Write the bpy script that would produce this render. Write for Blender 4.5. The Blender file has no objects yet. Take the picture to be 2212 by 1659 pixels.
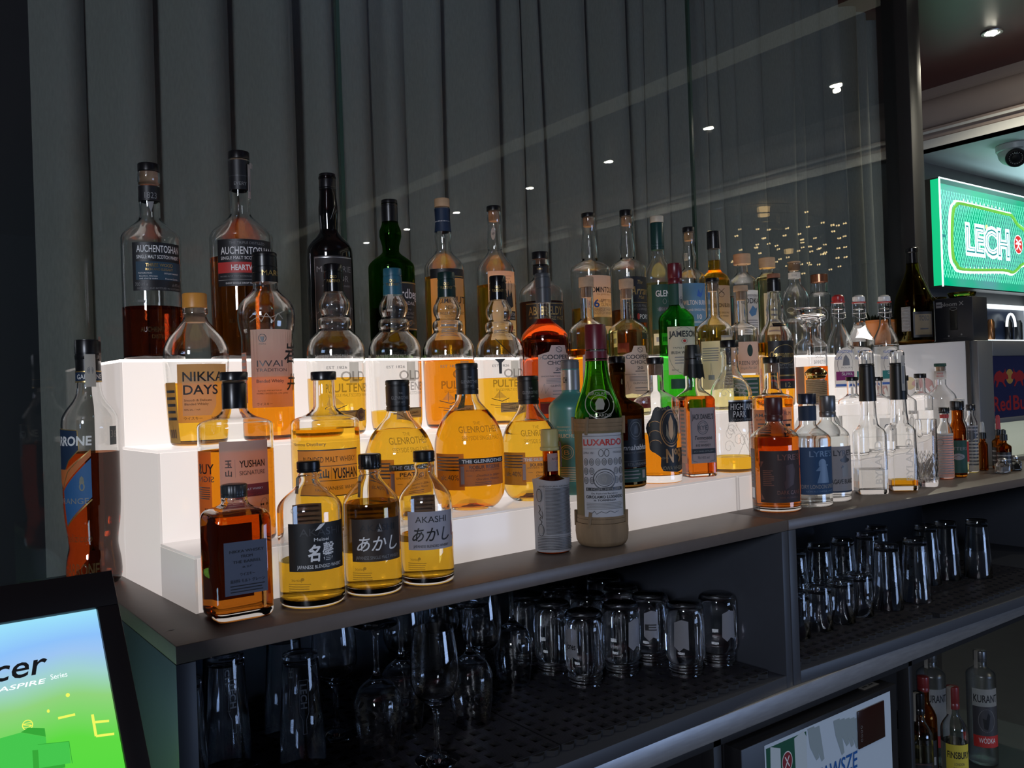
import bpy, bmesh, math, random
from mathutils import Matrix, Vector

random.seed(7)
SC = bpy.context.scene
COL = SC.collection
PI = math.pi

# ------------------------------------------------------------------ camera
FPX, YAW, PITCH, ROLL = 1870.0, 0.6402, 0.00445, -0.03399
cy, sy = math.cos(YAW), math.sin(YAW)
fwd = Vector((sy * math.cos(PITCH), cy * math.cos(PITCH), math.sin(PITCH)))
rgt = Vector((cy, -sy, 0))
upv = rgt.cross(fwd)
r2 = rgt * math.cos(ROLL) + upv * math.sin(ROLL)
u2 = -rgt * math.sin(ROLL) + upv * math.cos(ROLL)
camd = bpy.data.cameras.new('camera')
camd.sensor_fit = 'HORIZONTAL'
camd.sensor_width = 36.0
camd.lens = 36.0 * FPX / 2212.0
camd.clip_start = 0.02
cam = bpy.data.objects.new('camera', camd)
COL.objects.link(cam)
m = Matrix(((r2.x, u2.x, -fwd.x, 0), (r2.y, u2.y, -fwd.y, 0), (r2.z, u2.z, -fwd.z, 1.473), (0, 0, 0, 1)))
cam.matrix_world = m
SC.camera = cam

# ------------------------------------------------------------------ view, light
vs = SC.view_settings
vs.view_transform = 'Standard'
vs.look = 'None'
vs.gamma = 1.0
vs.exposure = 0.38
vs.use_curve_mapping = False
cyc = SC.cycles
cyc.max_bounces = 28
cyc.diffuse_bounces = 3
cyc.glossy_bounces = 5
cyc.transmission_bounces = 28
cyc.transparent_max_bounces = 16
cyc.caustics_reflective = False
cyc.caustics_refractive = True
cyc.blur_glossy = 0.0
cyc.sample_clamp_indirect = 4.0
cyc.sample_clamp_direct = 0.0
cyc.use_denoising = True
cyc.use_adaptive_sampling = True
cyc.adaptive_threshold = 0.02

wd = bpy.data.worlds.new('room_air')
SC.world = wd
wd.use_nodes = True
bg = wd.node_tree.nodes['Background']
bg.inputs[0].default_value = (0.45, 0.62, 0.9, 1)
bg.inputs[1].default_value = 0.014


def lamp(name, kind, loc, target, power, color, size=0.3, size_y=None, spot=None):
    d = bpy.data.lights.new(name, kind)
    d.energy = power
    d.color = color
    if kind == 'AREA':
        d.size = size
        if size_y:
            d.shape = 'RECTANGLE'
            d.size_y = size_y
    else:
        d.shadow_soft_size = size
    if spot:
        d.spot_size = spot
        d.spot_blend = 0.5
    o = bpy.data.objects.new(name, d)
    COL.objects.link(o)
    o.location = loc
    o.rotation_euler = (Vector(target) - Vector(loc)).to_track_quat('-Z', 'Y').to_euler()
    return o


# unseen blue fill lamp across the aisle, added to light the cabinet fronts
lamp('aisle_fill', 'AREA', (2.9, -2.3, 0.75), (1.6, 1.0, 0.9), 18.0, (0.42, 0.60, 1.0), 1.3, 0.7)
# soft cool light of the room on the side behind the photographer
lamp('room_glow', 'AREA', (-2.4, -1.7, 2.25), (1.0, 1.2, 1.4), 50.0, (0.80, 0.86, 1.0), 0.6)
# unseen fill lamp added to brighten the low ceiling over the alcove
lamp('alcove_fill', 'AREA', (5.6, 1.7, 1.72), (5.5, 1.75, 2.6), 7.0, (0.6, 0.95, 1.0), 0.6).data.spread = 1.9


# ------------------------------------------------------------------ materials
MATS = {}


def new_mat(name):
    ma = bpy.data.materials.new(name)
    ma.use_nodes = True
    nt = ma.node_tree
    nt.nodes.clear()
    out = nt.nodes.new('ShaderNodeOutputMaterial')
    MATS[name] = ma
    return ma, nt, out


def c4(c):
    return (c[0], c[1], c[2], 1.0)


def pbr(name, color, rough=0.5, metal=0.0, spec=0.5, noise=0.0, scale=40.0, bump=0.0, stretch=(1, 1, 1), emit=None, estr=0.0):
    if name in MATS:
        return MATS[name]
    ma, nt, out = new_mat(name)
    b = nt.nodes.new('ShaderNodeBsdfPrincipled')
    b.inputs['Base Color'].default_value = c4(color)
    b.inputs['Roughness'].default_value = rough
    b.inputs['Metallic'].default_value = metal
    b.inputs['Specular IOR Level'].default_value = spec
    if emit:
        b.inputs['Emission Color'].default_value = c4(emit)
        b.inputs['Emission Strength'].default_value = estr
    if noise or bump:
        tc = nt.nodes.new('ShaderNodeTexCoord')
        mp = nt.nodes.new('ShaderNodeMapping')
        mp.inputs['Scale'].default_value = stretch
        nz = nt.nodes.new('ShaderNodeTexNoise')
        nz.inputs['Scale'].default_value = scale
        nz.inputs['Detail'].default_value = 5
        nt.links.new(tc.outputs['Object'], mp.inputs['Vector'])
        nt.links.new(mp.outputs['Vector'], nz.inputs['Vector'])
        if noise:
            rp = nt.nodes.new('ShaderNodeMix')
            rp.data_type = 'RGBA'
            rp.inputs[6].default_value = c4([max(0, v * (1 - noise)) for v in color])
            rp.inputs[7].default_value = c4([min(1, v * (1 + noise)) for v in color])
            nt.links.new(nz.outputs['Fac'], rp.inputs[0])
            nt.links.new(rp.outputs[2], b.inputs['Base Color'])
        if bump:
            bp = nt.nodes.new('ShaderNodeBump')
            bp.inputs['Strength'].default_value = bump
            bp.inputs['Distance'].default_value = 0.002
            nt.links.new(nz.outputs['Fac'], bp.inputs['Height'])
            nt.links.new(bp.outputs['Normal'], b.inputs['Normal'])
    nt.links.new(b.outputs[0], out.inputs[0])
    return ma


def glass(name, color, ior=1.5, rough=0.0):
    if name in MATS:
        return MATS[name]
    ma, nt, out = new_mat(name)
    g = nt.nodes.new('ShaderNodeBsdfGlass')
    g.inputs['Color'].default_value = c4(color)
    g.inputs['IOR'].default_value = ior
    g.inputs['Roughness'].default_value = rough
    nt.links.new(g.outputs[0], out.inputs[0])
    return ma


def emit(name, color, strength, diffuse=None, gloss=0.0):
    if name in MATS:
        return MATS[name]
    ma, nt, out = new_mat(name)
    b = nt.nodes.new('ShaderNodeBsdfPrincipled')
    b.inputs['Base Color'].default_value = c4(diffuse or (0.02, 0.02, 0.02))
    b.inputs['Roughness'].default_value = 0.25
    b.inputs['Specular IOR Level'].default_value = gloss
    b.inputs['Emission Color'].default_value = c4(color)
    b.inputs['Emission Strength'].default_value = strength
    nt.links.new(b.outputs[0], out.inputs[0])
    return ma


def paper(name, color, trans=0.75, rough=0.6):
    """label paper: light comes through it a little"""
    if name in MATS:
        return MATS[name]
    ma, nt, out = new_mat(name)
    b = nt.nodes.new('ShaderNodeBsdfPrincipled')
    b.inputs['Base Color'].default_value = c4(color)
    b.inputs['Roughness'].default_value = rough
    t = nt.nodes.new('ShaderNodeBsdfTranslucent')
    t.inputs['Color'].default_value = c4(color)
    mx = nt.nodes.new('ShaderNodeMixShader')
    mx.inputs[0].default_value = trans
    nt.links.new(b.outputs[0], mx.inputs[1])
    nt.links.new(t.outputs[0], mx.inputs[2])
    nt.links.new(mx.outputs[0], out.inputs[0])
    return ma


def film(name, color, clear=0.6, rough=0.1):
    """raised or printed marks on glass: partly see-through"""
    if name in MATS:
        return MATS[name]
    ma, nt, out = new_mat(name)
    b = nt.nodes.new('ShaderNodeBsdfPrincipled')
    b.inputs['Base Color'].default_value = c4(color)
    b.inputs['Roughness'].default_value = rough
    t = nt.nodes.new('ShaderNodeBsdfTransparent')
    mx = nt.nodes.new('ShaderNodeMixShader')
    mx.inputs[0].default_value = clear
    nt.links.new(b.outputs[0], mx.inputs[1])
    nt.links.new(t.outputs[0], mx.inputs[2])
    nt.links.new(mx.outputs[0], out.inputs[0])
    return ma


def pane_mat(name):
    ma, nt, out = new_mat(name)
    lw = nt.nodes.new('ShaderNodeLayerWeight')
    lw.inputs['Blend'].default_value = 0.5
    pw = nt.nodes.new('ShaderNodeMath')
    pw.operation = 'POWER'
    pw.inputs[1].default_value = 5.0
    fr = nt.nodes.new('ShaderNodeMath')
    fr.operation = 'MULTIPLY_ADD'
    fr.inputs[1].default_value = 0.96
    fr.inputs[2].default_value = 0.04
    nt.links.new(lw.outputs['Facing'], pw.inputs[0])
    nt.links.new(pw.outputs[0], fr.inputs[0])
    t = nt.nodes.new('ShaderNodeBsdfTransparent')
    t.inputs['Color'].default_value = (0.95, 0.965, 0.955, 1)
    g = nt.nodes.new('ShaderNodeBsdfGlossy')
    g.inputs['Roughness'].default_value = 0.0
    mx = nt.nodes.new('ShaderNodeMixShader')
    nt.links.new(fr.outputs[0], mx.inputs[0])
    nt.links.new(t.outputs[0], mx.inputs[1])
    nt.links.new(g.outputs[0], mx.inputs[2])
    nt.links.new(mx.outputs[0], out.inputs[0])
    return ma


GL = {
    'clear': glass('clear_glass', (0.988, 0.993, 0.989)),
    'flint': glass('flint_glass', (0.99, 0.992, 0.99)),
    'tumbler': glass('tumbler_glass', (0.985, 0.99, 0.995)),
    'green': glass('emerald_glass', (0.42, 0.84, 0.42)),
    'darkgreen': glass('dark_green_glass', (0.28, 0.52, 0.16)),
    'limegreen': glass('bright_green_glass', (0.46, 0.80, 0.32)),
    'brown': glass('dark_brown_glass', (0.40, 0.28, 0.12)),
    'black': pbr('black_glass', (0.004, 0.004, 0.004), 0.06, spec=0.6),
    'amber': glass('amber_glass', (0.78, 0.48, 0.16)),
    'olive': glass('olive_glass', (0.50, 0.44, 0.16)),
    'teal': pbr('teal_frosted_glass', (0.06, 0.22, 0.19), 0.28, noise=0.05, scale=20, emit=(0.05, 0.2, 0.17), estr=0.0),
    'frost': glass('frosted_glass', (0.95, 0.96, 0.96), rough=0.25),
}
LQ = {
    'gold': glass('gold_whisky', (0.99, 0.75, 0.20), 1.36),
    'deepgold': glass('deep_gold_whisky', (0.99, 0.66, 0.12), 1.36),
    'orange': glass('orange_whisky', (0.97, 0.56, 0.11), 1.36),
    'red': glass('dark_red_whisky', (0.58, 0.20, 0.08), 1.36),
    'brown': glass('brown_whisky', (0.60, 0.30, 0.10), 1.36),
    'copper': glass('copper_whisky', (0.85, 0.42, 0.12), 1.36),
    'pale': glass('pale_straw_spirit', (0.98, 0.93, 0.66), 1.36),
    'water': glass('clear_spirit', (0.985, 0.99, 0.985), 1.34),
    'liqueur': glass('orange_liqueur', (0.66, 0.22, 0.07), 1.38),
    'cognac': glass('cognac_whisky', (0.80, 0.44, 0.13), 1.36),
    'garnet': glass('garnet_liqueur', (0.58, 0.20, 0.07), 1.38),
    'pink': glass('cloudy_red_spirit', (0.95, 0.55, 0.4), 1.36),
}
EMB = film('embossed_glass', (0.75, 0.72, 0.62), 0.55, 0.05)
EMBD = film('dark_embossed_glass', (0.10, 0.07, 0.03), 0.45, 0.1)
INK = pbr('black_ink', (0.006, 0.006, 0.007), 0.5)
INKW = pbr('white_ink', (0.75, 0.75, 0.75), 0.5)
INKG = pbr('grey_ink', (0.22, 0.22, 0.22), 0.5)
INKD = pbr('dark_grey_ink', (0.05, 0.05, 0.055), 0.4)
GOLD = pbr('gold_foil', (0.55, 0.38, 0.14), 0.3, metal=0.8)
SILVER = pbr('silver_foil', (0.6, 0.6, 0.6), 0.3, metal=0.8)
INKR = pbr('red_ink', (0.55, 0.03, 0.03), 0.5)
INKB = pbr('blue_ink', (0.03, 0.12, 0.45), 0.5)
PLK = pbr('black_plastic', (0.008, 0.008, 0.009), 0.28)
CAPK = pbr('black_cap_lacquer', (0.006, 0.006, 0.007), 0.2)
CORK = pbr('natural_cork', (0.50, 0.33, 0.20), 0.8, noise=0.3, scale=90)
WOOD = pbr('pale_wood_stopper', (0.52, 0.33, 0.18), 0.6, noise=0.2, scale=30, stretch=(1, 1, 6))
PCR = paper('cream_paper', (0.82, 0.72, 0.54))
PWH = paper('white_paper', (0.80, 0.79, 0.77))
PBK = paper('black_paper', (0.012, 0.012, 0.014), 0.1, 0.45)
STRIP = paper('tax_strip_paper', (0.55, 0.52, 0.46), 0.3)


# ------------------------------------------------------------------ object helpers
def tag(o, label=None, cat=None, group=None, kind=None):
    if label:
        o['label'] = label
    if cat:
        o['category'] = cat
    if group:
        o['group'] = group
    if kind:
        o['kind'] = kind
    return o


def thing(name, label, cat, loc=(0, 0, 0), rz=0.0, group=None):
    o = bpy.data.objects.new(name, None)
    o.empty_display_size = 0.02
    COL.objects.link(o)
    o.location = loc
    o.rotation_euler = (0, 0, rz)
    return tag(o, label, cat, group)


def finish(name, bm, mats, parent=None, smooth=True, angle=38.0, loc=None, recalc=False):
    if recalc:
        bmesh.ops.recalc_face_normals(bm, faces=bm.faces)
    me = bpy.data.meshes.new(name)
    bm.to_mesh(me)
    bm.free()
    if not isinstance(mats, (list, tuple)):
        mats = [mats]
    for q in mats:
        me.materials.append(q)
    if smooth:
        for p in me.polygons:
            p.use_smooth = True
        me.set_sharp_from_angle(angle=math.radians(angle))
    o = bpy.data.objects.new(name, me)
    COL.objects.link(o)
    if parent:
        o.parent = parent
    if loc:
        o.location = loc
    return o


def box_into(bm, x0, x1, y0, y1, z0, z1, mi=0, bev=0.0):
    vs_ = [bm.verts.new(p) for p in ((x0, y0, z0), (x1, y0, z0), (x1, y1, z0), (x0, y1, z0), (x0, y0, z1), (x1, y0, z1), (x1, y1, z1), (x0, y1, z1))]
    fs = [bm.faces.new([vs_[i] for i in q]) for q in ((3, 2, 1, 0), (4, 5, 6, 7), (0, 1, 5, 4), (1, 2, 6, 5), (2, 3, 7, 6), (3, 0, 4, 7))]
    for f_ in fs:
        f_.material_index = mi
    if bev:
        es = list({e for f_ in fs for e in f_.edges})
        r = bmesh.ops.bevel(bm, geom=es, offset=bev, segments=2, affect='EDGES', profile=0.5)
        for f_ in r['faces']:
            f_.material_index = mi
    return fs


def box(name, x0, x1, y0, y1, z0, z1, mat, parent=None, bev=0.0):
    bm = bmesh.new()
    box_into(bm, x0, x1, y0, y1, z0, z1, 0, bev)
    return finish(name, bm, mat, parent, smooth=bool(bev))


def prism_into(bm, poly, z0, z1, mi=0, bev=0.0):
    a = [bm.verts.new((x, y, z0)) for x, y in poly]
    b = [bm.verts.new((x, y, z1)) for x, y in poly]
    n = len(poly)
    fs = [bm.faces.new(a[::-1]), bm.faces.new(b)]
    for i in range(n):
        fs.append(bm.faces.new((a[i], a[(i + 1) % n], b[(i + 1) % n], b[i])))
    for f_ in fs:
        f_.material_index = mi
    if bev:
        es = list({e for f_ in fs for e in f_.edges})
        bmesh.ops.bevel(bm, geom=es, offset=bev, segments=2, affect='EDGES', profile=0.5)
    return fs


def prism(name, poly, z0, z1, mat, parent=None, bev=0.0):
    bm = bmesh.new()
    prism_into(bm, poly, z0, z1, 0, bev)
    return finish(name, bm, mat, parent, smooth=bool(bev), recalc=True)


def rect_at(zc, hw, hd, ch=None):
    return [(-hw, -hd), (hw, -hd), (hw, hd), (-hw, hd)]


def superm(t, p):
    return (abs(math.cos(t)) ** p + abs(math.sin(t)) ** p) ** (-1.0 / p)


def lathe_into(bm, prof, n=48, sq=None, mi=0, ribs=None, center=(0, 0, 0), p=9.0, dy=1.0):
    """revolve (z, r) points; sq(z) in 0..1 blends the ring to a rounded square; dy flattens the depth"""
    rings = []
    cx_, cy_, cz_ = center
    for z, r in prof:
        if r <= 1e-7:
            rings.append([bm.verts.new((cx_, cy_, cz_ + z))])
            continue
        row = []
        s = sq(z) if sq else 0.0
        for i in range(n):
            t = 2 * PI * (i + 0.5) / n
            k = 1.0
            if s > 0:
                k = 1 + s * (superm(t, p) - 1)
            if ribs:
                k *= 1 + ribs[1] * math.cos(ribs[0] * t)
            fy = 1 + s * (dy - 1)
            row.append(bm.verts.new((cx_ + r * k * math.cos(t), cy_ + r * k * fy * math.sin(t), cz_ + z)))
        rings.append(row)
    for a, b in zip(rings, rings[1:]):
        if len(a) == 1 and len(b) == 1:
            continue
        for i in range(n):
            j = (i + 1) % n
            if len(a) == 1:
                f_ = bm.faces.new((a[0], b[j], b[i]))
            elif len(b) == 1:
                f_ = bm.faces.new((a[i], a[j], b[0]))
            else:
                f_ = bm.faces.new((a[i], a[j], b[j], b[i]))
            f_.material_index = mi
    return rings


def lathe(name, prof, mat, parent=None, n=48, sq=None, ribs=None, angle=38.0, p=9.0, dy=1.0, loc=None, recalc=True):
    bm = bmesh.new()
    lathe_into(bm, prof, n, sq, 0, ribs, p=p, dy=dy)
    return finish(name, bm, mat, parent, angle=angle, recalc=recalc, loc=loc)


def tube_into(bm, pts, r, n=8, closed=False, mi=0, caps=True):
    pts = [Vector(q) for q in pts]
    N = len(pts)
    rings = []
    prev = None
    for i, q in enumerate(pts):
        if closed:
            d = pts[(i + 1) % N] - pts[i - 1]
        else:
            d = pts[min(i + 1, N - 1)] - pts[max(i - 1, 0)]
        d.normalize()
        if prev is None:
            a = d.orthogonal().normalized()
        else:
            a = (prev - d * prev.dot(d)).normalized()
        prev = a
        b = d.cross(a)
        rr = r[i] if isinstance(r, (list, tuple)) else r
        rings.append([bm.verts.new(q + (a * math.cos(2 * PI * k / n) + b * math.sin(2 * PI * k / n)) * rr) for k in range(n)])
    M_ = N if closed else N - 1
    for i in range(M_):
        A, B = rings[i], rings[(i + 1) % N]
        for k in range(n):
            f_ = bm.faces.new((A[k], A[(k + 1) % n], B[(k + 1) % n], B[k]))
            f_.material_index = mi
    if not closed and caps:
        bm.faces.new(rings[0][::-1]).material_index = mi
        bm.faces.new(rings[-1]).material_index = mi


def tube(name, pts, r, mat, parent=None, n=8, closed=False):
    bm = bmesh.new()
    tube_into(bm, pts, r, n, closed)
    return finish(name, bm, mat, parent, recalc=True)


def crom(pts, k=4):
    """smooth a run of (a, b) points"""
    out = []
    n = len(pts)
    for i in range(n - 1):
        p0, p1, p2, p3 = pts[max(i - 1, 0)], pts[i], pts[i + 1], pts[min(i + 2, n - 1)]
        for j in range(k):
            t = j / k
            out.append(tuple(0.5 * ((2 * p1[d]) + (-p0[d] + p2[d]) * t + (2 * p0[d] - 5 * p1[d] + 4 * p2[d] - p3[d]) * t * t + (-p0[d] + 3 * p1[d] - 3 * p2[d] + p3[d]) * t ** 3) for d in range(len(p1))))
    out.append(tuple(pts[-1]))
    return out


# ------------------------------------------------------------------ lettering
_G = {}


def glyphs(s, bold=0.0, shear=0.0):
    """flat triangles of a line of text, capital height 1, centred on 0,0"""
    key = (s, bold, shear)
    if key in _G:
        return _G[key]
    cu = bpy.data.curves.new('t', 'FONT')
    cu.body = s
    cu.align_x = 'CENTER'
    cu.resolution_u = 3
    cu.offset = bold
    cu.shear = shear
    ob = bpy.data.objects.new('t', cu)
    me = ob.to_mesh()
    vs_ = [(v.co.x / 0.72, v.co.y / 0.72 - 0.5) for v in me.vertices]
    fs = [tuple(p.vertices) for p in me.polygons]
    ob.to_mesh_clear()
    bpy.data.objects.remove(ob)
    bpy.data.curves.remove(cu)
    if vs_ and any(ord(c_) > 0x2E80 for c_ in s):
        y0 = min(v[1] for v in vs_)
        y1 = max(v[1] for v in vs_)
        vs_ = [((v[0]) / (y1 - y0), (v[1] - (y0 + y1) / 2) / (y1 - y0)) for v in vs_]
    if vs_:
        x0 = min(v[0] for v in vs_)
        x1 = max(v[0] for v in vs_)
        vs_ = [(v[0] - (x0 + x1) / 2, v[1]) for v in vs_]
        w = x1 - x0
    else:
        w = 1.0
    _G[key] = (vs_, fs, max(w, 1e-3))
    return _G[key]


def refine(bm, maxlen):
    bmesh.ops.triangulate(bm, faces=bm.faces[:])
    for _ in range(4):
        es = [e for e in bm.edges if abs(e.verts[0].co.x - e.verts[1].co.x) > maxlen]
        if not es:
            break
        bmesh.ops.subdivide_edges(bm, edges=es, cuts=1)
        bmesh.ops.triangulate(bm, faces=[f_ for f_ in bm.faces if len(f_.verts) > 3])


def flat_art(items, W, H, base=None, maxlen=None, nx=12, border=None):
    """a label drawn flat: x across (metres, -W..W), z up (0..H), y = layer height. items in label units
    ('T',text,u,v,h,mat[,w[,bold[,shear]]]) ('B',u0,u1,v0,v1,mat) ('E',u,v,ru,rv,mat) ('O',u,v,ru,rv,thick,mat) ('P',pts,mat) ('L',pts,width,mat)"""
    bm = bmesh.new()
    mats = []

    def mi(q):
        if q not in mats:
            mats.append(q)
        return mats.index(q)

    def U(u):
        return u * W

    def V(v):
        return v * H

    def poly(pts, lay, q):
        vv = [bm.verts.new((x, lay, z)) for x, z in pts]
        f_ = bm.faces.new(vv)
        f_.material_index = mi(q)

    def strip(x0, x1, z0, z1, lay, q):
        k = max(1, int((x1 - x0) / maxlen)) if maxlen else 1
        a = [(bm.verts.new((x0 + (x1 - x0) * i / k, lay, z0)), bm.verts.new((x0 + (x1 - x0) * i / k, lay, z1))) for i in range(k + 1)]
        for (p, q_), (r, s) in zip(a, a[1:]):
            f_ = bm.faces.new((p, r, s, q_))
            f_.material_index = mi(q)

    if base:
        strip(-W, W, 0, H, 0.0, base)
    lay = 0.00025
    for it in items:
        k = it[0]
        if k == 'B':
            strip(U(it[1]), U(it[2]), V(it[3]), V(it[4]), lay, it[5])
        elif k == 'E':
            poly([(U(it[1]) + U(it[3]) * math.cos(2 * PI * i / 28), V(it[2]) + V(it[4]) * math.sin(2 * PI * i / 28)) for i in range(28)], lay, it[5])
        elif k == 'O':
            A = []
            for i in range(32):
                t = 2 * PI * i / 32
                A.append((bm.verts.new((U(it[1]) + U(it[3]) * math.cos(t), lay, V(it[2]) + V(it[4]) * math.sin(t))),
                          bm.verts.new((U(it[1]) + (U(it[3]) - it[5]) * math.cos(t), lay, V(it[2]) + (V(it[4]) - it[5]) * math.sin(t)))))
            for i in range(32):
                a, b = A[i], A[(i + 1) % 32]
                bm.faces.new((a[0], b[0], b[1], a[1])).material_index = mi(it[6])
        elif k == 'P':
            poly([(U(u), V(v)) for u, v in it[1]], lay, it[2])
        elif k == 'L':
            pts = [Vector((U(u), V(v))) for u, v in it[1]]
            w = it[2]
            for i in range(len(pts) - 1):
                d = pts[i + 1] - pts[i]
                if d.length < 1e-6:
                    continue
                nn = Vector((-d.y, d.x)).normalized() * w / 2
                poly([tuple(pts[i] + nn), tuple(pts[i] - nn), tuple(pts[i + 1] - nn), tuple(pts[i + 1] + nn)], lay, it[3])
        elif k == 'T':
            s, u, v, h, q = it[1:6]
            w = it[6] if len(it) > 6 else None
            bo = it[7] if len(it) > 7 else 0.0
            sh = it[8] if len(it) > 8 else 0.0
            vv, ff, tw = glyphs(s, bo, sh)
            hz = h * H
            hx = (w * 2 * W / tw) if w else hz
            idx = mi(q)
            nv = [bm.verts.new((U(u) + x * hx, lay + 0.0002, V(v) + y * hz)) for x, y in vv]
            for f_ in ff:
                try:
                    bm.faces.new([nv[i] for i in f_]).material_index = idx
                except ValueError:
                    pass
        lay += 0.00003
    if maxlen:
        refine(bm, maxlen)
    return bm, mats


def rules(n, v0, v1, q, u0=-0.85, u1=0.85, th=0.25, ragged=0.15):
    """lines of small print"""
    out = []
    for i in range(n):
        v = v0 + (v1 - v0) * i / max(n - 1, 1)
        t = abs(v1 - v0) / max(n, 1) * th
        out.append(('B', u0, u1 - ragged * random.random(), v - t, v + t, q))
    return out


# ------------------------------------------------------------------ bottles
def interp(prof, z):
    if z <= prof[0][0]:
        return prof[0][1]
    for (a, ra), (b, rb) in zip(prof, prof[1:]):
        if a <= z <= b and b > a:
            return ra + (rb - ra) * (z - a) / (b - a)
    return prof[-1][1]


def std_profile(r, hs, hk, rn, top, k=1.3, foot=0.004, lip=0.0, taper=0.0, neck=None):
    """outer wall of a bottle: foot, body, shoulder, neck, lip"""
    p = [(0.0, r - foot * 1.3), (foot * 0.35, r - foot * 0.4), (foot, r - foot * 0.08), (foot * 2, r)]
    p.append((hs * 0.5, r))
    p.append((hs * 0.9, r))
    N = 14
    for i in range(N + 1):
        t = i / N
        s = t ** k
        s = s * s * (3 - 2 * s)
        p.append((hs + (hk - hs) * t, rn + taper + (r - rn - taper) * (1 - s)))
    if neck:
        p += [(hk + (top - hk) * a, rn * b) for a, b in neck]
    if lip:
        p += [(top - 0.018, rn), (top - 0.0165, rn + lip), (top - 0.004, rn + lip), (top, rn + lip * 0.4)]
    else:
        p += [(top - 0.003, rn), (top, rn - 0.001)]
    return p


class Bottle:
    def __init__(self, name, label, pos, prof, glass_m, liq=None, level=0.0, sq=None, p=9.0, dy=1.0, rz=0.0,
                 group=None, n=48, wall=0.0025, floor=0.007, cat='bottle', punt=0.0):
        self.root = thing(name, label, cat, pos, rz, group)
        self.prof, self.sq, self.p, self.dy = prof, sq, p, dy
        top, rt = prof[-1]
        inner = [(z, max(r - wall, 0.002)) for z, r in prof if z > floor]
        rb = max(interp(prof, floor) - wall, 0.003)
        inn = [(floor + punt * 1.0, 0.0), (floor + punt * 0.85, rb * 0.35), (floor + punt * 0.15, rb * 0.72), (floor, rb * 0.86), (floor + 0.0012, rb * 0.96)] if punt else [(floor, 0.0), (floor, rb * 0.9), (floor + 0.0012, rb * 0.98)]
        inn += [q for q in inner if q[0] > floor + 0.0015]
        self.inn = inn
        out = ([(punt * 0.9, 0.0), (punt * 0.75, rb * 0.3), (punt * 0.1, rb * 0.72)] if punt else [(0.0012, 0.0), (0.0012, prof[0][1] * 0.8)]) + prof
        op = glass_m.name in ('black_glass', 'teal_frosted_glass')
        if op:
            full = out + [(top, 0.0)]
        else:
            full = out + inn[::-1]
        lathe('bottle_glass', full, glass_m, self.root, n, sq, p=p, dy=dy, angle=50)
        if liq and level and not op:
            e = 0.0004
            lq = [(z - (e if i < 2 else 0), r + (e if r > 0 else 0)) for i, (z, r) in enumerate(inn) if z < level - 0.001]
            rl = interp([(z, r) for z, r in inn if z > floor + punt], level) + e
            if lq[0][1] > 0:
                lq = [(lq[0][0], 0.0)] + lq
            lq += [(level, rl), (level, 0.0)]
            lathe('liquid', lq, liq, self.root, n, sq, p=p, dy=dy, angle=50)

    def R(self, z):
        return interp(self.prof, z)

    def front(self, z):
        return self.R(z) * self.dy

    # ---- caps
    def screw(self, z0, z1, r, mat, ribs=40, name='screw_cap', groove=True):
        h = z1 - z0
        p = [(z0, 0), (z0, r * 0.97), (z0 + h * 0.05, r), (z0 + h * 0.22, r)]
        if groove:
            p += [(z0 + h * 0.25, r * 0.94), (z0 + h * 0.29, r * 0.94), (z0 + h * 0.32, r)]
        p += [(z0 + h * 0.9, r), (z1 - 0.0006, r * 0.95), (z1, r * 0.86), (z1, 0)]
        return lathe(name, p, mat, self.root, 80 if ribs else 40, ribs=(ribs, 0.018) if ribs else None)

    def capsule(self, z0, z1, r, mat, r0=None, rings=(0.72,), name='capsule'):
        r0 = r0 or r
        h = z1 - z0
        p = [(z0, 0), (z0, r0)]
        for g in sorted(rings):
            zz = z0 + h * g
            rr = r0 + (r - r0) * g
            p += [(zz - 0.0012, rr), (zz - 0.0006, rr * 0.95), (zz + 0.0006, rr * 0.95), (zz + 0.0012, rr)]
        p += [(z1 - 0.002, r), (z1 - 0.0006, r * 0.96), (z1, r * 0.88), (z1, 0)]
        return lathe(name, p, mat, self.root, 40)

    def stopper(self, z0, z1, r, mat, cork=True, rc=None, depth=0.022, name='stopper'):
        h = z1 - z0
        o = lathe(name, [(z0, 0), (z0, r * 0.94), (z0 + 0.001, r), (z1 - 0.0015, r), (z1 - 0.0004, r * 0.96), (z1, r * 0.9), (z1, 0)], mat, self.root, 40)
        if cork:
            rc = rc or self.prof[-1][1] - 0.0012
            c = lathe('cork', [(z0 - depth, 0), (z0 - depth, rc * 0.86), (z0 - depth + 0.002, rc * 0.92), (z0 - 0.0005, rc * 0.92), (z0 - 0.0003, 0)], CORK, self.root, 28)
        return o

    # ---- paper and print
    def wrap(self, bm, z0, off=0.0006, rot=0.0, flat=None):
        for v in bm.verts:
            x, y, z = v.co
            zz = z + z0
            if flat is not None:
                v.co = Vector((x, -(flat + off + y), zz))
                if rot:
                    v.co.rotate(Matrix.Rotation(rot, 3, 'Z'))
            else:
                R = self.R(zz)
                t = x / max(R, 1e-4) + rot
                q = R + off + y
                v.co = Vector((q * math.sin(t), -q * math.cos(t), zz))

    def label(self, z0, z1, hw, base, items, rot=0.0, flat=False, name='label', off=0.0006, lab=None, parent=None):
        H = z1 - z0
        if flat is True:
            flat = self.front((z0 + z1) / 2)
        ml = None if flat else max(0.003, self.R((z0 + z1) / 2) * 0.12)
        bm, mats = flat_art(items, hw, H, base, ml)
        if not flat:
            # let the sheet follow the wall of the bottle
            es = [e for e in bm.edges if abs(e.verts[0].co.z - e.verts[1].co.z) > 0.02]
            if es and abs(self.R(z0) - self.R(z1)) > 0.001:
                bmesh.ops.subdivide_edges(bm, edges=es, cuts=5)
        self.wrap(bm, z0, off, rot, flat if flat else None)
        o = finish(name, bm, mats, parent or self.root, smooth=not flat)
        if lab:
            o['label'] = lab
        return o

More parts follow.
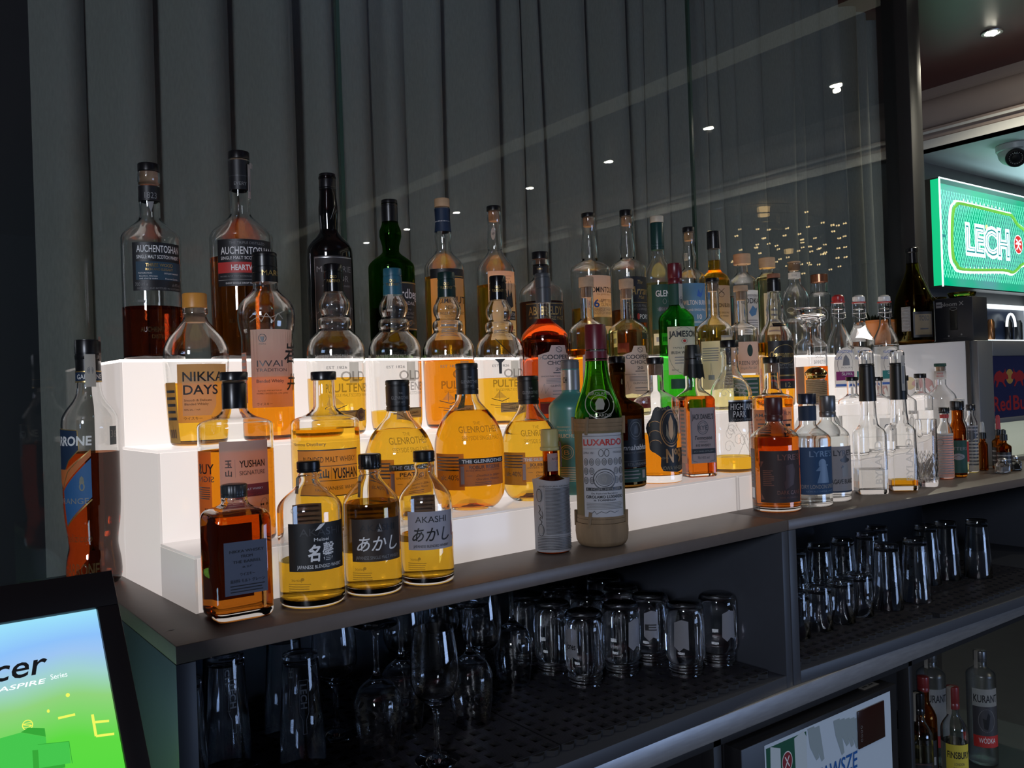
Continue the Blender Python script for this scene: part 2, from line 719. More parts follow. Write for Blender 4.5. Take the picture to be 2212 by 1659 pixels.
    def band(self, z0, z1, mat, items=(), name='neck_band', rot=0.0, off=0.0007):
        r = self.R((z0 + z1) / 2)
        return self.label(z0, z1, PI * r, mat, list(items), rot, False, name, off)

    def strip(self, z0, z1, w=0.008, rot=0.5, mat=None, name='tax_strip', off=0.0012):
        return self.label(z0, z1, w, mat or STRIP, [('B', -0.6, 0.6, 0.3, 0.6, INKG)], rot, False, name, off)

    def toppaper(self, z, r, side=1, length=0.05, w=0.007, ang=0.6, name='tax_strip'):
        """revenue strip folded over the cap"""
        ca, sa = math.cos(ang), math.sin(ang)
        bm = bmesh.new()
        path = [(0.0, z + 0.0006), (r * 0.9, z + 0.0008), (r + 0.0012, z - 0.002), (r + 0.0018, z - length * 0.6), (r + 0.003, z - length)]
        prev = None
        for d, zz in path:
            a = bm.verts.new((d * sa - w * ca, -d * ca - w * sa, zz))
            b = bm.verts.new((d * sa + w * ca, -d * ca + w * sa, zz))
            if prev:
                bm.faces.new((prev[0], prev[1], b, a))
            prev = (a, b)
        bmesh.ops.solidify(bm, geom=bm.faces[:], thickness=0.0003)
        return finish(name, bm, STRIP, self.root)


def sqfun(hs, hk):
    def f(z):
        if z <= hs:
            return 1.0
        if z >= hk:
            return 0.0
        t = (z - hs) / (hk - hs)
        return 1 - t * t * (3 - 2 * t)
    return f


# ------------------------------------------------------------------ the room
M_FLOOR = pbr('dark_floor_vinyl', (0.02, 0.02, 0.022), 0.5, noise=0.3, scale=12)
M_WALLN = pbr('navy_wall_paint', (0.010, 0.014, 0.020), 0.7, noise=0.15, scale=6)
M_WALLG = pbr('grey_alcove_paint', (0.16, 0.16, 0.155), 0.7, noise=0.1, scale=8)
M_CEILR = pbr('oxblood_ceiling_paint', (0.12, 0.024, 0.024), 0.35, noise=0.1, scale=9)
M_CEILW = pbr('white_ceiling_paint', (0.55, 0.56, 0.56), 0.7)
M_BEAM = pbr('taupe_beam_paint', (0.34, 0.27, 0.24), 0.45, noise=0.08, scale=5)
M_POST = pbr('dark_window_frame', (0.020, 0.019, 0.018), 0.45)
M_ALU = pbr('aluminium_edge', (0.45, 0.46, 0.42), 0.35, metal=1.0)


def struct(o):
    return tag(o, kind='structure')


struct(box('floor', -3, 8, -5, 2.4, -0.06, 0.0, M_FLOOR))
struct(box('ceiling', -3, 4.305, -5, 2.4, 2.9, 2.96, M_CEILR))
struct(box('ceiling_low', 4.305, 8, -5, 2.4, 2.595, 2.66, M_CEILW))
struct(box('wall_window', -3, 3.4, 2.02, 2.1, 0, 2.9, M_WALLN))
struct(box('wall_alcove', 3.4, 8, 2.35, 2.42, 0, 2.9, M_WALLG))
struct(box('wall_under', 0.2, 3.0, 1.66, 1.70, 0, 1.17, M_WALLN))

# the beam along the ceiling edge, with its rounded cladding and fillets
bm = bmesh.new()
sec = [(4.305, 2.9), (4.296, 2.86)]
for i in range(13):
    t = PI * i / 12
    sec.append((4.305 - 0.05 * math.sin(t), 2.845 - 0.145 * (1 - math.cos(t)) / 2))
sec += [(4.285, 2.697), (4.285, 2.672), (4.30, 2.668), (4.30, 2.650), (4.305, 2.645), (4.305, 2.595), (4.36, 2.595), (4.36, 2.9)]
a = [bm.verts.new((x, -5, z)) for x, z in sec]
b = [bm.verts.new((x, 2.35, z)) for x, z in sec]
bm.faces.new(a)
bm.faces.new(b[::-1])
for i in range(len(sec)):
    j = (i + 1) % len(sec)
    bm.faces.new((a[i], b[i], b[j], a[j]))
struct(finish('beam_ceiling', bm, M_BEAM, recalc=True, angle=30))
struct(box('trim_1', 4.279, 4.287, -5, 2.35, 2.672, 2.684, pbr('white_trim_paint', (0.6, 0.6, 0.58), 0.4)))
struct(box('trim_2', 4.299, 4.3035, -5, 2.35, 2.602, 2.645, MATS['white_trim_paint']))

# glazed screen behind the bar: three panes, joints and end post
M_PANE = pane_mat('window_glass')
M_JOINT = pbr('green_glass_edge', (0.03, 0.06, 0.045), 0.15)
for i, (x0, x1) in enumerate(((-1.2, 0.803), (0.811, 1.895), (1.903, 3.0)), 1):
    struct(box('window_%d' % i, x0, x1, 1.65, 1.658, 0.9, 2.9, M_PANE))
struct(box('trim_3', 0.8032, 0.8108, 1.648, 1.660, 0.9, 2.9, M_JOINT))
struct(box('trim_4', 1.8952, 1.9028, 1.649, 1.659, 0.9, 2.9, M_JOINT))
struct(box('pillar_window', 3.0, 3.083, 1.60, 1.72, 0.0, 2.9, M_POST, bev=0.004))
struct(box('trim_5', 3.0832, 3.089, 1.652, 1.70, 0.0, 2.9, M_ALU))

# ------------------------------------------------------------------ curtain behind the glass
ma, nt, out = new_mat('grey_velvet')
b = nt.nodes.new('ShaderNodeBsdfPrincipled')
b.inputs['Roughness'].default_value = 0.85
b.inputs['Sheen Weight'].default_value = 0.35
b.inputs['Sheen Roughness'].default_value = 0.35
b.inputs['Sheen Tint'].default_value = (0.85, 0.83, 0.76, 1)
b.inputs['Specular IOR Level'].default_value = 0.1
tc = nt.nodes.new('ShaderNodeTexCoord')
nz = nt.nodes.new('ShaderNodeTexNoise')
nz.inputs['Scale'].default_value = 260
mp = nt.nodes.new('ShaderNodeMapping')
mp.inputs['Scale'].default_value = (1, 1, 0.25)
mx = nt.nodes.new('ShaderNodeMix')
mx.data_type = 'RGBA'
mx.inputs[6].default_value = (0.27, 0.29, 0.275, 1)
mx.inputs[7].default_value = (0.38, 0.40, 0.38, 1)
nt.links.new(tc.outputs['Object'], mp.inputs['Vector'])
nt.links.new(mp.outputs['Vector'], nz.inputs['Vector'])
nt.links.new(nz.outputs['Fac'], mx.inputs[0])
nt.links.new(mx.outputs[2], b.inputs['Base Color'])
nt.links.new(b.outputs[0], out.inputs[0])

folds = [0.268, 0.367, 0.50, 0.654, 0.80, 0.905, 1.001, 1.10, 1.199, 1.382, 1.46, 1.525, 1.688, 1.846, 1.93, 2.027, 2.202, 2.28, 2.354, 2.50, 2.648, 2.74, 2.861, 2.97, 3.08, 3.19, 3.32]
xs = []
for i in range(len(folds) - 1):
    x0, x1 = folds[i], folds[i + 1]
    for j in range(14):
        t = j / 14
        xs.append((x0 + (x1 - x0) * t, t, x1 - x0, i))
xs.append((folds[-1], 0.0, 0.1, len(folds)))
bm = bmesh.new()
zs = [0.95 + 1.93 * i / 24 for i in range(25)]
grid = []
rr = random.Random(3)
amp = [0.45 + 0.5 * rr.random() for _ in folds] + [0.5]
for z in zs:
    row = []
    for x, t, w, i in xs:
        d = -(amp[i] * min(w, 0.17)) * 0.85 * (max(0.0, math.sin(PI * t ** 1.35)) ** 0.75 if t > 0 else 0)
        d += 0.006 * math.sin(9 * x + 2.2 * z)
        lean = 0.012 * math.sin(3.1 * i) * (z - 1.5)
        row.append(bm.verts.new((x + lean, 1.885 + d * (0.9 + 0.1 * math.sin(2 * z + i)), z)))
    grid.append(row)
for r0, r1 in zip(grid, grid[1:]):
    for i in range(len(xs) - 1):
        bm.faces.new((r0[i], r0[i + 1], r1[i + 1], r1[i]))
bmesh.ops.solidify(bm, geom=bm.faces[:], thickness=0.0025)
cur = finish('curtain', bm, MATS['grey_velvet'], angle=60)
tag(cur, 'long grey velvet curtain in deep folds behind the glass screen', 'curtain')

# ------------------------------------------------------------------ back-bar cabinets
M_CTOP = pbr('dark_brown_laminate', (0.120, 0.096, 0.082), 0.38, noise=0.12, scale=60, bump=0.05)
M_CARC = pbr('graphite_laminate', (0.044, 0.049, 0.062), 0.45, noise=0.06, scale=50)
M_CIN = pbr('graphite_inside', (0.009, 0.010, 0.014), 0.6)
M_STEEL = pbr('brushed_steel', (0.34, 0.34, 0.35), 0.42, metal=0.7, noise=0.25, scale=25, stretch=(1, 8, 8))


def yf(x):      # front line of the bar: two cabinets that do not quite line up
    if x <= 1.42:
        return 0.9954 + (x - 0.266) * (1.0293 - 0.9954) / 1.154
    return 1.0293 - (x - 1.42) * 0.040


def quad(x0, x1, f=0.0, yb=1.625):
    return [(x0, yf(x0) + f), (x1, yf(x1) + f), (x1, yb), (x0, yb)]


ZB, ZT = 0.8794, 1.20


def cabinet(x0, x1, label, ends):
    c = thing('glass_cabinet', label, 'cabinet', (0, 0, 0))
    c.location = (x0, yf(x0), ZB)
    L = Vector((x0, yf(x0), ZB))

    def loc(poly):
        return [(x - L.x, y - L.y) for x, y in poly]
    prism('worktop', loc(quad(x0, x1)), ZT - 0.0205 - L.z, ZT - L.z, M_CTOP, c, 0.0012)
    prism('side_panel', loc(quad(x0, x0 + 0.022, 0.0008)), 0, ZT - 0.021 - L.z, M_CARC, c, 0.0008)
    prism('side_panel', loc(quad(x1 - 0.0195, x1, 0.0008)), 0, ZT - 0.021 - L.z, M_CARC, c, 0.0008)
    prism('shelf_board', loc(quad(x0 + 0.0222, x1 - 0.0197, 0.0008)), 0, 0.024, M_CARC, c, 0.001)
    prism('back_panel', loc([(x0 + 0.0222, 1.60), (x1 - 0.0197, 1.60), (x1 - 0.0197, 1.62), (x0 + 0.0222, 1.62)]), 0.0242, ZT - 0.021 - L.z, M_CIN, c)
    return c


cab_a = cabinet(0.266, 1.4185, 'graphite open cabinet full of glassware, nearest the lit screen', 0)
cab_b = cabinet(1.4215, 3.0, 'graphite open cabinet of upturned tumblers, further along the bar', 1)
# the small chipped mark on the worktop edge near its corner
bm, mats = flat_art([('E', 0, 0.5, 0.5, 0.28, INK), ('P', [(-1, 0.35), (-0.2, 0.3), (-0.2, 0.6)], INK)], 0.0065, 0.007)
for v in bm.verts:
    v.co = Vector((v.co.x + 0.016, v.co.z + 0.071, 0.3207 + v.co.y))
finish('chip_mark', bm, mats, cab_a, smooth=False)

# steel worktop the cabinets stand on
st = prism('steel_worktop', [(0.0, 1.0225), (3.0, 1.0225), (3.0, 1.64), (0.0, 1.64)], 0.8385, 0.8788, M_STEEL, None, 0.003)
tag(st, 'brushed steel worktop running under the two graphite cabinets', 'worktop')

# dark frame under it
fr = thing('counter_frame', 'black frame of posts under the steel worktop', 'frame', (0.1, 1.06, 0.0))
M_FR = pbr('black_frame_paint', (0.012, 0.012, 0.014), 0.5)
for x0, x1 in ((1.118, 1.140), (1.79, 1.806), (2.93, 2.95)):
    box('post', x0, x1, 0.0, 0.03, 0, 0.838, M_FR, fr, 0.001)
box('rail', 0.0, 2.88, 0.0, 0.03, 0.805, 0.838, M_FR, fr, 0.001)
box('back_board', 0.0, 2.88, 0.53, 0.55, 0, 0.838, M_FR, fr)
box('plinth', 0.0, 2.88, 0.031, 0.52, 0, 0.32, M_FR, fr)

# ------------------------------------------------------------------ stepped light boxes
ACR = (0.80, 0.78, 0.77)


def glow(name, s, c=(1.0, 0.89, 0.84)):
    return emit(name, c, s, (0.30, 0.295, 0.29), 0.5)


G_R = [glow('acrylic_riser_low', 0.36), glow('acrylic_riser_mid', 0.57), glow('acrylic_riser_top', 0.64)]
G_T = [glow('acrylic_tread_low', 0.28), glow('acrylic_tread_mid', 0.60), glow('acrylic_tread_top', 2.0)]
G_E = [glow('acrylic_end_low', 0.23), glow('acrylic_end_mid', 0.38), glow('acrylic_end_top', 0.40)]
STEP = [(0.0, 0.135, 0.0732), (0.135, 0.305, 0.2024), (0.305, 0.465, 0.337)]


def light_box(label, loc, rz, Lx, shrink=0.0):
    r = thing('light_box', label, 'illuminated display step', loc, rz, 'stepped light boxes on the counter')
    th = 0.004
    zp = 0.0
    for i, (y0, y1, h) in enumerate(STEP):
        y1 = y1 - (shrink if i == 2 else 0)
        box('riser', th, Lx - th, y0, y0 + th, zp + 0.0004, h - th - 0.0003, G_R[i], r)
        box('tread', 0.0, Lx, y0, y1 - 0.0005, h - th, h, G_T[i], r, 0.0006)
        box('end_panel', 0.0, th - 0.0003, y0 + 0.0002, y1 - 0.0005, 0.0, h - th - 0.0003, G_E[i], r)
        box('end_panel', Lx - th + 0.0003, Lx, y0 + 0.0002, y1 - 0.0005, 0.0, h - th - 0.0003, G_E[i], r)
        zp = h - th
    box('back_panel', th, Lx - th, STEP[2][1] - shrink - th - 0.001, STEP[2][1] - shrink - 0.001, 0, STEP[2][2] - th - 0.0003, G_E[2], r)
    return r


light_box('glowing white stepped acrylic box at the left, under the largest bottles', (0.327, 1.125, ZT + 0.0003), math.atan(0.046), 1.128, 0.004)
light_box('glowing white stepped acrylic box at the right, next to the drinks cooler', (1.459, 1.177, ZT + 0.0003), 0.0, 1.03)

# ------------------------------------------------------------------ ceiling lamps
M_BULB = emit('spot_bulb', (1.0, 0.97, 0.78), 130.0)
M_RING = pbr('satin_chrome', (0.5, 0.5, 0.48), 0.3, metal=1.0)
SPOTY = [1.68, 0.90, 0.10, -0.72, -1.54, -2.50, -3.30, -4.07]
for i, y in enumerate(SPOTY):
    lab = 'small round ceiling spotlight beside the taupe beam' if i == 0 else 'small round ceiling spotlight seen only mirrored in the glass screen, %s of the row' % (
        'first', 'second', 'third', 'fourth', 'fifth', 'sixth', 'seventh')[i - 1]
    s = thing('ceiling_spotlight', lab, 'ceiling light', (3.83, y, 2.9), 0, 'ceiling spotlights in a row')
    lathe('housing', [(-0.0005, 0.043), (-0.006, 0.041), (-0.0065, 0.030), (-0.003, 0.028), (-0.003, 0.0)], M_RING, s, 32)
    for q in range(3):
        a = q * 2 * PI / 3
        lathe('bulb', [(-0.012, 0), (-0.011, 0.006), (-0.007, 0.0115), (-0.0035, 0.0115), (-0.0032, 0)], M_BULB, s, 14, loc=(0.0135 * math.cos(a), 0.0135 * math.sin(a), 0))
    L = lamp('lamp', 'SPOT', (0, 0, -0.03), (0, 0, -1), 18.0, (1.0, 0.93, 0.74), 0.012, spot=2.6)
    L.parent = s
cv = box('cove_light', 3.02, 3.14, -5, 1.60, 2.885, 2.8995, emit('cove_diffuser', (0.9, 0.88, 0.70), 0.20))
tag(cv, 'long dim strip light along the ceiling edge, mirrored in the glass screen', 'strip light')

# crystal chandelier: only its reflection in the glass is in the picture
ch = thing('crystal_chandelier', 'wide warm crystal chandelier mirrored in the glass screen at the right', 'chandelier', (4.85, -0.2, 2.595))
tube('rod', [(0, 0, -0.001), (0, 0, -0.11)], 0.006, M_RING, ch)
bm = bmesh.new()
for R_, z in ((0.58, -0.05), (0.40, -0.08), (0.2, -0.11)):
    tube_into(bm, [(R_ * math.cos(2 * PI * i / 40), 0.55 * R_ * math.sin(2 * PI * i / 40), z) for i in range(40)], 0.004, 6, True)
finish('hoop', bm, M_RING, ch)
M_WB = emit('warm_bulb', (1.0, 0.72, 0.34), 11.0)
M_WS = emit('warm_shade', (1.0, 0.66, 0.28), 3.2)
rr = random.Random(11)
strands = bmesh.new()
for i in range(66):
    R_, z = ((0.58, -0.05), (0.40, -0.08), (0.2, -0.11))[i % 3]
    a = 2 * PI * rr.random()
    zz = z - 0.02 - 0.30 * rr.random()
    tube_into(strands, [(R_ * math.cos(a), 0.55 * R_ * math.sin(a), z), (R_ * math.cos(a), 0.55 * R_ * math.sin(a), zz)], 0.0006, 4)
    lathe('bulb', [(-0.007, 0), (-0.004, 0.0055), (0.003, 0.0055), (0.006, 0)], M_WB, ch, 8, loc=(R_ * math.cos(a), 0.55 * R_ * math.sin(a), zz))
finish('strand', strands, M_RING, ch)
lathe('shade', [(-0.12, 0), (-0.12, 0.03), (-0.06, 0.035), (-0.06, 0)], M_WS, ch, 20, loc=(-0.22, 0.05, 0.04))
lathe('shade', [(-0.03, 0), (-0.03, 0.022), (0.0, 0.025), (0.0, 0)], M_WS, ch, 20, loc=(0.10, 0.0, -0.26))
tube('shade_cord', [(0.10, 0.0, -0.111), (0.10, 0.0, -0.26)], 0.0015, M_RING, ch, 6)


# ------------------------------------------------------------------ the bottles
GRP = {'D': 'bottles on the top step', 'C': 'bottles on the middle step', 'B': 'bottles on the low step', 'A': 'bottles standing on the counter'}
ZROW = {'D': 1.5375, 'C': 1.4029, 'B': 1.2737, 'A': 1.2002}
deg = math.radians


def B(row, label, x, y, r, hs, hk, rn, hc, H, gl='clear', liq=None, lvl=0.0, k=1.3, cap='capsule', capm=None, rc=None,
      sq=False, seen=None, name='whisky_bottle', lip=0.0, neck=None, n=48, foot=0.004, prof=None, dy=1.0, p=9.0, rings=(0.72,), ribs=44,
      punt=0.0, taper=0.0, cork=True, r0=None, capname=None, floor=0.007):
    capm = capm or PLK
    rc = rc or rn * 1.04
    top = {'capsule': H - 0.005, 'screw': hc + 0.003, 'stopper': hc, 'none': H}[cap]
    if prof is None:
        prof = std_profile(r, hs, hk, rn, top, k, foot, lip, taper, neck)
    view = math.atan2(x, y)
    rz = (deg(seen) - view) if (sq and seen is not None) else 0.0
    b = Bottle(name, label, (x, y, ZROW[row]), prof, GL[gl], LQ[liq] if liq else None, lvl, sqfun(hs, hk) if sq else None, p, dy, rz, GRP[row], n, punt=punt, floor=floor)
    b.view = view
    if cap == 'capsule':
        b.capsule(hc, H, rc, capm, r0, rings, capname or 'capsule')
    elif cap == 'screw':
        b.screw(hc, H, rc, capm, ribs, capname or 'screw_cap')
    elif cap == 'stopper':
        b.stopper(hc, H, rc, capm, cork, name=capname or 'stopper')
    return b


def S(b, d):
    """label turn so its middle is seen d degrees right of the bottle's middle"""
    return deg(d) - b.view


NAVY = paper('navy_paper', (0.012, 0.03, 0.07), 0.12)
PETROL = paper('petrol_paper', (0.02, 0.06, 0.10), 0.15)
MAROON = paper('maroon_paper', (0.16, 0.015, 0.02), 0.2)
RED = pbr('red_label_ink', (0.45, 0.03, 0.025), 0.5)
TAN = paper('tan_paper', (0.80, 0.55, 0.26), 0.8)
PINKP = paper('rose_grey_paper', (0.72, 0.56, 0.50), 0.75)
KRAFT = paper('kraft_paper', (0.42, 0.25, 0.14), 0.7)
GREYP = paper('grey_paper', (0.40, 0.40, 0.43), 0.5)
BLUEP = paper('blue_paper', (0.10, 0.26, 0.48), 0.3)
GREENP = paper('dark_green_paper', (0.012, 0.07, 0.05), 0.2)

# ================= top step
b = B('D', 'tall bottle with dark red whisky below a black label, leftmost on the top step', 0.383, 1.503, 0.0468, 0.1995, 0.2388, 0.0163, 0.3129, 0.3268, liq='red', lvl=0.088, k=1.15, cap='stopper', rc=0.0168, lip=0.0012, n=64)
b.label(0.1118, 0.1895, 0.041, PBK, [
    ('B', -0.86, 0.98, 0.22, 0.60, PETROL), ('T', 'AUCHENTOSHAN', 0.04, 0.87, 0.15, INKW, 0.86, 0.01), ('T', 'SINGLE MALT SCOTCH WHISKY', 0.04, 0.70, 0.075, INKW, 0.86, 0.01),
    ('T', 'THREE WOOD', 0.03, 0.53, 0.07, GOLD, 0.52, 0.01), ('T', 'RICH AND ELEGANT', 0.03, 0.44, 0.05, GOLD, 0.52), ('T', 'MATURATION', -0.52, 0.36, 0.03, INKW, 0.25), ('T', 'DISTILLERY MANAGER', 0.5, 0.36, 0.03, INKW, 0.32),
    ('T', 'Bourbon, Oloroso', -0.4, 0.30, 0.03, INKW, 0.33), ('T', 'and sherry casks', -0.4, 0.25, 0.03, INKW, 0.33), ('T', 'Francis Conlin', 0.5, 0.25, 0.03, INKW, 0.28), ('T', '700 ml e', -0.66, 0.13, 0.075, INKG, 0.24), ('T', 'alc.43% vol.', 0.72, 0.13, 0.065, INKG, 0.22),
    ('T', 'DISTILLED AND BOTTLED IN SCOTLAND', 0.04, 0.045, 0.035, INKG, 0.86)], S(b, 14))
b.band(0.2635, 0.288, PBK, [('T', '1823', 0.0, 0.35, 0.42, INKG, 0.18)], rot=S(b, 8))
b.label(0.243, 0.262, 0.006, None, [('P', [(-0.9, 0.95), (0.9, 1.0), (0.1, 0.0)], INKG)], S(b, 5), name='neck_sticker')
b.label(0.092, 0.100, 0.012, None, [('T', 'toniq', 0, 0.5, 0.7, INKG, 0.5, 0, 0.3)], S(b, -20), name='back_print')
b.label(0.035, 0.064, 0.034, None, [('T', 'AUCHENTOSHAN', 0, 0.5, 0.28, EMBD, 0.9), ('T', 'DISTILLERY', 0.1, 0.1, 0.22, EMBD, 0.5), ('T', 'A', 0.2, 0.92, 0.4, EMBD, 0.1)], S(b, 14), name='raised_lettering')

b = B('D', 'tallest bottle on the top step, black label with red band, torn strip at cap', 0.538, 1.510, 0.0541, 0.2145, 0.2614, 0.0172, 0.3553, 0.3693, liq='copper', lvl=0.1791, k=1.1, cap='stopper', rc=0.0184, n=64, lip=0.0008)
b.label(0.1257, 0.2063, 0.051, PBK, [
    ('B', -1, 1, 0.28, 0.51, RED), ('T', 'THE TRIPLE DISTILLED', 0.05, 0.92, 0.055, INKG, 0.6), ('T', 'AUCHENTOSHAN', 0.06, 0.76, 0.16, INKW, 0.92, 0.01), ('T', 'SINGLE MALT SCOTCH WHISKY', 0.04, 0.60, 0.07, INKW, 0.9),
    ('T', 'HEARTWOOD', 0.1, 0.395, 0.12, INKW, 0.6, 0.02), ('T', 'MATURED IN THE FINEST BOURBON AND OLOROSO SHERRY CASKS', 0.0, 0.21, 0.03, INKG, 0.9), ('B', -1, 1, 0.125, 0.135, INKG), ('T', 'EVERY SINGLE DROP TRIPLE DISTILLED', 0.0, 0.06, 0.035, INKW, 0.7)], S(b, 8))
b.band(0.300, 0.352, PBK, [('T', 'EVERY', 0.0, 0.2, 0.12, INKG, 0.2), ('B', -1, 1, 0.45, 0.48, INKD)], rot=S(b, 5))
b.label(0.045, 0.075, 0.036, None, [('T', 'AUCHENTOSHAN', 0, 0.7, 0.26, EMBD, 0.9), ('T', 'DISTILLERY', 0.1, 0.2, 0.22, EMBD, 0.5)], S(b, 8), name='raised_lettering')
b.label(0.285, 0.345, 0.0035, STRIP, [('B', -0.5, 0.5, 0.2, 0.8, INKG)], S(b, 55), name='tax_strip', off=0.003)
b.label(0.338, 0.348, 0.006, STRIP, [], S(b, 70), name='tax_strip', off=0.005)

b = B('D', 'opaque black bottle with dark label and bulged neck, third along the top step', 0.710, 1.518, 0.0430, 0.1977, 0.2461, 0.0168, 0.3228, 0.3528, gl='black', k=1.4, cap='capsule', rc=0.0158, r0=0.0162, neck=[(0.0, 1.0), (0.12, 1.02), (0.25, 1.08), (0.42, 1.08), (0.62, 0.94), (0.9, 0.9)], n=56, rings=(0.08,))
b.label(0.040, 0.1916, 0.040, paper('charcoal_paper', (0.025, 0.022, 0.022), 0.1), [
    ('O', 0.0, 0.5, 0.97, 0.495, 0.0, INKG), ('B', -0.96, 0.96, 0.975, 0.985, SILVER), ('B', -0.98, -0.96, 0.02, 0.985, INKG), ('T', 'MACHRIE', 0.0, 0.84, 0.075, INKG, 0.86), ('T', 'MOOR', 0.12, 0.72, 0.075, INKG, 0.55), ('T', 'PEATED SCOTCH WHISKY', 0.1, 0.63, 0.025, INKG, 0.7),
    ('P', [(0.25, 0.42), (0.45, 0.50), (0.7, 0.46), (0.8, 0.36), (0.72, 0.25), (0.66, 0.36), (0.55, 0.25), (0.5, 0.38), (0.35, 0.30)], INKG), ('L', [(-0.9, 0.30), (-0.5, 0.38), (0.0, 0.45), (0.4, 0.42), (0.95, 0.35)], 0.0008, INKG)] + rules(6, 0.28, 0.1, INKD, 0.0, 0.8), S(b, 12))
b.label(0.255, 0.30, 0.004, None, [('L', [(-1, 0.2), (0.9, 0.7)], 0.0006, SILVER)], S(b, 25), name='raised_lettering')

b = B('D', 'dark green bottle with black capsule, fourth along the top step', 0.845, 1.524, 0.0458, 0.1803, 0.216, 0.0165, 0.2719, 0.3182, gl='darkgreen', liq='brown', lvl=0.10, k=1.3, cap='capsule', rc=0.0163, neck=[(0.0, 1.0), (0.1, 1.02), (0.3, 1.32), (0.42, 1.3), (0.55, 1.0), (0.9, 0.9)], n=56, rings=(0.72, 0.03))
b.label(0.055, 0.1507, 0.038, PBK, [('B', -1, 1, 0.965, 0.985, GOLD), ('B', -1, 1, 0.02, 0.04, GOLD), ('T', 'Ardbeg', 0.05, 0.76, 0.20, INKW, 0.8, 0.01), ('T', 'HEADAIL', 0.05, 0.56, 0.07, INKW, 0.55), ('T', 'Islay', 0.05, 0.44, 0.045, INKG, 0.22), ('T', 'SINGLE MALT', 0.05, 0.35, 0.055, INKG, 0.45), ('T', 'SCOTCH WHISKY', 0.05, 0.27, 0.04, INKG, 0.4), ('T', 'ESTABLISHED 1815', 0.05, 0.15, 0.035, INKG, 0.5)], S(b, 38))

b = B('D', 'clear bottle with wood stopper, navy neck band and tan label on the top step', 0.973, 1.530, 0.0415, 0.1841, 0.2287, 0.0158, 0.3168, 0.3352, liq='gold', lvl=0.1706, k=1.35, cap='stopper', capm=WOOD, rc=0.0160, neck=[(0.0, 1.0), (0.12, 1.03), (0.32, 1.14), (0.5, 1.02), (0.65, 0.92), (0.95, 0.92)], n=56)
b.label(0.035, 0.1841, 0.040, paper('honey_paper', (0.75, 0.56, 0.30), 0.7), [('B', -1, 1, 0.87, 1.0, PBK), ('B', -0.5, 0.9, 0.89, 0.9, GOLD), ('E', 0.25, 0.72, 0.14, 0.04, GOLD), ('T', 'AMRUT', 0.15, 0.57, 0.10, INK, 0.9, 0.01), ('T', 'INDIAN', 0.15, 0.46, 0.045, INK, 0.4), ('T', 'SINGLE MALT WHISKY', 0.1, 0.39, 0.04, INK, 0.8), ('T', 'Single Malt', 0.1, 0.33, 0.025, INKG, 0.4)] + rules(4, 0.22, 0.08, INKG, -0.6, 0.8), S(b, 12))
b.band(0.265, 0.314, NAVY, [('B', -1, 1, 0.42, 0.46, INKW)])

b = B('D', 'clear bottle with cork in its neck and white sketch label, half full of gold whisky', 1.110, 1.536, 0.0426, 0.1841, 0.2388, 0.0150, 0.323, 0.3342, liq='gold', lvl=0.1597, k=1.3, cap='stopper', rc=0.0158, neck=[(0.0, 1.1), (0.15, 1.12), (0.5, 1.0), (0.6, 0.96), (0.72, 0.96), (0.74, 1.02), (0.98, 1.02)], n=56)
b.label(0.036, 0.1871, 0.034, PWH, [('T', 'WILD SCOTCH', 0.2, 0.93, 0.02, INKG, 0.4), ('T', 'BEAST', 0.2, 0.89, 0.02, INKG, 0.3),
    ('P', [(0.0, 0.55), (0.1, 0.68), (0.25, 0.62), (0.3, 0.75), (0.42, 0.64), (0.6, 0.72), (0.56, 0.58), (0.72, 0.5), (0.5, 0.47), (0.3, 0.5), (0.12, 0.45)], INK), ('L', [(0.2, 0.65), (0.05, 0.8), (0.2, 0.86)], 0.001, INK), ('L', [(0.45, 0.66), (0.65, 0.8), (0.5, 0.86)], 0.001, INK), ('L', [(0.35, 0.68), (0.34, 0.85)], 0.0008, INK),
    ('B', 0.15, 0.95, 0.30, 0.43, INK), ('T', 'SCOTCH', 0.55, 0.385, 0.05, INKW, 0.34), ('T', 'MALT WHISKY', 0.55, 0.33, 0.025, INKW, 0.3), ('T', 'BLENDED', 0.2, 0.24, 0.03, INKG, 0.4)] + rules(3, 0.16, 0.08, INKG), S(b, 22))
b.label(0.258, 0.285, 0.0045, None, [('E', 0, 0.5, 1, 0.5, PWH), ('T', 'NP', 0, 0.5, 0.25, INK, 0.6)], S(b, -10), name='neck_sticker', off=0.001)

b = B('D', 'broad short-necked bottle of dark red whisky with gold-lettered black label', 1.241, 1.542, 0.0507, 0.147, 0.1861, 0.0175, 0.2263, 0.2432, liq='red', lvl=0.1279, k=1.2, cap='stopper', rc=0.0190, lip=0.003, neck=[(0, 1.0), (0.95, 0.95)], n=56)
b.label(0.030, 0.1248, 0.050, PBK, [('T', 'ABERFELDY', 0, 0.80, 0.20, GOLD, 0.84, 0.015), ('T', 'EST. 1896', -0.6, 0.63, 0.05, GOLD, 0.2), ('T', 'SINGLE MALT', 0.4, 0.62, 0.09, GOLD, 0.5), ('O', 0.0, 0.4, 0.4, 0.2, 0.001, GOLD), ('B', -0.95, 0.95, 0.955, 0.97, GOLD), ('B', -0.95, 0.95, 0.03, 0.045, GOLD), ('T', '12', 0, 0.4, 0.2, GOLD, 0.15), ('T', 'HIGHLAND SCOTCH WHISKY', 0, 0.15, 0.06, GOLD, 0.8)], S(b, 12))
b.band(0.192, 0.214, PBK, [('T', 'DEWAR', 0, 0.5, 0.15, GOLD, 0.12)], rot=S(b, -5))
b.label(0.150, 0.156, 0.012, None, [('T', 'ABERFELDY', 0, 0.5, 0.8, EMB, 1.0)], S(b, -20), name='raised_lettering')

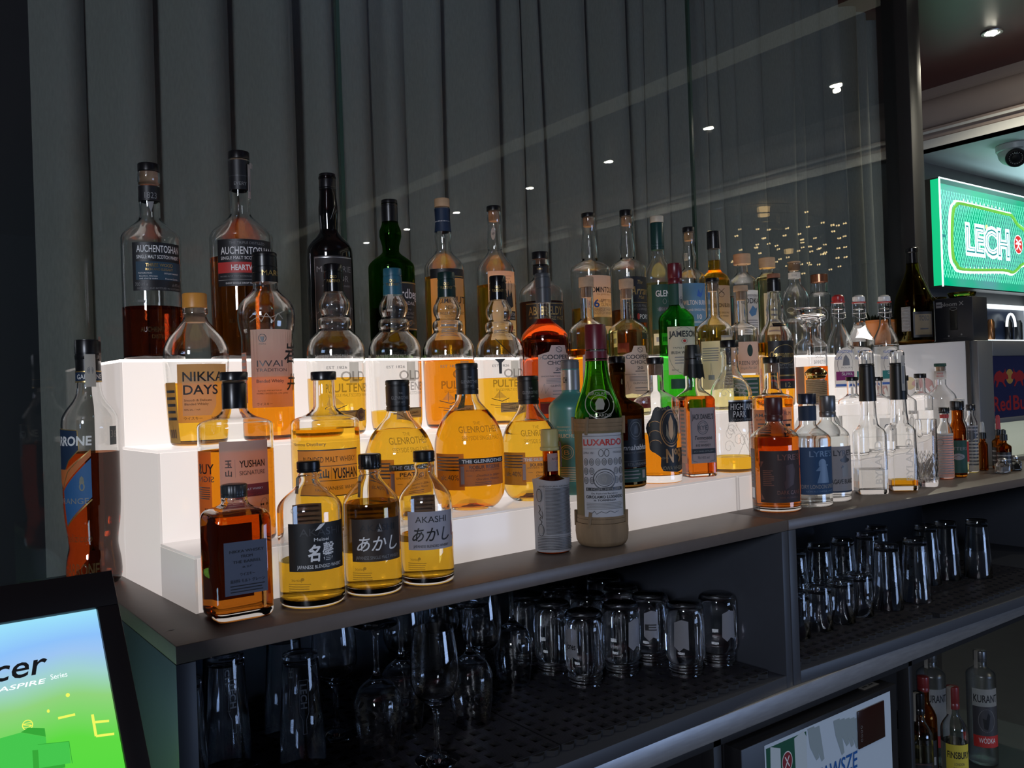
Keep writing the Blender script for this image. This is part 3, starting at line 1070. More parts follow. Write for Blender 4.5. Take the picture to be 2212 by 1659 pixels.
b = B('D', 'clear bottle with long tapering neck and pale label, right of the broad dark red bottle', 1.399, 1.549, 0.0476, 0.208, 0.238, 0.0166, 0.3381, 0.3481, liq='gold', lvl=0.118, k=1.5, cap='stopper', rc=0.0168, neck=[(0, 1.2), (0.1, 1.22), (0.4, 1.1), (0.7, 0.92), (0.72, 1.0), (0.98, 1.0)], n=48)
b.label(0.040, 0.1936, 0.040, PWH, [('B', -1, 1, 0.0, 0.10, NAVY), ('B', -1, 1, 0.22, 0.36, GOLD), ('T', 'TOMINTOUL', 0.0, 0.78, 0.085, INK, 0.9, 0.015), ('T', 'the gentle dram', 0.1, 0.71, 0.03, GOLD, 0.5), ('T', '16', -0.55, 0.57, 0.12, INKB, 0.3, 0.02), ('T', 'YEARS', -0.2, 0.60, 0.03, INKG, 0.2), ('T', 'SPEYSIDE', 0.35, 0.61, 0.05, INK, 0.5), ('T', 'GLENLIVET', 0.35, 0.55, 0.05, INK, 0.5), ('T', 'SINGLE MALT', 0.1, 0.47, 0.04, INKG, 0.7), ('T', 'SCOTCH WHISKY', 0.1, 0.42, 0.04, INKG, 0.7)], S(b, 36))

b = B('D', 'clear bottle with cork and black script label, second right of the broad dark red bottle', 1.528, 1.552, 0.0446, 0.2186, 0.2497, 0.0165, 0.3523, 0.3684, liq='copper', lvl=0.1183, k=1.5, cap='stopper', rc=0.0165, neck=[(0, 1.15), (0.25, 1.18), (0.5, 0.98), (0.75, 0.92), (0.77, 1.0), (0.98, 1.0)])
b.label(0.085, 0.1978, 0.038, PBK, [('T', 'The', 0.1, 0.88, 0.09, GOLD, 0.2, 0, 0.3), ('T', 'Arran', 0.1, 0.70, 0.18, GOLD, 0.75, 0.01, 0.3), ('T', 'Malt', 0.2, 0.55, 0.08, GOLD, 0.25, 0, 0.3), ('B', -0.8, 1, 0.43, 0.44, GOLD), ('T', 'SINGLE MALT', 0.05, 0.37, 0.055, INKG, 0.75), ('T', 'SCOTCH WHISKY', 0.05, 0.29, 0.055, INKG, 0.75), ('E', -0.1, 0.13, 0.1, 0.07, RED), ('T', 'PORT', 0.4, 0.13, 0.1, INKW, 0.4)], S(b, 34))
b.label(0.012, 0.035, 0.034, MAROON, [], S(b, 34), name='foot_label')

b = B('D', 'slim green-tinted bottle with cream cap and dark green neck on the top step', 1.637, 1.552, 0.0398, 0.203, 0.2695, 0.0170, 0.2767, 0.3633, liq='pale', lvl=0.190, k=1.0, cap='none', prof=std_profile(0.0398, 0.203, 0.2695, 0.0158, 0.345, 1.0))
b.screw(0.346, 0.3633, 0.0176, pbr('cream_plastic', (0.62, 0.55, 0.42), 0.4), 0, groove=False)
b.capsule(0.276, 0.3457, 0.0172, pbr('bottle_green_foil', (0.012, 0.05, 0.045), 0.3), name='neck_sleeve', rings=(0.1, 0.2))
b.label(0.070, 0.184, 0.036, GREENP, [('T', 'GLEN', -0.2, 0.80, 0.14, INKW, 0.5, 0.01), ('O', -0.1, 0.62, 0.14, 0.06, 0.001, INKG), ('O', 0.3, 0.62, 0.14, 0.06, 0.001, INKG), ('B', -0.5, 0.5, 0.40, 0.5, INKD), ('T', 'SINGLE MALT', -0.1, 0.45, 0.06, INKG, 0.5), ('T', '10', 0.1, 0.14, 0.08, INKW, 0.12)], S(b, 24))
b.label(0.030, 0.060, 0.034, PWH, [('B', -0.8, 0.8, 0.3, 0.7, INKG)], S(b, 24), name='foot_label')

b = B('D', 'clear bottle with bright blue label and black-topped cork on the top step', 1.756, 1.552, 0.0396, 0.2038, 0.2382, 0.0155, 0.3313, 0.3447, liq='gold', lvl=0.09, k=1.4, cap='stopper', rc=0.0158, neck=[(0, 1.05), (0.15, 1.08), (0.3, 1.22), (0.5, 1.0), (0.7, 0.92), (0.72, 1.0), (0.98, 1.0)])
b.label(0.080, 0.1928, 0.040, BLUEP, [('T', 'WILTON BURN', 0.1, 0.55, 0.11, INKW, 0.8, 0.01), ('T', 'HIGHLAND SINGLE MALT', 0.05, 0.38, 0.05, INKW, 0.85), ('T', '10', 0.35, 0.22, 0.11, INKW, 0.16, 0.01), ('P', [(0.2, 0.7), (0.3, 0.85), (0.5, 0.75), (0.7, 0.9), (0.6, 0.72), (0.45, 0.66)], INKB), ('T', 'Distillery', 0.2, 0.10, 0.06, INKW, 0.4, 0, 0.3)], S(b, 12))
b.label(0.255, 0.275, 0.005, STRIP, [('O', 0, 0.5, 0.7, 0.35, 0.0008, INKG)], S(b, -30), name='neck_sticker', off=0.001)

b = B('D', 'bottle of golden whisky filled into the neck, under a black capsule on the top step', 1.855, 1.552, 0.0392, 0.2047, 0.2373, 0.0165, 0.2939, 0.3416, liq='gold', lvl=0.2625, k=1.4, cap='capsule', rc=0.0176)
b.label(0.080, 0.1908, 0.036, PWH, [('L', [(-0.2, 0.78), (0.3, 0.93)], 0.0012, INK), ('L', [(-0.2, 0.93), (0.3, 0.78)], 0.0012, INK), ('O', 0.05, 0.78, 0.22, 0.07, 0.001, INK), ('T', 'WILTON BURN', 0.05, 0.52, 0.10, INK, 0.8, 0.012), ('T', 'HIGHLAND SINGLE MALT', 0.05, 0.34, 0.045, INK, 0.7), ('T', 'SCOTCH WHISKY', 0.05, 0.26, 0.045, INK, 0.6), ('T', 'est. 2012', 0.0, 0.09, 0.04, INKG, 0.3)], S(b, 22))
b.toppaper(0.3416, 0.0176, length=0.06, w=0.004, ang=deg(60) - b.view)

b = B('D', 'clear vodka bottle with a wide pale wooden cap on the top step', 1.973, 1.552, 0.0400, 0.2074, 0.2385, 0.0150, 0.2579, 0.2877, gl='flint', liq='water', lvl=0.17, k=1.0, cap='stopper', capm=WOOD, rc=0.0238, cork=False, name='vodka_bottle')
b.label(0.060, 0.1829, 0.038, paper('mist_paper', (0.62, 0.62, 0.60), 0.4), [('T', 'TOSKENSKA', 0.1, 0.88, 0.06, INKG, 0.7), ('T', 'VODKA', 0.1, 0.76, 0.12, INK, 0.8, 0.01), ('P', [(-0.1, 0.5), (0.2, 0.65), (0.5, 0.58), (0.7, 0.62), (0.5, 0.45), (0.1, 0.40)], BLUEP)] + rules(6, 0.32, 0.05, INKG, -0.4, 0.8), S(b, 26))

b = B('D', 'narrow bottle of straw spirit with a pale wooden cap, right of the clear vodka', 2.085, 1.552, 0.0350, 0.2191, 0.2437, 0.0166, 0.2537, 0.2843, liq='pale', lvl=0.2271, k=1.0, cap='stopper', capm=WOOD, rc=0.0230, cork=False, name='spirit_bottle')
b.label(0.06, 0.18, 0.030, paper('straw_paper', (0.6, 0.55, 0.4), 0.35), [('T', 'Nº 3', 0, 0.8, 0.1, INK, 0.5)] + rules(5, 0.6, 0.1, INKG), S(b, 30))

b = B('D', 'clear bottle with a round globe shoulder and slim neck on the top step', 2.213, 1.552, 0.0391, 0.12, 0.2, 0.016, 0.2758, 0.2813, gl='flint', liq='water', lvl=0.10, cap='stopper', capm=CORK, rc=0.0190, cork=True, name='spirit_bottle',
      prof=[(0, 0.030), (0.004, 0.034), (0.02, 0.036), (0.10, 0.037)] + crom([(0.112, 0.033), (0.12, 0.0325), (0.135, 0.0372), (0.155, 0.0395), (0.175, 0.0385), (0.195, 0.031), (0.208, 0.0215), (0.22, 0.0175), (0.25, 0.0165), (0.272, 0.0185), (0.2758, 0.0185)], 3))
b.band(0.230, 0.248, PWH, [('T', 'SIGNAR', 0, 0.5, 0.35, INKG, 0.14)], rot=S(b, 0))
b.label(0.125, 0.145, 0.03, None, [('O', -0.45, 0.5, 0.4, 0.4, 0.001, EMB), ('O', 0.45, 0.5, 0.4, 0.4, 0.001, EMB)], S(b, 0), name='raised_lettering')

b = B('D', 'clear bottle with a copper cap and round monogram, last on the top step', 2.337, 1.552, 0.0332, 0.1829, 0.197, 0.0226, 0.2238, 0.2492, gl='flint', liq='water', lvl=0.15, cap='stopper', capm=pbr('copper_cap', (0.42, 0.17, 0.09), 0.25, metal=0.8), rc=0.0253, cork=False, name='gin_bottle')
b.label(0.095, 0.150, 0.024, None, [('O', 0, 0.5, 0.9, 0.42, 0.0022, INKG), ('T', 'G', 0, 0.5, 0.45, INKG, 0.5, 0.02)], S(b, 5))

# ================= middle step
b = B('C', 'round-shouldered whisky bottle with orange stopper and square tan label', 0.405, 1.349, 0.0485, 0.1477, 0.1987, 0.0160, 0.2079, 0.2307, liq='gold', lvl=0.0938, cap='stopper', capm=pbr('orange_stopper', (0.72, 0.30, 0.05), 0.4, emit=(0.7, 0.28, 0.04), estr=0.0), rc=0.0180, cork=True, n=72,
      prof=[(0, 0.036), (0.002, 0.0395), (0.006, 0.0412), (0.02, 0.0425), (0.06, 0.0450), (0.10, 0.0470), (0.125, 0.0482)] + crom([(0.135, 0.0484), (0.147, 0.0472), (0.162, 0.0405), (0.177, 0.0285), (0.188, 0.0195), (0.1955, 0.0165)], 4) + [(0.1985, 0.0163), (0.1995, 0.0185), (0.2065, 0.0185), (0.2079, 0.0170)])
b.label(0.0344, 0.1214, 0.039, TAN, [('P', [(-0.80, 0.12), (-0.80, 0.78), (0.25, 0.78), (0.45, 0.6), (0.45, 0.3), (0.25, 0.12)], PCR), ('T', 'NIKKA', 0.0, 0.79, 0.165, INK, 0.78, 0.012), ('T', 'DAYS', -0.12, 0.565, 0.165, INK, 0.64, 0.012), ('T', 'Smooth & Delicate', -0.24, 0.385, 0.04, INK, 0.50), ('T', 'Blended Whisky', -0.29, 0.32, 0.04, INK, 0.43), ('T', '40% alc. / vol.', -0.45, 0.225, 0.03, INK, 0.3), ('T', 'ウイスキー', -0.42, 0.075, 0.05, INK, 0.33), ('T', 'NIKKA', 0.45, 0.075, 0.045, INK, 0.2)], S(b, 12))
b.label(0.005, 0.095, 0.012, paper('print_back', (0.5, 0.36, 0.12), 0.5), rules(5, 0.85, 0.4, INKD) + [('B', -0.6 + 0.2 * i, -0.52 + 0.2 * i + 0.05 * (i % 2), 0.08, 0.22, INKD) for i in range(6)], S(b, -55), name='side_label')

b = B('C', 'tall clear bottle with long black capsule and pale rose label with brush calligraphy', 0.519, 1.354, 0.0431, 0.2205, 0.2422, 0.0185, 0.2527, 0.3014, liq='orange', lvl=0.1009, cap='capsule', rc=0.0196, r0=0.0203, n=72, rings=(0.86, 0.5, 0.3),
      prof=[(0, 0.034), (0.002, 0.038), (0.006, 0.0395), (0.03, 0.0400), (0.10, 0.0405), (0.145, 0.0408)] + crom([(0.155, 0.0405), (0.168, 0.0408), (0.182, 0.0438), (0.196, 0.0452), (0.210, 0.0440), (0.222, 0.0385), (0.232, 0.0285), (0.240, 0.0210), (0.246, 0.0192)], 4) + [(0.252, 0.0190), (0.295, 0.0175)])
b.label(0.0524, 0.1749, 0.0365, PINKP, [('O', -0.46, 0.89, 0.17, 0.055, 0.0012, INKD), ('P', [(-0.56, 0.91), (-0.36, 0.91), (-0.40, 0.86), (-0.46, 0.84), (-0.52, 0.86)], INKD), ('T', 'MARS', -0.46, 0.815, 0.02, INKD, 0.14), ('T', 'IWAI', -0.18, 0.565, 0.085, INKD, 0.54), ('T', 'TRADITION', -0.10, 0.48, 0.042, INKD, 0.66), ('T', 'Blended Whisky', -0.18, 0.34, 0.042, INKD, 0.58, 0.01), ('T', 'BLENDED AND BOTTLED BY', -0.2, 0.215, 0.018, INK, 0.5), ('T', 'HOMBO SHUZO CO., LTD. JAPAN', -0.08, 0.18, 0.02, INK, 0.68), ('T', 'ウイスキー', -0.44, 0.045, 0.035, INK, 0.32), ('T', '岩', 0.86, 0.70, 0.27, INK, 0.42, 0.015, 0.2), ('T', '井', 0.90, 0.32, 0.22, INK, 0.36, 0.015, 0.2)], S(b, 14))
b.label(0.262, 0.272, 0.015, None, [('T', 'MARS', 0, 0.5, 0.9, GOLD, 0.9)], S(b, 30), name='capsule_print', off=0.0026)
b.label(0.182, 0.205, 0.026, None, [('L', [(-1, 0.5), (-0.6, 0.9), (-0.3, 0.2), (0, 0.8), (0.4, 0.2), (0.7, 0.8), (1, 0.4)], 0.0012, EMB), ('L', [(-1, 0.2), (-0.4, 0.6), (0.3, 0.5), (1, 0.9)], 0.001, EMB)], S(b, 0), name='raised_lettering')
SIDE = film('side_print', (0.35, 0.2, 0.1), 0.6, 0.4)
b.label(0.06, 0.14, 0.008, paper('pink_side_paper', (0.62, 0.32, 0.24), 0.5), rules(8, 0.95, 0.1, INKG), S(b, -62), name='side_label')


def pulteney(label, x, y, s, cap_c, liq, lvl, tint, extra=None):
    pr = [(0, 0.038), (0.002, 0.0425), (0.006, 0.0455), (0.02, 0.0475), (0.06, 0.0485), (0.12, 0.0492)] + crom([(0.138, 0.0492), (0.150, 0.0478), (0.162, 0.0425), (0.172, 0.0335), (0.177, 0.0285), (0.1795, 0.0268)], 4) + \
        crom([(0.182, 0.0275), (0.187, 0.0290), (0.192, 0.0290), (0.197, 0.0275), (0.200, 0.0238), (0.203, 0.0222), (0.207, 0.0235), (0.214, 0.0262), (0.221, 0.0267), (0.228, 0.0252), (0.236, 0.0205), (0.243, 0.0172), (0.250, 0.0158)], 3) + [(0.256, 0.0152), (0.284, 0.0140)]
    pr = [(z, r * s) for z, r in pr]
    b = B('C', label, x, y, 0.0492 * s, 0.14, 0.18, 0.015, 0.243, 0.2905, liq=liq, lvl=lvl, cap='capsule', capm=cap_c, rc=0.0162, r0=0.0172, n=64, prof=pr, rings=(0.70, 0.42))
    b.label(0.030, 0.126, 0.047 * s, None, [('O', -0.12, 0.2, 0.01, 0.01, 0.0, EMBD), ('P', [(0.02, 0.96), (0.42, 0.96), (0.42, 0.60), (0.02, 0.60)], film('pale_crest', (0.45, 0.45, 0.3), 0.45)), ('T', 'OLD', 0.2, 0.72, 0.17, tint, 0.5, 0.02), ('T', 'PULTENEY', 0.16, 0.52, 0.15, tint, 0.92, 0.02), ('T', 'SINGLE MALT SCOTCH WHISKY', 0.16, 0.39, 0.055, tint, 0.8), ('T', 'EST 1826', -0.42, 0.87, 0.05, INKG, 0.35),
        ('L', [(-0.85, 0.22), (-0.4, 0.16), (-0.1, 0.22)], 0.0012, INKD), ('L', [(-0.5, 0.2), (-0.5, 0.38)], 0.0008, INKD), ('P', [(-0.5, 0.37), (-0.74, 0.23), (-0.5, 0.23)], SIDE), ('P', [(-0.48, 0.36), (-0.2, 0.23), (-0.48, 0.23)], SIDE), ('L', [(-0.9, 0.1), (-0.4, 0.06), (0.2, 0.1)], 0.0008, INKD), ('L', [(-0.7, 0.04), (0.1, 0.0), (0.5, 0.05)], 0.0008, INKD)], S(b, 24))
    b.label(0.024, 0.042, 0.030 * s, paper('thin_gold_paper', (0.42, 0.36, 0.22), 0.4), [('B', -0.96, 0.96, 0.9, 0.95, INKD), ('T', 'Malt Master', 0.1, 0.5, 0.22, INKD, 0.5, 0, 0.3)] + rules(1, 0.2, 0.1, INKD), S(b, 34), name='foot_label')
    b.label(0.257, 0.270, 0.010, None, [('T', 'OLD', 0, 0.8, 0.4, GOLD, 0.45), ('T', 'PULTENEY', 0, 0.28, 0.4, GOLD, 0.95)], S(b, 0), name='capsule_print', off=0.0030)
    b.label(0.126, 0.138, 0.030 * s, None, [('T', 'THE GENUINE MARITIME MALT', 0, 0.5, 0.6, EMB, 0.95)], S(b, -10), name='raised_lettering')
    return b


b = pulteney('bulb-necked bottle with black capsule and yellow whisky, leftmost of four alike', 0.641, 1.359, 1.0, CAPK, 'gold', 0.097, EMBD)
b.label(0.022, 0.046, 0.0105, None, [('E', 0, 0.5, 1, 0.46, pbr('bronze_seal', (0.12, 0.05, 0.03), 0.4)), ('O', 0, 0.5, 0.85, 0.4, 0.001, GOLD), ('T', '1989', 0, 0.5, 0.25, GOLD, 0.6)], S(b, 50), name='seal_sticker', off=0.0018)
b = pulteney('bulb-necked bottle with teal blue capsule, nearly empty, second of four alike', 0.758, 1.365, 0.95, pbr('teal_capsule', (0.02, 0.11, 0.16), 0.35), 'gold', 0.0369, EMBD)
b.label(0.212, 0.243, 0.005, STRIP, [], S(b, -15), name='paper_slip', off=0.001)
tube('cord', crom([(-0.034, -0.02, 0.158), (-0.02, -0.030, 0.172), (0.0, -0.032, 0.182), (0.02, -0.027, 0.188), (0.029, -0.014, 0.197), (0.024, 0.02, 0.19)], 4), 0.0012, pbr('brown_cord', (0.16, 0.09, 0.04), 0.8), b.root, 6)
b = pulteney('bulb-necked bottle with dark green capsule and orange whisky, third of four alike', 0.875, 1.370, 0.985, pbr('pine_capsule', (0.006, 0.025, 0.022), 0.3), 'orange', 0.1255, EMBD)
b.label(0.036, 0.062, 0.008, GREENP, [('O', 0, 0.6, 0.6, 0.25, 0.0006, GOLD), ('T', '15', 0, 0.6, 0.25, GOLD, 0.4)], S(b, 20), name='age_sticker', off=0.0016)
b = pulteney('bulb-necked bottle hung with a black ribbon medal, last of four alike', 0.998, 1.376, 0.965, CAPK, 'gold', 0.0902, EMBD)
tube('ribbon', [(-0.024, -0.020, 0.165), (-0.012, -0.046, 0.138), (0.0, -0.050, 0.128), (0.010, -0.046, 0.140), (0.022, -0.022, 0.168)], 0.0008, INK, b.root, 6)
bm, mats = flat_art([('P', [(-1, 1), (1, 1), (0.3, 0.75), (0.25, 0), (-0.25, 0), (-0.3, 0.75)], INK)], 0.010, 0.028)
b.wrap(bm, 0.098, 0.002, S(b, 0))
finish('medal_tail', bm, mats, b.root, smooth=False)

DRED = LQ['liqueur']


def coopers(label, x, y, r, hs, hk, rn, hc, H, liq, lvl, cap, capm, rc, foot):
    b = B('C', label, x, y, r, hs, hk, rn, hc, H, liq=liq, lvl=lvl, k=1.5, cap=cap, capm=capm, rc=rc, n=56, rings=(0.5, 0.85))
    b.label(0.046, 0.152, r * 0.86, None, [('P', [(-1, 0.05), (-0.9, 0.0), (-0.5, 0.03), (0, 0.0), (0.6, 0.02), (0.95, 0.0), (1, 0.06), (0.98, 0.80), (0.6, 0.86), (0.5, 1.0), (-0.3, 1.0), (-0.42, 0.88), (-0.95, 0.82)], paper('cask_paper', (0.62, 0.52, 0.47), 0.2)), ('T', 'The', -0.7, 0.76, 0.05, INKG, 0.2, 0, 0.3), ('O', 0.1, 0.92, 0.18, 0.055, 0.0012, INKD), ('L', [(-0.08, 0.96), (0.28, 0.88)], 0.001, INKD),
        ('T', "COOPER'S", 0.05, 0.78, 0.085, INKD, 0.82, 0.02), ('T', 'CHOICE', 0.08, 0.67, 0.075, INKD, 0.6, 0.015), ('T', '20', 0.06, 0.55, 0.06, INKD, 0.2, 0.01), ('B', -0.25, 0.4, 0.475, 0.49, INKD), ('T', 'SINGLE MALT SCOTCH WHISKY', 0.0, 0.42, 0.025, INKD, 0.85), ('T', 'GLENTAUCHERS', 0.2, 0.24, 0.04, INKD, 0.6), ('L', [(-0.85, 0.12), (-0.7, 0.28), (-0.65, 0.1), (-0.5, 0.2)], 0.0005, INKG)] + rules(4, 0.37, 0.29, INKG, -0.6, 0.7) + rules(2, 0.14, 0.08, INKG, -0.3, 0.7), S(b, 30))
    b.label(0.016, 0.040, r * 0.8, foot, [('B', -0.96, 0.96, 0.9, 0.94, GOLD), ('T', 'PORT CASK', 0.0, 0.5, 0.25, INKW, 0.5)], S(b, 30), name='foot_label')
    return b


coopers('round-shouldered bottle of deep red whisky under a long grey capsule', 1.108, 1.371, 0.0480, 0.1612, 0.2102, 0.0146, 0.2403, 0.3006, 'liqueur', 0.2073, 'capsule', pbr('slate_capsule', (0.055, 0.06, 0.065), 0.4), 0.0158, MAROON)
coopers('cork-topped bottle of orange whisky behind the dark red foil neck, middle step', 1.231, 1.377, 0.0411, 0.1788, 0.2132, 0.0142, 0.2780, 0.2997, 'orange', 0.1463, 'stopper', CORK, 0.0160, MAROON)
coopers('cork-topped bottle of pale yellow whisky, left of the green bottle on the middle step', 1.354, 1.382, 0.0437, 0.1803, 0.2162, 0.0145, 0.2800, 0.3022, 'pale', 0.1875, 'stopper', CORK, 0.0162, MAROON)

b = B('C', 'bright green glass bottle with red cap and cream label on the middle step', 1.517, 1.387, 0.0413, 0.2113, 0.249, 0.0160, 0.2986, 0.3471, gl='green', liq='pale', lvl=0.0981, k=1.4, cap='screw', capm=pbr('dark_red_cap', (0.12, 0.012, 0.018), 0.3), rc=0.0165, ribs=0, n=56)
b.label(0.0873, 0.1973, 0.039, paper('ivory_dense_paper', (0.70, 0.62, 0.47), 0.15), [('T', 'JAMESON', 0.0, 0.85, 0.125, INK, 0.92, 0.025), ('O', 0.0, 0.70, 0.2, 0.055, 0.001, INKG), ('E', 0.0, 0.70, 0.1, 0.03, RED), ('T', 'TRIPLE DISTILLED', 0.0, 0.56, 0.035, INK, 0.7), ('T', 'IRISH WHISKEY', 0.0, 0.46, 0.06, INK, 0.8, 0.01), ('O', 0.0, 0.50, 0.98, 0.49, 0.0006, GREENP), ('T', '40% vol', -0.6, 0.1, 0.03, INK, 0.2)] + rules(3, 0.36, 0.24, INKG, -0.6, 0.6), S(b, 24))
b.label(0.055, 0.078, 0.024, GREENP, [], S(b, 10), name='foot_label')
b.band(0.2495, 0.298, GREENP, [])
b.label(0.240, 0.298, 0.0055, STRIP, [('O', 0, 0.3, 0.9, 0.18, 0.001, INKD), ('E', 0, 0.3, 0.5, 0.1, INKD)], S(b, 45), name='neck_strip', off=0.002)

b = B('C', 'clear bottle with black-topped cork and grey photo label, right of the green bottle', 1.648, 1.387, 0.0436, 0.1891, 0.2283, 0.0150, 0.3088, 0.3189, liq='pale', lvl=0.1734, k=1.3, cap='stopper', rc=0.0162, neck=[(0, 1.05), (0.3, 1.0), (0.98, 1.0)])
b.label(0.05, 0.178, 0.020, GREYP, [('B', -0.9, 0.9, 0.45, 0.75, INKD), ('P', [(-0.6, 0.47), (-0.5, 0.68), (-0.2, 0.7), (0.0, 0.58), (0.5, 0.62), (0.7, 0.47)], INKG)] + rules(6, 0.35, 0.08, INKG), S(b, 48))
b.label(0.05, 0.165, 0.024, paper('ivory_paper', (0.66, 0.62, 0.5), 0.45), [('L', [(-0.1, 0.3), (0.0, 0.55), (0.1, 0.3)], 0.0006, INKG), ('B', -0.3, 0.3, 0.2, 0.3, INKG)] + rules(6, 0.85, 0.6, INKG), S(b, -12), name='side_label')

b = B('C', 'clear bottle with cork and beige label bearing a dark oval leaf', 1.754, 1.387, 0.0390, 0.1926, 0.2145, 0.0160, 0.2906, 0.3056, liq='gold', lvl=0.082, k=1.2, cap='stopper', capm=CORK, rc=0.0178)
b.label(0.0864, 0.1637, 0.036, PINKP, [('E', 0.2, 0.72, 0.20, 0.19, pbr('leaf_ink', (0.02, 0.05, 0.035), 0.6)), ('T', 'GREEN SPOT', 0.1, 0.33, 0.13, INKD, 0.9), ('T', 'Single Pot Still', 0.1, 0.17, 0.08, INKG, 0.6, 0, 0.3)], S(b, 16))
b.label(0.030, 0.076, 0.036, GREENP, rules(4, 0.9, 0.2, INKG), S(b, 16), name='foot_label')

b = B('C', 'waisted bottle of amber whisky with black capsule and black script label', 1.889, 1.387, 0.0435, 0.1798, 0.268, 0.0165, 0.296, 0.3301, liq='deepgold', lvl=0.1643, cap='capsule', rc=0.0170, r0=0.0175, prof=[(0, 0.037), (0.002, 0.041), (0.006, 0.043), (0.05, 0.0435), (0.13, 0.0435)] + crom([(0.15, 0.0435), (0.17, 0.0432), (0.186, 0.0395), (0.20, 0.0315), (0.213, 0.0240), (0.226, 0.0205), (0.24, 0.0208), (0.254, 0.0212), (0.268, 0.0195), (0.28, 0.0170)], 4) + [(0.296, 0.0162), (0.322, 0.0150)])
b.stopper(0.3302, 0.3420, 0.0165, pbr('russet_cork', (0.30, 0.12, 0.06), 0.7), False, name='stopper_top')
b.label(0.0446, 0.1667, 0.040, PBK, [('T', 'Cragganmore', 0.0, 0.72, 0.13, GOLD, 0.9, 0.02, 0.2), ('O', 0.1, 0.72, 0.8, 0.2, 0.0014, GOLD), ('T', 'SPEYSIDE', 0.2, 0.50, 0.04, INKG, 0.5), ('T', 'SINGLE MALT WHISKY', 0.2, 0.44, 0.035, INKG, 0.7), ('B', -1, 1, 0.26, 0.29, GOLD), ('B', -1, 1, 0.16, 0.2, RED), ('T', '12', 0.2, 0.08, 0.1, GOLD, 0.2)], S(b, 26))
b.label(0.204, 0.213, 0.020, PBK, [('T', 'SCOTCH WHISKY', 0, 0.5, 0.3, GOLD, 0.8)], S(b, 30), name='neck_label', off=0.002)

# square decanter with a broad disc stopper
dp = [(0, 0.0285), (0.002, 0.0312), (0.006, 0.0318), (0.05, 0.0318), (0.152, 0.0318), (0.158, 0.0312), (0.162, 0.0285), (0.168, 0.0262), (0.1725, 0.0240), (0.177, 0.0225), (0.2065, 0.0215), (0.211, 0.0255), (0.2165, 0.0275), (0.221, 0.0265), (0.2235, 0.0225)]
b = B('C', 'square glass decanter of orange whisky with a wide clear disc stopper', 2.040, 1.387, 0.0318, 0.160, 0.180, 0.02, 0.2235, 0.257, gl='flint', liq='orange', lvl=0.1001, cap='none', prof=dp, sq=True, seen=41, p=10, name='decanter', n=64)
lathe('glass_stopper', [(0.205, 0), (0.205, 0.0165), (0.2245, 0.0180), (0.2262, 0.020), (0.229, 0.030), (0.232, 0.0395), (0.2345, 0.0415), (0.2375, 0.0400), (0.2385, 0.033), (0.240, 0.0325), (0.2535, 0.0335), (0.2555, 0.0365), (0.2570, 0.0365), (0.2585, 0.034), (0.2585, 0)], GL['flint'], b.root, 48)
b.label(0.100, 0.145, 0.026, None, [('T', 'HANKEY', 0, 0.62, 0.24, INKG, 0.6), ('T', 'BANNISTER', 0, 0.26, 0.24, INKG, 0.75), ('O', 0, 0.95, 0.15, 0.12, 0.0008, INKG)], 0, True)


def swing(label, x, y, r, hs, hk, rn, H, gl, lvl, mat, rubber, tilt, paint):
    b = B('C', label, x, y, r, hs, hk, rn, H - 0.03, H, gl=gl, liq='water', lvl=lvl, cap='none', k=0.95, prof=std_profile(r, hs, hk - 0.02, rn, H - 0.024, 0.95, lip=0.0022), name='swing_top_bottle')
    lathe('porcelain_stopper', [(H - 0.0238, 0), (H - 0.0236, rn * 0.95), (H - 0.016, rn * 1.12), (H - 0.006, rn * 1.05), (H - 0.0015, rn * 0.7), (H, 0)], mat, b.root, 28)
    lathe('rubber_ring', [(H - 0.0237, rn * 0.9), (H - 0.0237, rn * 1.22), (H - 0.0205, rn * 1.22), (H - 0.0205, rn * 0.9)], rubber, b.root, 28)
    q = rn + 0.0035
    bm = bmesh.new()
    tube_into(bm, [(-q, 0, H - 0.062), (-q, 0, H - 0.03), (-rn * 0.9, 0, H - 0.004), (0, 0, H - 0.001), (rn * 0.9, 0, H - 0.004), (q, 0, H - 0.03), (q, 0, H - 0.062)], 0.0011, 6)
    tube_into(bm, [(-q, 0, H - 0.055), (-q * 0.7, -q * 0.9, H - 0.066), (0, -q * 1.3, H - 0.07), (q * 0.7, -q * 0.9, H - 0.066), (q, 0, H - 0.055)], 0.0011, 6)
    tube_into(bm, [(q * math.cos(2 * PI * i / 20), q * math.sin(2 * PI * i / 20), H - 0.052) for i in range(20)], 0.001, 6, True)
    w = finish('wire_bail', bm, pbr('steel_wire', (0.35, 0.35, 0.36), 0.35, metal=1.0), b.root, recalc=True)
    w.rotation_euler = (0, 0, deg(25) - b.view)
    arch = [(-1, 0.0)] + [(-math.cos(PI * i / 14), 0.58 + 0.42 * math.sin(PI * i / 14)) for i in range(15)] + [(1, 0.0)]
    b.label(0.040, 0.1499, r * 0.85, None, [('P', arch, PWH), ('O', 0, 0.58, 0.72, 0.3, 0.0012, INKG), ('P', [(-0.3, 0.55), (-0.2, 0.75), (0, 0.82), (0.3, 0.7), (0.35, 0.55)], INKG), ('T', 'KLASZTORNA', 0, 0.90, 0.07, INKB, 0.7, 0.01), ('T', 'KLASZ', -0.62, 0.74, 0.07, INKB, 0.3, 0.01), ('T', 'POLSKA', 0.1, 0.50, 0.04, INKG, 0.5), ('B', -0.85, 0.9, 0.18, 0.40, paint), ('T', paint.name == 'plum_paper' and 'ŚLIWA' or 'GRUSZKA', 0.1, 0.34, 0.07, INKW, 0.5), ('T', '0,7', 0.2, 0.24, 0.04, INKW, 0.3), ('B', -0.9, 0.6, 0.03, 0.09, INKB)], S(b, 24))
    return b


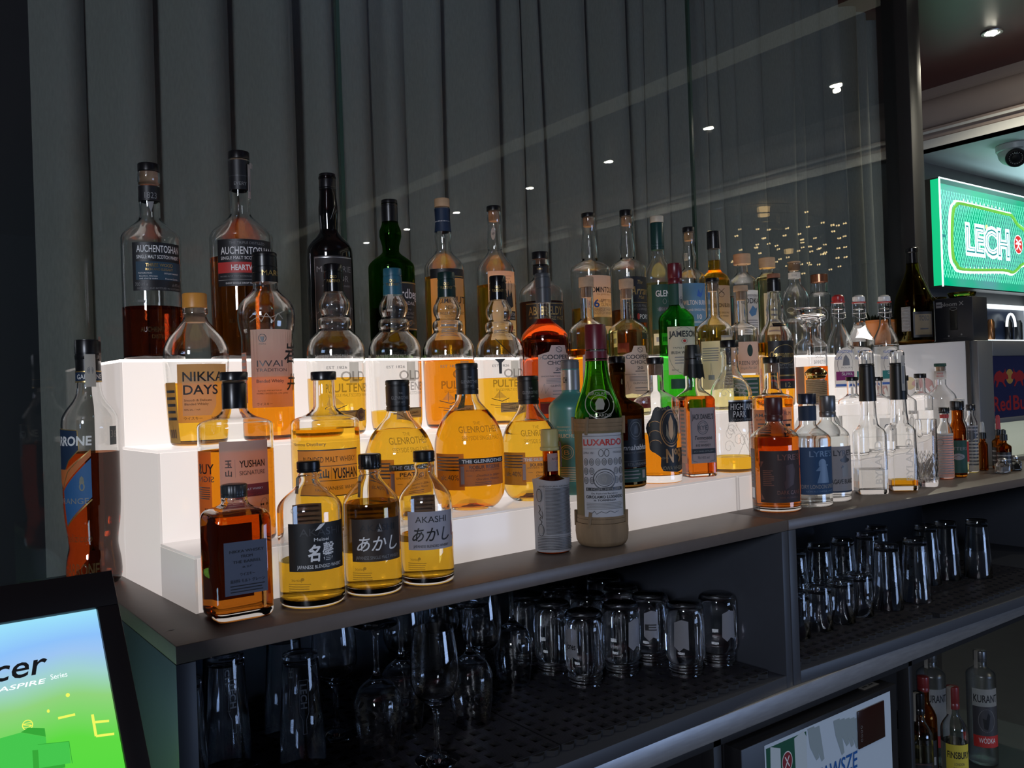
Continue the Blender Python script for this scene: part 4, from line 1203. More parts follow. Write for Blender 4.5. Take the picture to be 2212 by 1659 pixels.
PORC = pbr('white_porcelain', (0.7, 0.69, 0.66), 0.25)
PLUM = paper('plum_paper', (0.22, 0.02, 0.16), 0.3)
TEALP = paper('sea_green_paper', (0.02, 0.2, 0.2), 0.3)
swing('swing-top bottle with red-capped stopper and purple label band', 2.175, 1.387, 0.0370, 0.1499, 0.2426, 0.0150, 0.2992, 'clear', 0.0, pbr('red_ceramic', (0.45, 0.03, 0.03), 0.3), RED, 1, PLUM)
swing('swing-top bottle with white stopper, filled with clear spirit to its shoulder', 2.278, 1.387, 0.0368, 0.1658, 0.245, 0.0155, 0.3017, 'flint', 0.2226, PORC, RED, 0, TEALP)
swing('swing-top bottle with white stopper and greenish spirit, furthest right', 2.412, 1.387, 0.0363, 0.1636, 0.2482, 0.0158, 0.3069, 'clear', 0.1595, PORC, RED, 0, TEALP)

# ================= low step
YC = pbr('brushed_black_cap', (0.010, 0.010, 0.013), 0.25)


def yushan_prof(r, hs, hk, rn, top):
    return [(0, r - 0.006), (0.002, r - 0.002), (0.006, r), (0.05, r), (hs - 0.004, r)] + crom([(hs - 0.002, r), (hs + 0.003, r - 0.0025), (hs + 0.007, r - 0.010), (hs + 0.011, r - 0.022), (hs + 0.0165, rn + 0.0045), (hs + 0.023, rn + 0.0008)], 4) + [(top, rn)]


b = B('B', 'straight-sided bottle of orange whisky, pale rose label with dark red stripe', 0.410, 1.199, 0.0509, 0.161, 0.179, 0.0158, 0.2223, 0.2346, liq='orange', lvl=0.1268, cap='stopper', capm=YC, rc=0.0190, prof=yushan_prof(0.0509, 0.161, 0.179, 0.0158, 0.2223), n=72)
b.capsule(0.184, 0.2195, 0.0168, PLK, name='neck_sleeve', rings=())
b.label(0.040, 0.1403, 0.0345, paper('ash_rose_paper', (0.62, 0.50, 0.46), 0.55), [('B', -1, 1, 0.25, 0.42, paper('wine_paper', (0.25, 0.03, 0.035), 0.2)), ('B', -0.42, -0.41, 0.52, 0.76, INKG), ('T', '玉', -0.66, 0.70, 0.10, INK, 0.13, 0.02), ('T', '山', -0.66, 0.575, 0.085, INK, 0.12, 0.02), ('T', 'YUSHAN', 0.26, 0.695, 0.095, INK, 0.52, 0.012), ('T', 'SIGNATURE', 0.26, 0.575, 0.06, INKD, 0.52), ('T', 'SINGLE MALT WHISKY', 0.05, 0.355, 0.028, INKW, 0.62), ('T', 'SHERRY CASK', 0.25, 0.28, 0.026, INKR, 0.36), ('O', 0.72, 0.13, 0.18, 0.085, 0.0006, INKG), ('T', 'M B', 0.72, 0.13, 0.03, INK, 0.2, 0.02)], S(b, 14))
b.label(0.030, 0.128, 0.015, paper('orange_back_paper', (0.85, 0.45, 0.15), 0.85), [('T', 'YUS', 0.3, 0.76, 0.14, INK, -1.0, 0.01), ('T', 'SIGN', 0.3, 0.62, 0.08, INKD, -1.0)] + rules(6, 0.5, 0.35, INKD) + [('B', 0.1 + 0.09 * i, 0.13 + 0.09 * i + 0.03 * (i % 3 == 0), 0.0, 0.22, INK) for i in range(9)] + [('B', -0.55, -0.35, 0.72, 0.8, GREENP)], S(b, -56), name='side_label')

b = B('B', 'straight-sided bottle of yellow whisky with a wide cream label, behind two small bottles', 0.547, 1.205, 0.0506, 0.1585, 0.1765, 0.0158, 0.2201, 0.2332, liq='gold', lvl=0.1488, cap='stopper', capm=YC, rc=0.0188, prof=yushan_prof(0.0506, 0.1585, 0.1765, 0.0158, 0.2201), n=72, cork=False)
b.label(0.052, 0.1198, 0.049, TAN, [('B', -1, 1, 0.975, 1.0, INKD), ('B', -1, 1, 0.0, 0.02, INKD), ('T', 'BLENDED MALT WHISKY', 0.05, 0.79, 0.12, INK, 0.82), ('B', -1, 1, 0.64, 0.655, INKD), ('B', -1, 1, 0.33, 0.345, INKD), ('T', '玉山', -0.20, 0.49, 0.20, pbr('slate_teal_ink', (0.03, 0.09, 0.11), 0.5), 0.20, 0.03), ('B', 0.06, 0.07, 0.36, 0.63, INKD), ('T', 'YUSHAN', 0.52, 0.49, 0.22, INK, 0.42, 0.02), ('T', 'TAIWANESE WHISKY', 0.3, 0.18, 0.08, INKD, 0.7)], S(b, 4))
b.label(0.122, 0.134, 0.03, None, [('T', 'Nantou Distillery', -0.3, 0.5, 0.4, INKD, 0.9)], S(b, -20), name='back_print')


def glenroth(label, x, y, r, H, hc, hk, hs, liq, lvl, n, dark, txt, z0, z1, lo):
    rn = 0.0172
    pr = [(0, r * 0.62), (0.0015, r * 0.66), (0.004, r * 0.72)] + crom([(0.008, r * 0.80), (0.02, r * 0.93), (0.038, r * 0.99), (0.065, r), (0.10, r * 0.995), (hs, r * 0.95), (hs + (hk - hs) * 0.35, r * 0.80), (hs + (hk - hs) * 0.62, r * 0.58), (hs + (hk - hs) * 0.84, rn * 1.25), (hk, rn * 1.02)], 5) + [(hk + 0.01, rn), (H - 0.005, rn * 0.98)]
    b = B('B', label, x, y, r, hs, hk, rn, hc, H, liq=liq, lvl=lvl, cap='capsule', rc=0.0190, r0=0.0186, prof=pr, n=80, punt=0.016, rings=(0.16, 0.82), capm=pbr('matt_black_foil', (0.008, 0.008, 0.008), 0.4))
    items = [('P', [(-1, 0.80), (1, 0.80), (1, 1), (-1, 1)], dark), ('T', 'THE GLENROTHES', 0.0, 0.895, 0.12, INKW, 0.88, 0.02), ('T', txt[0], 0.06, 0.68, 0.13, INKD, 0.66, 0.015), ('T', txt[1], 0.0, 0.56, 0.06, INKD, 0.74), ('B', -0.94, -0.80, 0.08, 0.72, GREYP), ('T', 'Distilled in 2004', 0.15, 0.38, 0.08, INKD, 0.5, 0, 0.4), ('T', 'Gordon Motion', 0.15, 0.25, 0.08, INKD, 0.5, 0, 0.4), ('B', -0.7, -0.5, 0.37, 0.38, INKD), ('B', 0.6, 0.8, 0.37, 0.38, INKD)] + rules(2, 0.13, 0.07, INKD, -0.4, 0.4)
    b.label(z0, z1, r * 0.72, lo, items, S(b, 24))
    b.label(hs - 0.004, hs + 0.022, r * 0.62, None, [('T', 'GLENROTHES', 0, 0.62, 0.42, EMBD, 0.95, 0.01), ('T', 'SPEYSIDE SINGLE MALT', 0.1, 0.08, 0.28, EMBD, 0.95), ('T', 'THE', -0.1, 1.0, 0.2, EMBD, 0.16)], S(b, 20), name='raised_lettering')
    b.label(z0 - 0.006, z1 + 0.008, r * 0.5, paper('amber_back_paper', (0.65, 0.42, 0.16), 0.85), rules(5, 0.9, 0.55, INKD) + [('T', 'alc.40%', 0.1, 0.35, 0.15, INKD, 0.6)], S(b, -38), name='side_label')
    b.label(hc + 0.012, hc + 0.030, 0.014, None, [('T', 'THE', 0, 0.9, 0.16, INKG, 0.2), ('T', 'GLENROTHES', 0, 0.5, 0.3, INKG, 0.95), ('T', 'EST 1879', 0, 0.1, 0.16, INKG, 0.4)], S(b, 14), name='capsule_print', off=0.0022)
    return b


glenroth('rounded bottle of yellow whisky, half hidden behind the pale blue-grey labelled small bottle', 0.675, 1.211, 0.0546, 0.2181, 0.1689, 0.1674, 0.112, 'gold', 0.1395, 0, pbr('olive_strip', (0.10, 0.08, 0.03), 0.5), ("PEATED 10", 'SPEYSIDE SINGLE MALT'), 0.040, 0.088, TAN)
glenroth('largest rounded bottle, filled with deep golden whisky, with a brown label', 0.812, 1.217, 0.0590, 0.2434, 0.1911, 0.1887, 0.122, 'deepgold', 0.1637, 0, PBK, ('ROBUR RESERVE', 'SPEYSIDE SINGLE MALT SCOTCH WHISKY'), 0.042, 0.0872, KRAFT)
glenroth('rounded bottle of yellow whisky with cream label, behind the little paper-wrapped bottle', 0.947, 1.224, 0.0525, 0.2198, 0.1693, 0.1668, 0.108, 'gold', 0.1386, 0, PCR, ('BOURBON CASK', 'SPEYSIDE SINGLE MALT'), 0.036, 0.079, TAN)

b = B('B', 'opaque frosted teal bottle with grey cap and clear neck ring', 1.052, 1.230, 0.0425, 0.1544, 0.1888, 0.0168, 0.231, 0.2483, gl='teal', k=1.5, cap='capsule', rc=0.0172, capm=pbr('grey_plastic', (0.10, 0.10, 0.105), 0.4), n=56, rings=(0.8,))
b.band(0.192, 0.229, pbr('steel_band', (0.35, 0.34, 0.33), 0.3, metal=0.6), [('T', 'CH', -0.03, 0.5, 0.3, INK, 0.08, 0.01)], rot=S(b, -30))
CREAM = pbr('cream_ink', (0.48, 0.42, 0.26), 0.5)
b.label(0.020, 0.145, 0.036, None, [('T', 'PROGRESSIVE HEBRIDEAN', -0.1, 0.84, 0.022, CREAM, 0.7), ('T', 'DISTILLERS', -0.3, 0.79, 0.022, CREAM, 0.4), ('T', 'BRUICHLADDICH', 0.1, 0.71, 0.055, CREAM, 0.95, 0.02), ('O', -0.3, 0.47, 0.36, 0.105, 0.0014, CREAM), ('O', -0.3, 0.47, 0.26, 0.075, 0.0008, CREAM), ('T', 'B', -0.3, 0.47, 0.07, CREAM, 0.14)] + rules(9, 0.25, 0.05, CREAM, -0.65, 0.7), S(b, 0))

b = B('B', 'dark brown bottle with black label and script, behind the straw-wrapped bottle', 1.178, 1.236, 0.0495, 0.1488, 0.176, 0.0150, 0.2403, 0.2539, gl='brown', liq='brown', lvl=0.12, k=1.2, cap='stopper', rc=0.0163, n=64, lip=0.001)
b.label(0.040, 0.092, 0.044, PBK, [('T', 'Bunnahabhain', 0.05, 0.74, 0.20, INKW, 0.92, 0.01, 0.2), ('T', 'ISLAY SINGLE MALT SCOTCH WHISKY', 0.05, 0.54, 0.06, INKG, 0.8), ('B', -1, 1, 0.22, 0.23, INKG), ('T', 'STIUIREADAIR', 0.25, 0.12, 0.09, INKG, 0.6)], S(b, 34))
b.label(0.012, 0.038, 0.044, GREENP, rules(3, 0.8, 0.3, INKG, -0.6, 0.3) + [('B', 0.42, 0.66, 0.25, 0.85, INKG)], S(b, 34), name='foot_label')
b.label(0.092, 0.132, 0.018, PBK, [('E', 0, 0.5, 0.96, 0.5, PBK), ('O', 0, 0.5, 0.95, 0.49, 0.0016, INKD), ('O', 0, 0.5, 0.7, 0.36, 0.001, INKG), ('P', [(-0.3, 0.3), (-0.2, 0.65), (0.1, 0.72), (0.3, 0.5), (0.25, 0.3)], INKD)], S(b, 40), name='medallion')

b = B('B', 'clear bottle with cork and ornate black die-cut label framing a corn cob', 1.277, 1.229, 0.0470, 0.1578, 0.1858, 0.0162, 0.2372, 0.2512, liq='orange', lvl=0.0971, k=1.3, cap='stopper', rc=0.0175, n=64, floor=0.016)
rr = random.Random(5)
edge = []
for i in range(40):
    t = 2 * PI * i / 40
    k = 1 + 0.07 * math.sin(7 * t) + 0.04 * rr.random()
    edge.append((-0.12 + 0.72 * k * math.cos(t), 0.60 + 0.38 * k * math.sin(t)))
BRNZ = pbr('bronze_ink', (0.40, 0.20, 0.07), 0.35, metal=0.3)
b.label(0.022, 0.155, 0.045, None, [('P', edge, INK), ('P', [(-0.3, 0.10), (-0.2, 0.03), (0.5, 0.0), (0.95, 0.03), (1.0, 0.12), (1.0, 0.36), (-0.25, 0.36)], INK),
    ('O', 0.22, 0.66, 0.52, 0.28, 0.0022, BRNZ), ('O', 0.22, 0.66, 0.43, 0.235, 0.0008, BRNZ), ('P', [(0.22, 0.86), (0.34, 0.75), (0.34, 0.56), (0.22, 0.48), (0.10, 0.56), (0.10, 0.75)], BRNZ), ('P', [(0.20, 0.44), (-0.02, 0.55), (0.0, 0.72), (0.12, 0.55)], PCR), ('P', [(0.24, 0.44), (0.46, 0.55), (0.44, 0.72), (0.32, 0.55)], PCR)] +
    [('L', [(-0.5 + 0.25 * math.cos(t), 0.55 + 0.10 * s + 0.06 * math.sin(t)) for t in [q * 0.5 for q in range(8)]], 0.0012, BRNZ) for s in (-1.2, 0.2, 1.6)] + [('T', 'SMALL BATCH', 0.22, 0.95, 0.05, PCR, 0.6), ('T', 'Nº9', 0.36, 0.255, 0.20, BRNZ, 0.42, 0.03), ('T', 'IOWA WHISKEY', 0.38, 0.07, 0.06, PCR, 0.60, 0.01), ('T', '43%VOL', -0.10, 0.22, 0.035, PCR, 0.16)], S(b, 22))

b = B('B', 'square bottle of red-orange whiskey with grey label and torn black neck wrap', 1.400, 1.238, 0.0330, 0.1664, 0.1899, 0.0180, 0.2076, 0.277, liq='copper', lvl=0.168, k=0.9, cap='none', sq=True, seen=28, p=14, n=72,
      prof=std_profile(0.0330, 0.1600, 0.1899, 0.0172, 0.255, 0.9), )
WR = pbr('torn_black_wrap', (0.010, 0.014, 0.013), 0.4)
b.capsule(0.2120, 0.2770, 0.0150, WR, 0.0215, rings=(0.55,), name='screw_cap')
bm = bmesh.new()
rr = random.Random(2)
row = []
for i in range(25):
    t = -1.0 + 2.3 * i / 24
    row.append((bm.verts.new((0.0205 * math.sin(t), -0.0205 * math.cos(t), 0.236)), bm.verts.new((0.0235 * math.sin(t), -0.0235 * math.cos(t), 0.203 + 0.006 * rr.random()))))
for p_, q_ in zip(row, row[1:]):
    bm.faces.new((p_[0], p_[1], q_[1], q_[0]))
bmesh.ops.solidify(bm, geom=bm.faces[:], thickness=0.0006)
finish('neck_wrap', bm, WR, b.root)
b.label(0.240, 0.262, 0.012, None, [('T', 'TENNESSEE', 0, 0.7, 0.2, INKG, 0.9), ('T', 'RYE', 0, 0.3, 0.3, INKG, 0.5)], deg(10), name='wrap_print', off=0.004, flat=0.017)
b.label(0.030, 0.1449, 0.0285, paper('dust_grey_paper', (0.30, 0.27, 0.27), 0.12), [('T', "JACK DANIEL'S", 0.0, 0.84, 0.095, INK, 0.86, 0.02, 0.1), ('O', 0.0, 0.64, 0.45, 0.125, 0.0012, INKD), ('O', 0.0, 0.64, 0.34, 0.09, 0.0008, INKD), ('T', 'RYE', 0.0, 0.64, 0.08, INKD, 0.38, 0.01), ('T', 'Tennessee', 0.02, 0.46, 0.07, INK, 0.7, 0.01, 0.2), ('T', 'STRAIGHT', 0.0, 0.385, 0.03, INKD, 0.36), ('T', 'RYE WHISKEY', 0.0, 0.32, 0.045, INK, 0.6, 0.01), ('B', -0.96, 0.96, 0.17, 0.26, INK), ('T', 'JACK DANIEL DISTILLERY', 0.0, 0.215, 0.03, INKG, 0.8), ('T', '70cl 45% vol.', 0.0, 0.10, 0.05, INKD, 0.5), ('L', [(-0.9, 0.95), (-0.9, 0.05), (-0.5, 0.02)], 0.0007, INKD), ('L', [(0.9, 0.95), (0.9, 0.05), (0.5, 0.02)], 0.0007, INKD)], 0, True)
sl = b.label(0.030, 0.1449, 0.026, paper('peach_side_paper', (0.55, 0.36, 0.27), 0.35), rules(12, 0.95, 0.15, INKD, -0.2, 0.8), 0, True, name='side_label')
sl.rotation_euler = (0, 0, -PI / 2)

b = B('B', 'clear bottle embossed with knotwork, black neck band, little whisky left', 1.519, 1.237, 0.0443, 0.1811, 0.2176, 0.0178, 0.2713, 0.2875, liq='gold', lvl=0.033, k=1.5, cap='stopper', rc=0.0197, n=64, cork=False, lip=0.0012,
      prof=[(0, 0.037), (0.002, 0.041), (0.008, 0.0432), (0.03, 0.0436), (0.09, 0.0440)] + crom([(0.11, 0.0438), (0.135, 0.0436), (0.15, 0.0448), (0.165, 0.0448), (0.18, 0.0425), (0.195, 0.035), (0.208, 0.0255), (0.2176, 0.0205), (0.23, 0.0182)], 3) + [(0.255, 0.0176), (0.257, 0.0195), (0.268, 0.0195), (0.2713, 0.0185)])
b.label(0.1101, 0.1567, 0.034, pbr('black_metal_band', (0.010, 0.010, 0.012), 0.25), [('B', -1, 1, 0.93, 1.0, SILVER), ('T', 'HIGHLAND', 0.0, 0.70, 0.30, INKW, 0.86), ('T', 'PARK', -0.28, 0.36, 0.30, INKW, 0.42), ('T', 'VIKING HEART', -0.05, 0.10, 0.11, INKG, 0.8)], S(b, 36), name='band_label')
kn = []
rr = random.Random(8)
for c_ in range(7):
    u, v = -0.7 + 1.4 * rr.random(), 0.1 + 0.8 * rr.random()
    kn.append(('L', [(u + 0.28 * math.cos(t * 0.6) * (1 - t / 16), v + 0.22 * math.sin(t * 0.6) * (1 - t / 16)) for t in range(13)], 0.0014, EMB))
b.label(0.158, 0.205, 0.036, None, kn, S(b, 10), name='raised_knotwork')
b.label(0.035, 0.108, 0.040, None, kn + [('L', [(-0.2, 0.95), (0.3, 0.5), (-0.1, 0.05)], 0.0016, EMB), ('L', [(0.8, 0.9), (0.2, 0.5), (0.6, 0.1)], 0.0014, EMB)], S(b, 20), name='raised_knotwork')

b = B('B', 'clear wide bottle of orange rum behind the dark brown labelled bottle', 1.665, 1.237, 0.0457, 0.159, 0.1781, 0.0172, 0.2353, 0.2502, liq='orange', lvl=0.1547, cap='stopper', rc=0.0185, prof=yushan_prof(0.0457, 0.155, 0.1781, 0.0172, 0.2353), n=56, name='rum_bottle')
b.label(0.050, 0.130, 0.040, paper('coral_paper', (0.62, 0.30, 0.16), 0.5), [('T', 'JAMAICA', -0.2, 0.85, 0.10, INKD, 0.8, 0.01), ('T', 'RUM SINGLE', -0.2, 0.72, 0.05, INKD, 0.6)] + rules(5, 0.6, 0.2, INKD, -0.7, 0.1), S(b, -12))
b.label(0.045, 0.135, 0.015, PWH, [('T', 'RUM', 0, 0.85, 0.1, INKD, 0.6), ('B', -0.8, 0.8, 0.66, 0.69, INK), ('T', '5', 0, 0.42, 0.35, INK, 0.6, 0.02)], S(b, 42), name='age_label')

# the jar with the gilt dome lid and corded neck
jr = thing('liqueur_jar', 'white frosted jar with twine-wrapped neck and gilt dome lid', 'bottle', (1.841, 1.240, ZROW['B']), 0, GRP['B'])
jp = [(0, 0.045), (0.003, 0.050), (0.01, 0.053)] + crom([(0.03, 0.056), (0.06, 0.057), (0.08, 0.0545), (0.10, 0.047), (0.118, 0.034), (0.130, 0.0235)], 4) + [(0.135, 0.0215), (0.196, 0.0200)]
lathe('bottle_glass', [(0.001, 0), (0.001, 0.04)] + jp + [(0.196, 0.0165), (0.13, 0.018), (0.1, 0.043), (0.06, 0.053), (0.012, 0.049), (0.009, 0.045), (0.009, 0)], GL['frost'], jr, 56, angle=50)
lathe('gilt_lid', [(0.1965, 0), (0.1965, 0.0205), (0.199, 0.0225), (0.203, 0.0225), (0.2045, 0.0245), (0.209, 0.0262), (0.2125, 0.0255), (0.2145, 0.0235), (0.2200, 0.0185), (0.2240, 0.0095), (0.2252, 0)], pbr('polished_brass', (0.62, 0.42, 0.16), 0.12, metal=1.0), jr, 44)
hx = []
for i in range(330):
    t = i / 330
    hx.append(((0.0228 + 0.0006 * math.sin(i * 1.7)) * math.cos(i * 2 * PI / 26), (0.0228 + 0.0006 * math.sin(i * 1.7)) * math.sin(i * 2 * PI / 26), 0.137 + 0.056 * t))
tube('twine_wrap', hx, 0.0023, pbr('natural_twine', (0.45, 0.32, 0.18), 0.85, noise=0.3, scale=150), jr, 6)


def plain(label, x, y, r, hs, hk, rn, hc, H, capm=PLK):
    b = B('B', label, x, y, r, hs, hk, rn, hc, H, gl='flint', liq='water', lvl=hs * 0.75, k=1.1, cap='stopper', capm=capm, rc=rn * 1.2, cork=False, n=40, name='gin_bottle')
    return b


b = plain('clear white-spirit bottle with black cap, just left of the first tall black-necked square bottle', 1.988, 1.237, 0.0347, 0.1342, 0.1564, 0.0126, 0.1878, 0.1982)
b = plain('clear white-spirit bottle with black cap, between the two black-necked square bottles', 2.102, 1.237, 0.0354, 0.130, 0.1528, 0.0126, 0.1852, 0.196)
b.label(0.03, 0.09, 0.028, PWH, [('T', 'GIN', 0, 0.6, 0.3, INKD, 0.6)], S(b, 50))
b = plain('clear white-spirit bottle with dark cap, right behind the second black-necked square bottle', 2.226, 1.237, 0.0335, 0.1252, 0.1488, 0.0130, 0.1823, 0.1972)
b.label(0.045, 0.10, 0.012, None, [('P', [(-1, 0.4), (0, 1), (1, 0.6), (0.2, 0)], PWH), ('O', 0, 0.5, 0.5, 0.25, 0.0008, INKD)], S(b, 35), name='badge')
b = plain('clear white-spirit bottle with black cap and a strip over its neck, by the crystal glass', 2.318, 1.237, 0.0305, 0.1331, 0.1522, 0.0132, 0.1878, 0.2005)
b.label(0.155, 0.185, 0.004, STRIP, [('B', -0.5, 0.5, 0.2, 0.7, INKG)], S(b, -30), name='tax_strip', off=0.0022)
b = B('B', 'clear round bottle with dark green cap and pale neck label, last on the low step', 2.429, 1.237, 0.0390, 0.127, 0.1687, 0.0145, 0.2183, 0.2274, gl='flint', liq='water', lvl=0.1035, k=1.2, cap='stopper', capm=GREENP, rc=0.0160, n=48, name='liqueur_bottle')
b.band(0.182, 0.206, PWH, [('T', 'MARIE', -0.02, 0.7, 0.2, INKR, 0.16), ('T', 'BRIZARD', -0.02, 0.4, 0.2, INKR, 0.2)], rot=S(b, 0))

# ================= standing on the counter
b = B('A', 'orange-red liqueur bottle with blue diagonal label, alone at far left', 0.2705, 1.440, 0.0400, 0.2461, 0.2956, 0.0165, 0.3037, 0.3672, liq='garnet', lvl=0.1973, cap='capsule', rc=0.0178, r0=0.0176, name='liqueur_bottle', n=72, rings=(0.98,), cork=False,
      prof=[(0, 0.031), (0.002, 0.0355), (0.006, 0.0378), (0.012, 0.0388)] + crom([(0.02, 0.0390), (0.035, 0.0378), (0.05, 0.0352), (0.06, 0.0343), (0.075, 0.0355), (0.095, 0.0382), (0.12, 0.0396)], 3) + [(0.16, 0.0400), (0.225, 0.0400)] + crom([(0.240, 0.0400), (0.2505, 0.0385), (0.262, 0.0325), (0.273, 0.0245), (0.284, 0.0192), (0.2956, 0.0172)], 4) + [(0.305, 0.0167), (0.36, 0.0160)])
b.screw(0.3375, 0.3675, 0.0184, PLK, 40)
b.band(0.3030, 0.3200, NAVY, [('B', -1, 1, 0.9, 1.0, GOLD), ('B', -1, 1, 0.0, 0.12, GOLD), ('T', 'GARRONE', 0.0, 0.5, 0.42, INKW, 0.34, 0.01)], rot=S(b, 5), name='neck_label', off=0.0014)
b.label(0.296, 0.345, 0.0065, STRIP, [('P', [(-1, 0.1), (0.1, 0.0), (1, 0.15), (1, 0.9), (0.2, 1.0), (-0.8, 0.92)], STRIP), ('O', 0, 0.5, 0.6, 0.12, 0.001, INKG), ('E', 0, 0.5, 0.42, 0.08, INKG)], S(b, 8), name='tax_strip', off=0.0030)
b.label(0.335, 0.372, 0.004, paper('torn_strip', (0.20, 0.15, 0.13), 0.3), [], S(b, 68), name='torn_strip', off=0.0022)
BL = paper('royal_paper', (0.03, 0.13, 0.34), 0.2)
b.label(0.075, 0.235, 0.044, None, [('P', [(-1, 0.62), (-1, 1.0), (0.10, 0.98), (0.14, 0.80), (-0.25, 0.70), (-0.45, 0.60)], NAVY), ('L', [(-1, 1.0), (0.10, 0.98), (0.14, 0.80), (-0.25, 0.70), (-0.45, 0.60)], 0.0014, GOLD), ('T', 'GARRONE', -0.36, 0.885, 0.085, INKW, 0.9, 0.03, 0.05), ('P', [(-0.9, 0.62), (-0.35, 0.62), (0.5, 0.80), (0.5, 0.74), (-0.55, 0.44), (-0.8, 0.5)], paper('orange_paper', (0.62, 0.20, 0.06), 0.3)), ('L', [(-0.6, 0.43), (-0.3, 0.6), (0.5, 0.80)], 0.0014, GOLD), ('P', [(-0.55, 0.42), (0.5, 0.72), (0.5, 0.36), (-0.45, 0.10)], BL), ('O', 0.20, 0.46, 0.09, 0.04, 0.002, PCR), ('P', [(0.12, 0.49), (0.28, 0.49), (0.26, 0.54), (0.2, 0.56), (0.14, 0.54)], PCR), ('T', 'ORANGE', -0.22, 0.33, 0.055, INKG, 0.62), ('L', [(-0.45, 0.09), (0.5, 0.34)], 0.002, GOLD)], S(b, -32))
b.label(0.06, 0.085, 0.024, None, [('T', 'delizioso', -0.2, 0.5, 0.5, EMBD, 0.9, 0, 0.3)], S(b, -30), name='raised_lettering')
b.label(0.016, 0.036, 0.030, None, [('T', 'GARRONE', -0.1, 0.5, 0.9, EMBD, 0.95, 0.02)], S(b, -28), name='raised_lettering')
b.label(0.208, 0.236, 0.007, paper('grey_crest', (0.10, 0.12, 0.13), 0.3), [('T', '36', 0, 0.6, 0.4, INKG, 0.8)], S(b, 50), name='back_crest')

b = B('A', 'short square bottle of dark amber whisky with slate grey label, in front at the left', 0.365, 1.079, 0.0368, 0.1357, 0.1461, 0.0152, 0.1485, 0.1646, liq='cognac', lvl=0.128, cap='screw', capm=pbr('gunmetal_cap', (0.06, 0.065, 0.07), 0.35, metal=0.6), rc=0.0158, sq=True, seen=17, p=6.5, n=96, ribs=60, floor=0.012, lip=0.0,
      prof=[(0, 0.0285), (0.0015, 0.0325), (0.005, 0.0358), (0.010, 0.0368), (0.06, 0.0368), (0.118, 0.0368), (0.124, 0.0362)] + crom([(0.128, 0.0350), (0.132, 0.0315), (0.1345, 0.0255), (0.1370, 0.0195), (0.1395, 0.0166)], 3) + [(0.144, 0.0152), (0.146, 0.0162), (0.148, 0.0152), (0.1515, 0.0148)], name='whisky_bottle')
b.label(0.034, 0.098, 0.0262, paper('slate_blue_paper', (0.07, 0.085, 0.13), 0.05), [('T', 'NIKKA WHISKY', 0.05, 0.82, 0.055, INK, 0.80), ('T', 'FROM', 0.05, 0.72, 0.055, INK, 0.26), ('T', 'THE BARREL', 0.05, 0.62, 0.055, INK, 0.66), ('T', 'alc. 51.4°', 0.05, 0.52, 0.04, INK, 0.22), ('T', 'ウイスキー', 0.05, 0.38, 0.06, INK, 0.34), ('T', '原材料 モルト グレーン', 0.05, 0.26, 0.07, INK, 0.80)] + rules(3, 0.17, 0.06, INK, -0.75, 0.85), 0, True)
bk = b.label(0.020, 0.110, 0.026, paper('amber_card', (0.16, 0.07, 0.03), 0.3), [], 0, True, name='back_label')
bk.rotation_euler = (0, 0, PI)


def akashi(label, x, y, r, hs, hk, rn, hc, H, lvl, liq, capm, ribs, base, items, z0, z1, seen, tilt=0):
    b = B('A', label, x, y, r, hs, hk, rn, hc, H, liq=liq, lvl=lvl, k=1.25, cap='screw', capm=capm, rc=rn * 1.07, n=80, ribs=ribs, floor=0.011,
          prof=std_profile(r, hs, hk - 0.004, rn * 0.93, hc + 0.004, 1.25, 0.005, neck=[(0.0, 1.0), (0.2, 1.0), (0.35, 1.10), (0.5, 1.10), (0.6, 1.0)]))
    b.label(z0, z1, r * 0.95, base, items, S(b, seen))
    b.label(z0 + 0.002, z1 + 0.014, r * 0.5, paper('sepia_back', (0.22, 0.19, 0.16), 0.45), rules(4, 0.95, 0.7, INKG) + [('T', 'YRELLITSID', 0.3, 0.9, 0.08, INKG, 0.8)], PI + deg(6) - b.view, name='back_label')
    b.label(0.018, 0.042, r * 0.42, None, [('T', 'pinot', -0.2, 0.85, 0.16, EMBD, -0.4, 0.01, 0.2), ('E', 0.25, 0.88, 0.13, 0.09, EMBD)] + rules(4, 0.62, 0.25, EMBD), S(b, -22), name='back_print')
    return b


AKB = paper('soft_black_paper', (0.010, 0.010, 0.011), 0.06, 0.5)
b = akashi('round bottle with black label and two white brush characters, beside the square bottle', 0.463, 1.076, 0.0420, 0.1209, 0.1654, 0.0142, 0.1715, 0.1861, 0.0583, 'gold', PLK, 0, AKB, [('T', 'AKASHI', 0.08, 0.82, 0.16, INKD, 0.68, 0.0), ('P', [(-0.12, 0.84), (0.05, 0.88), (0.18, 0.96), (0.22, 1.0), (0.05, 0.97), (-0.05, 0.90)], INKW), ('T', 'Meïsei', 0.08, 0.66, 0.07, INKW, 0.24), ('T', '名', -0.16, 0.38, 0.36, INKW, 0.20, 0.03, 0.1), ('T', '馨', 0.29, 0.40, 0.38, INKW, 0.21, 0.012, 0.1), ('T', 'JAPANESE BLENDED WHISKY', 0.05, 0.10, 0.075, INKW, 0.76)], 0.0486, 0.1094, 14)
b.toppaper(0.166, 0.015, length=0.022, w=0.0045, ang=deg(-62) - b.view)
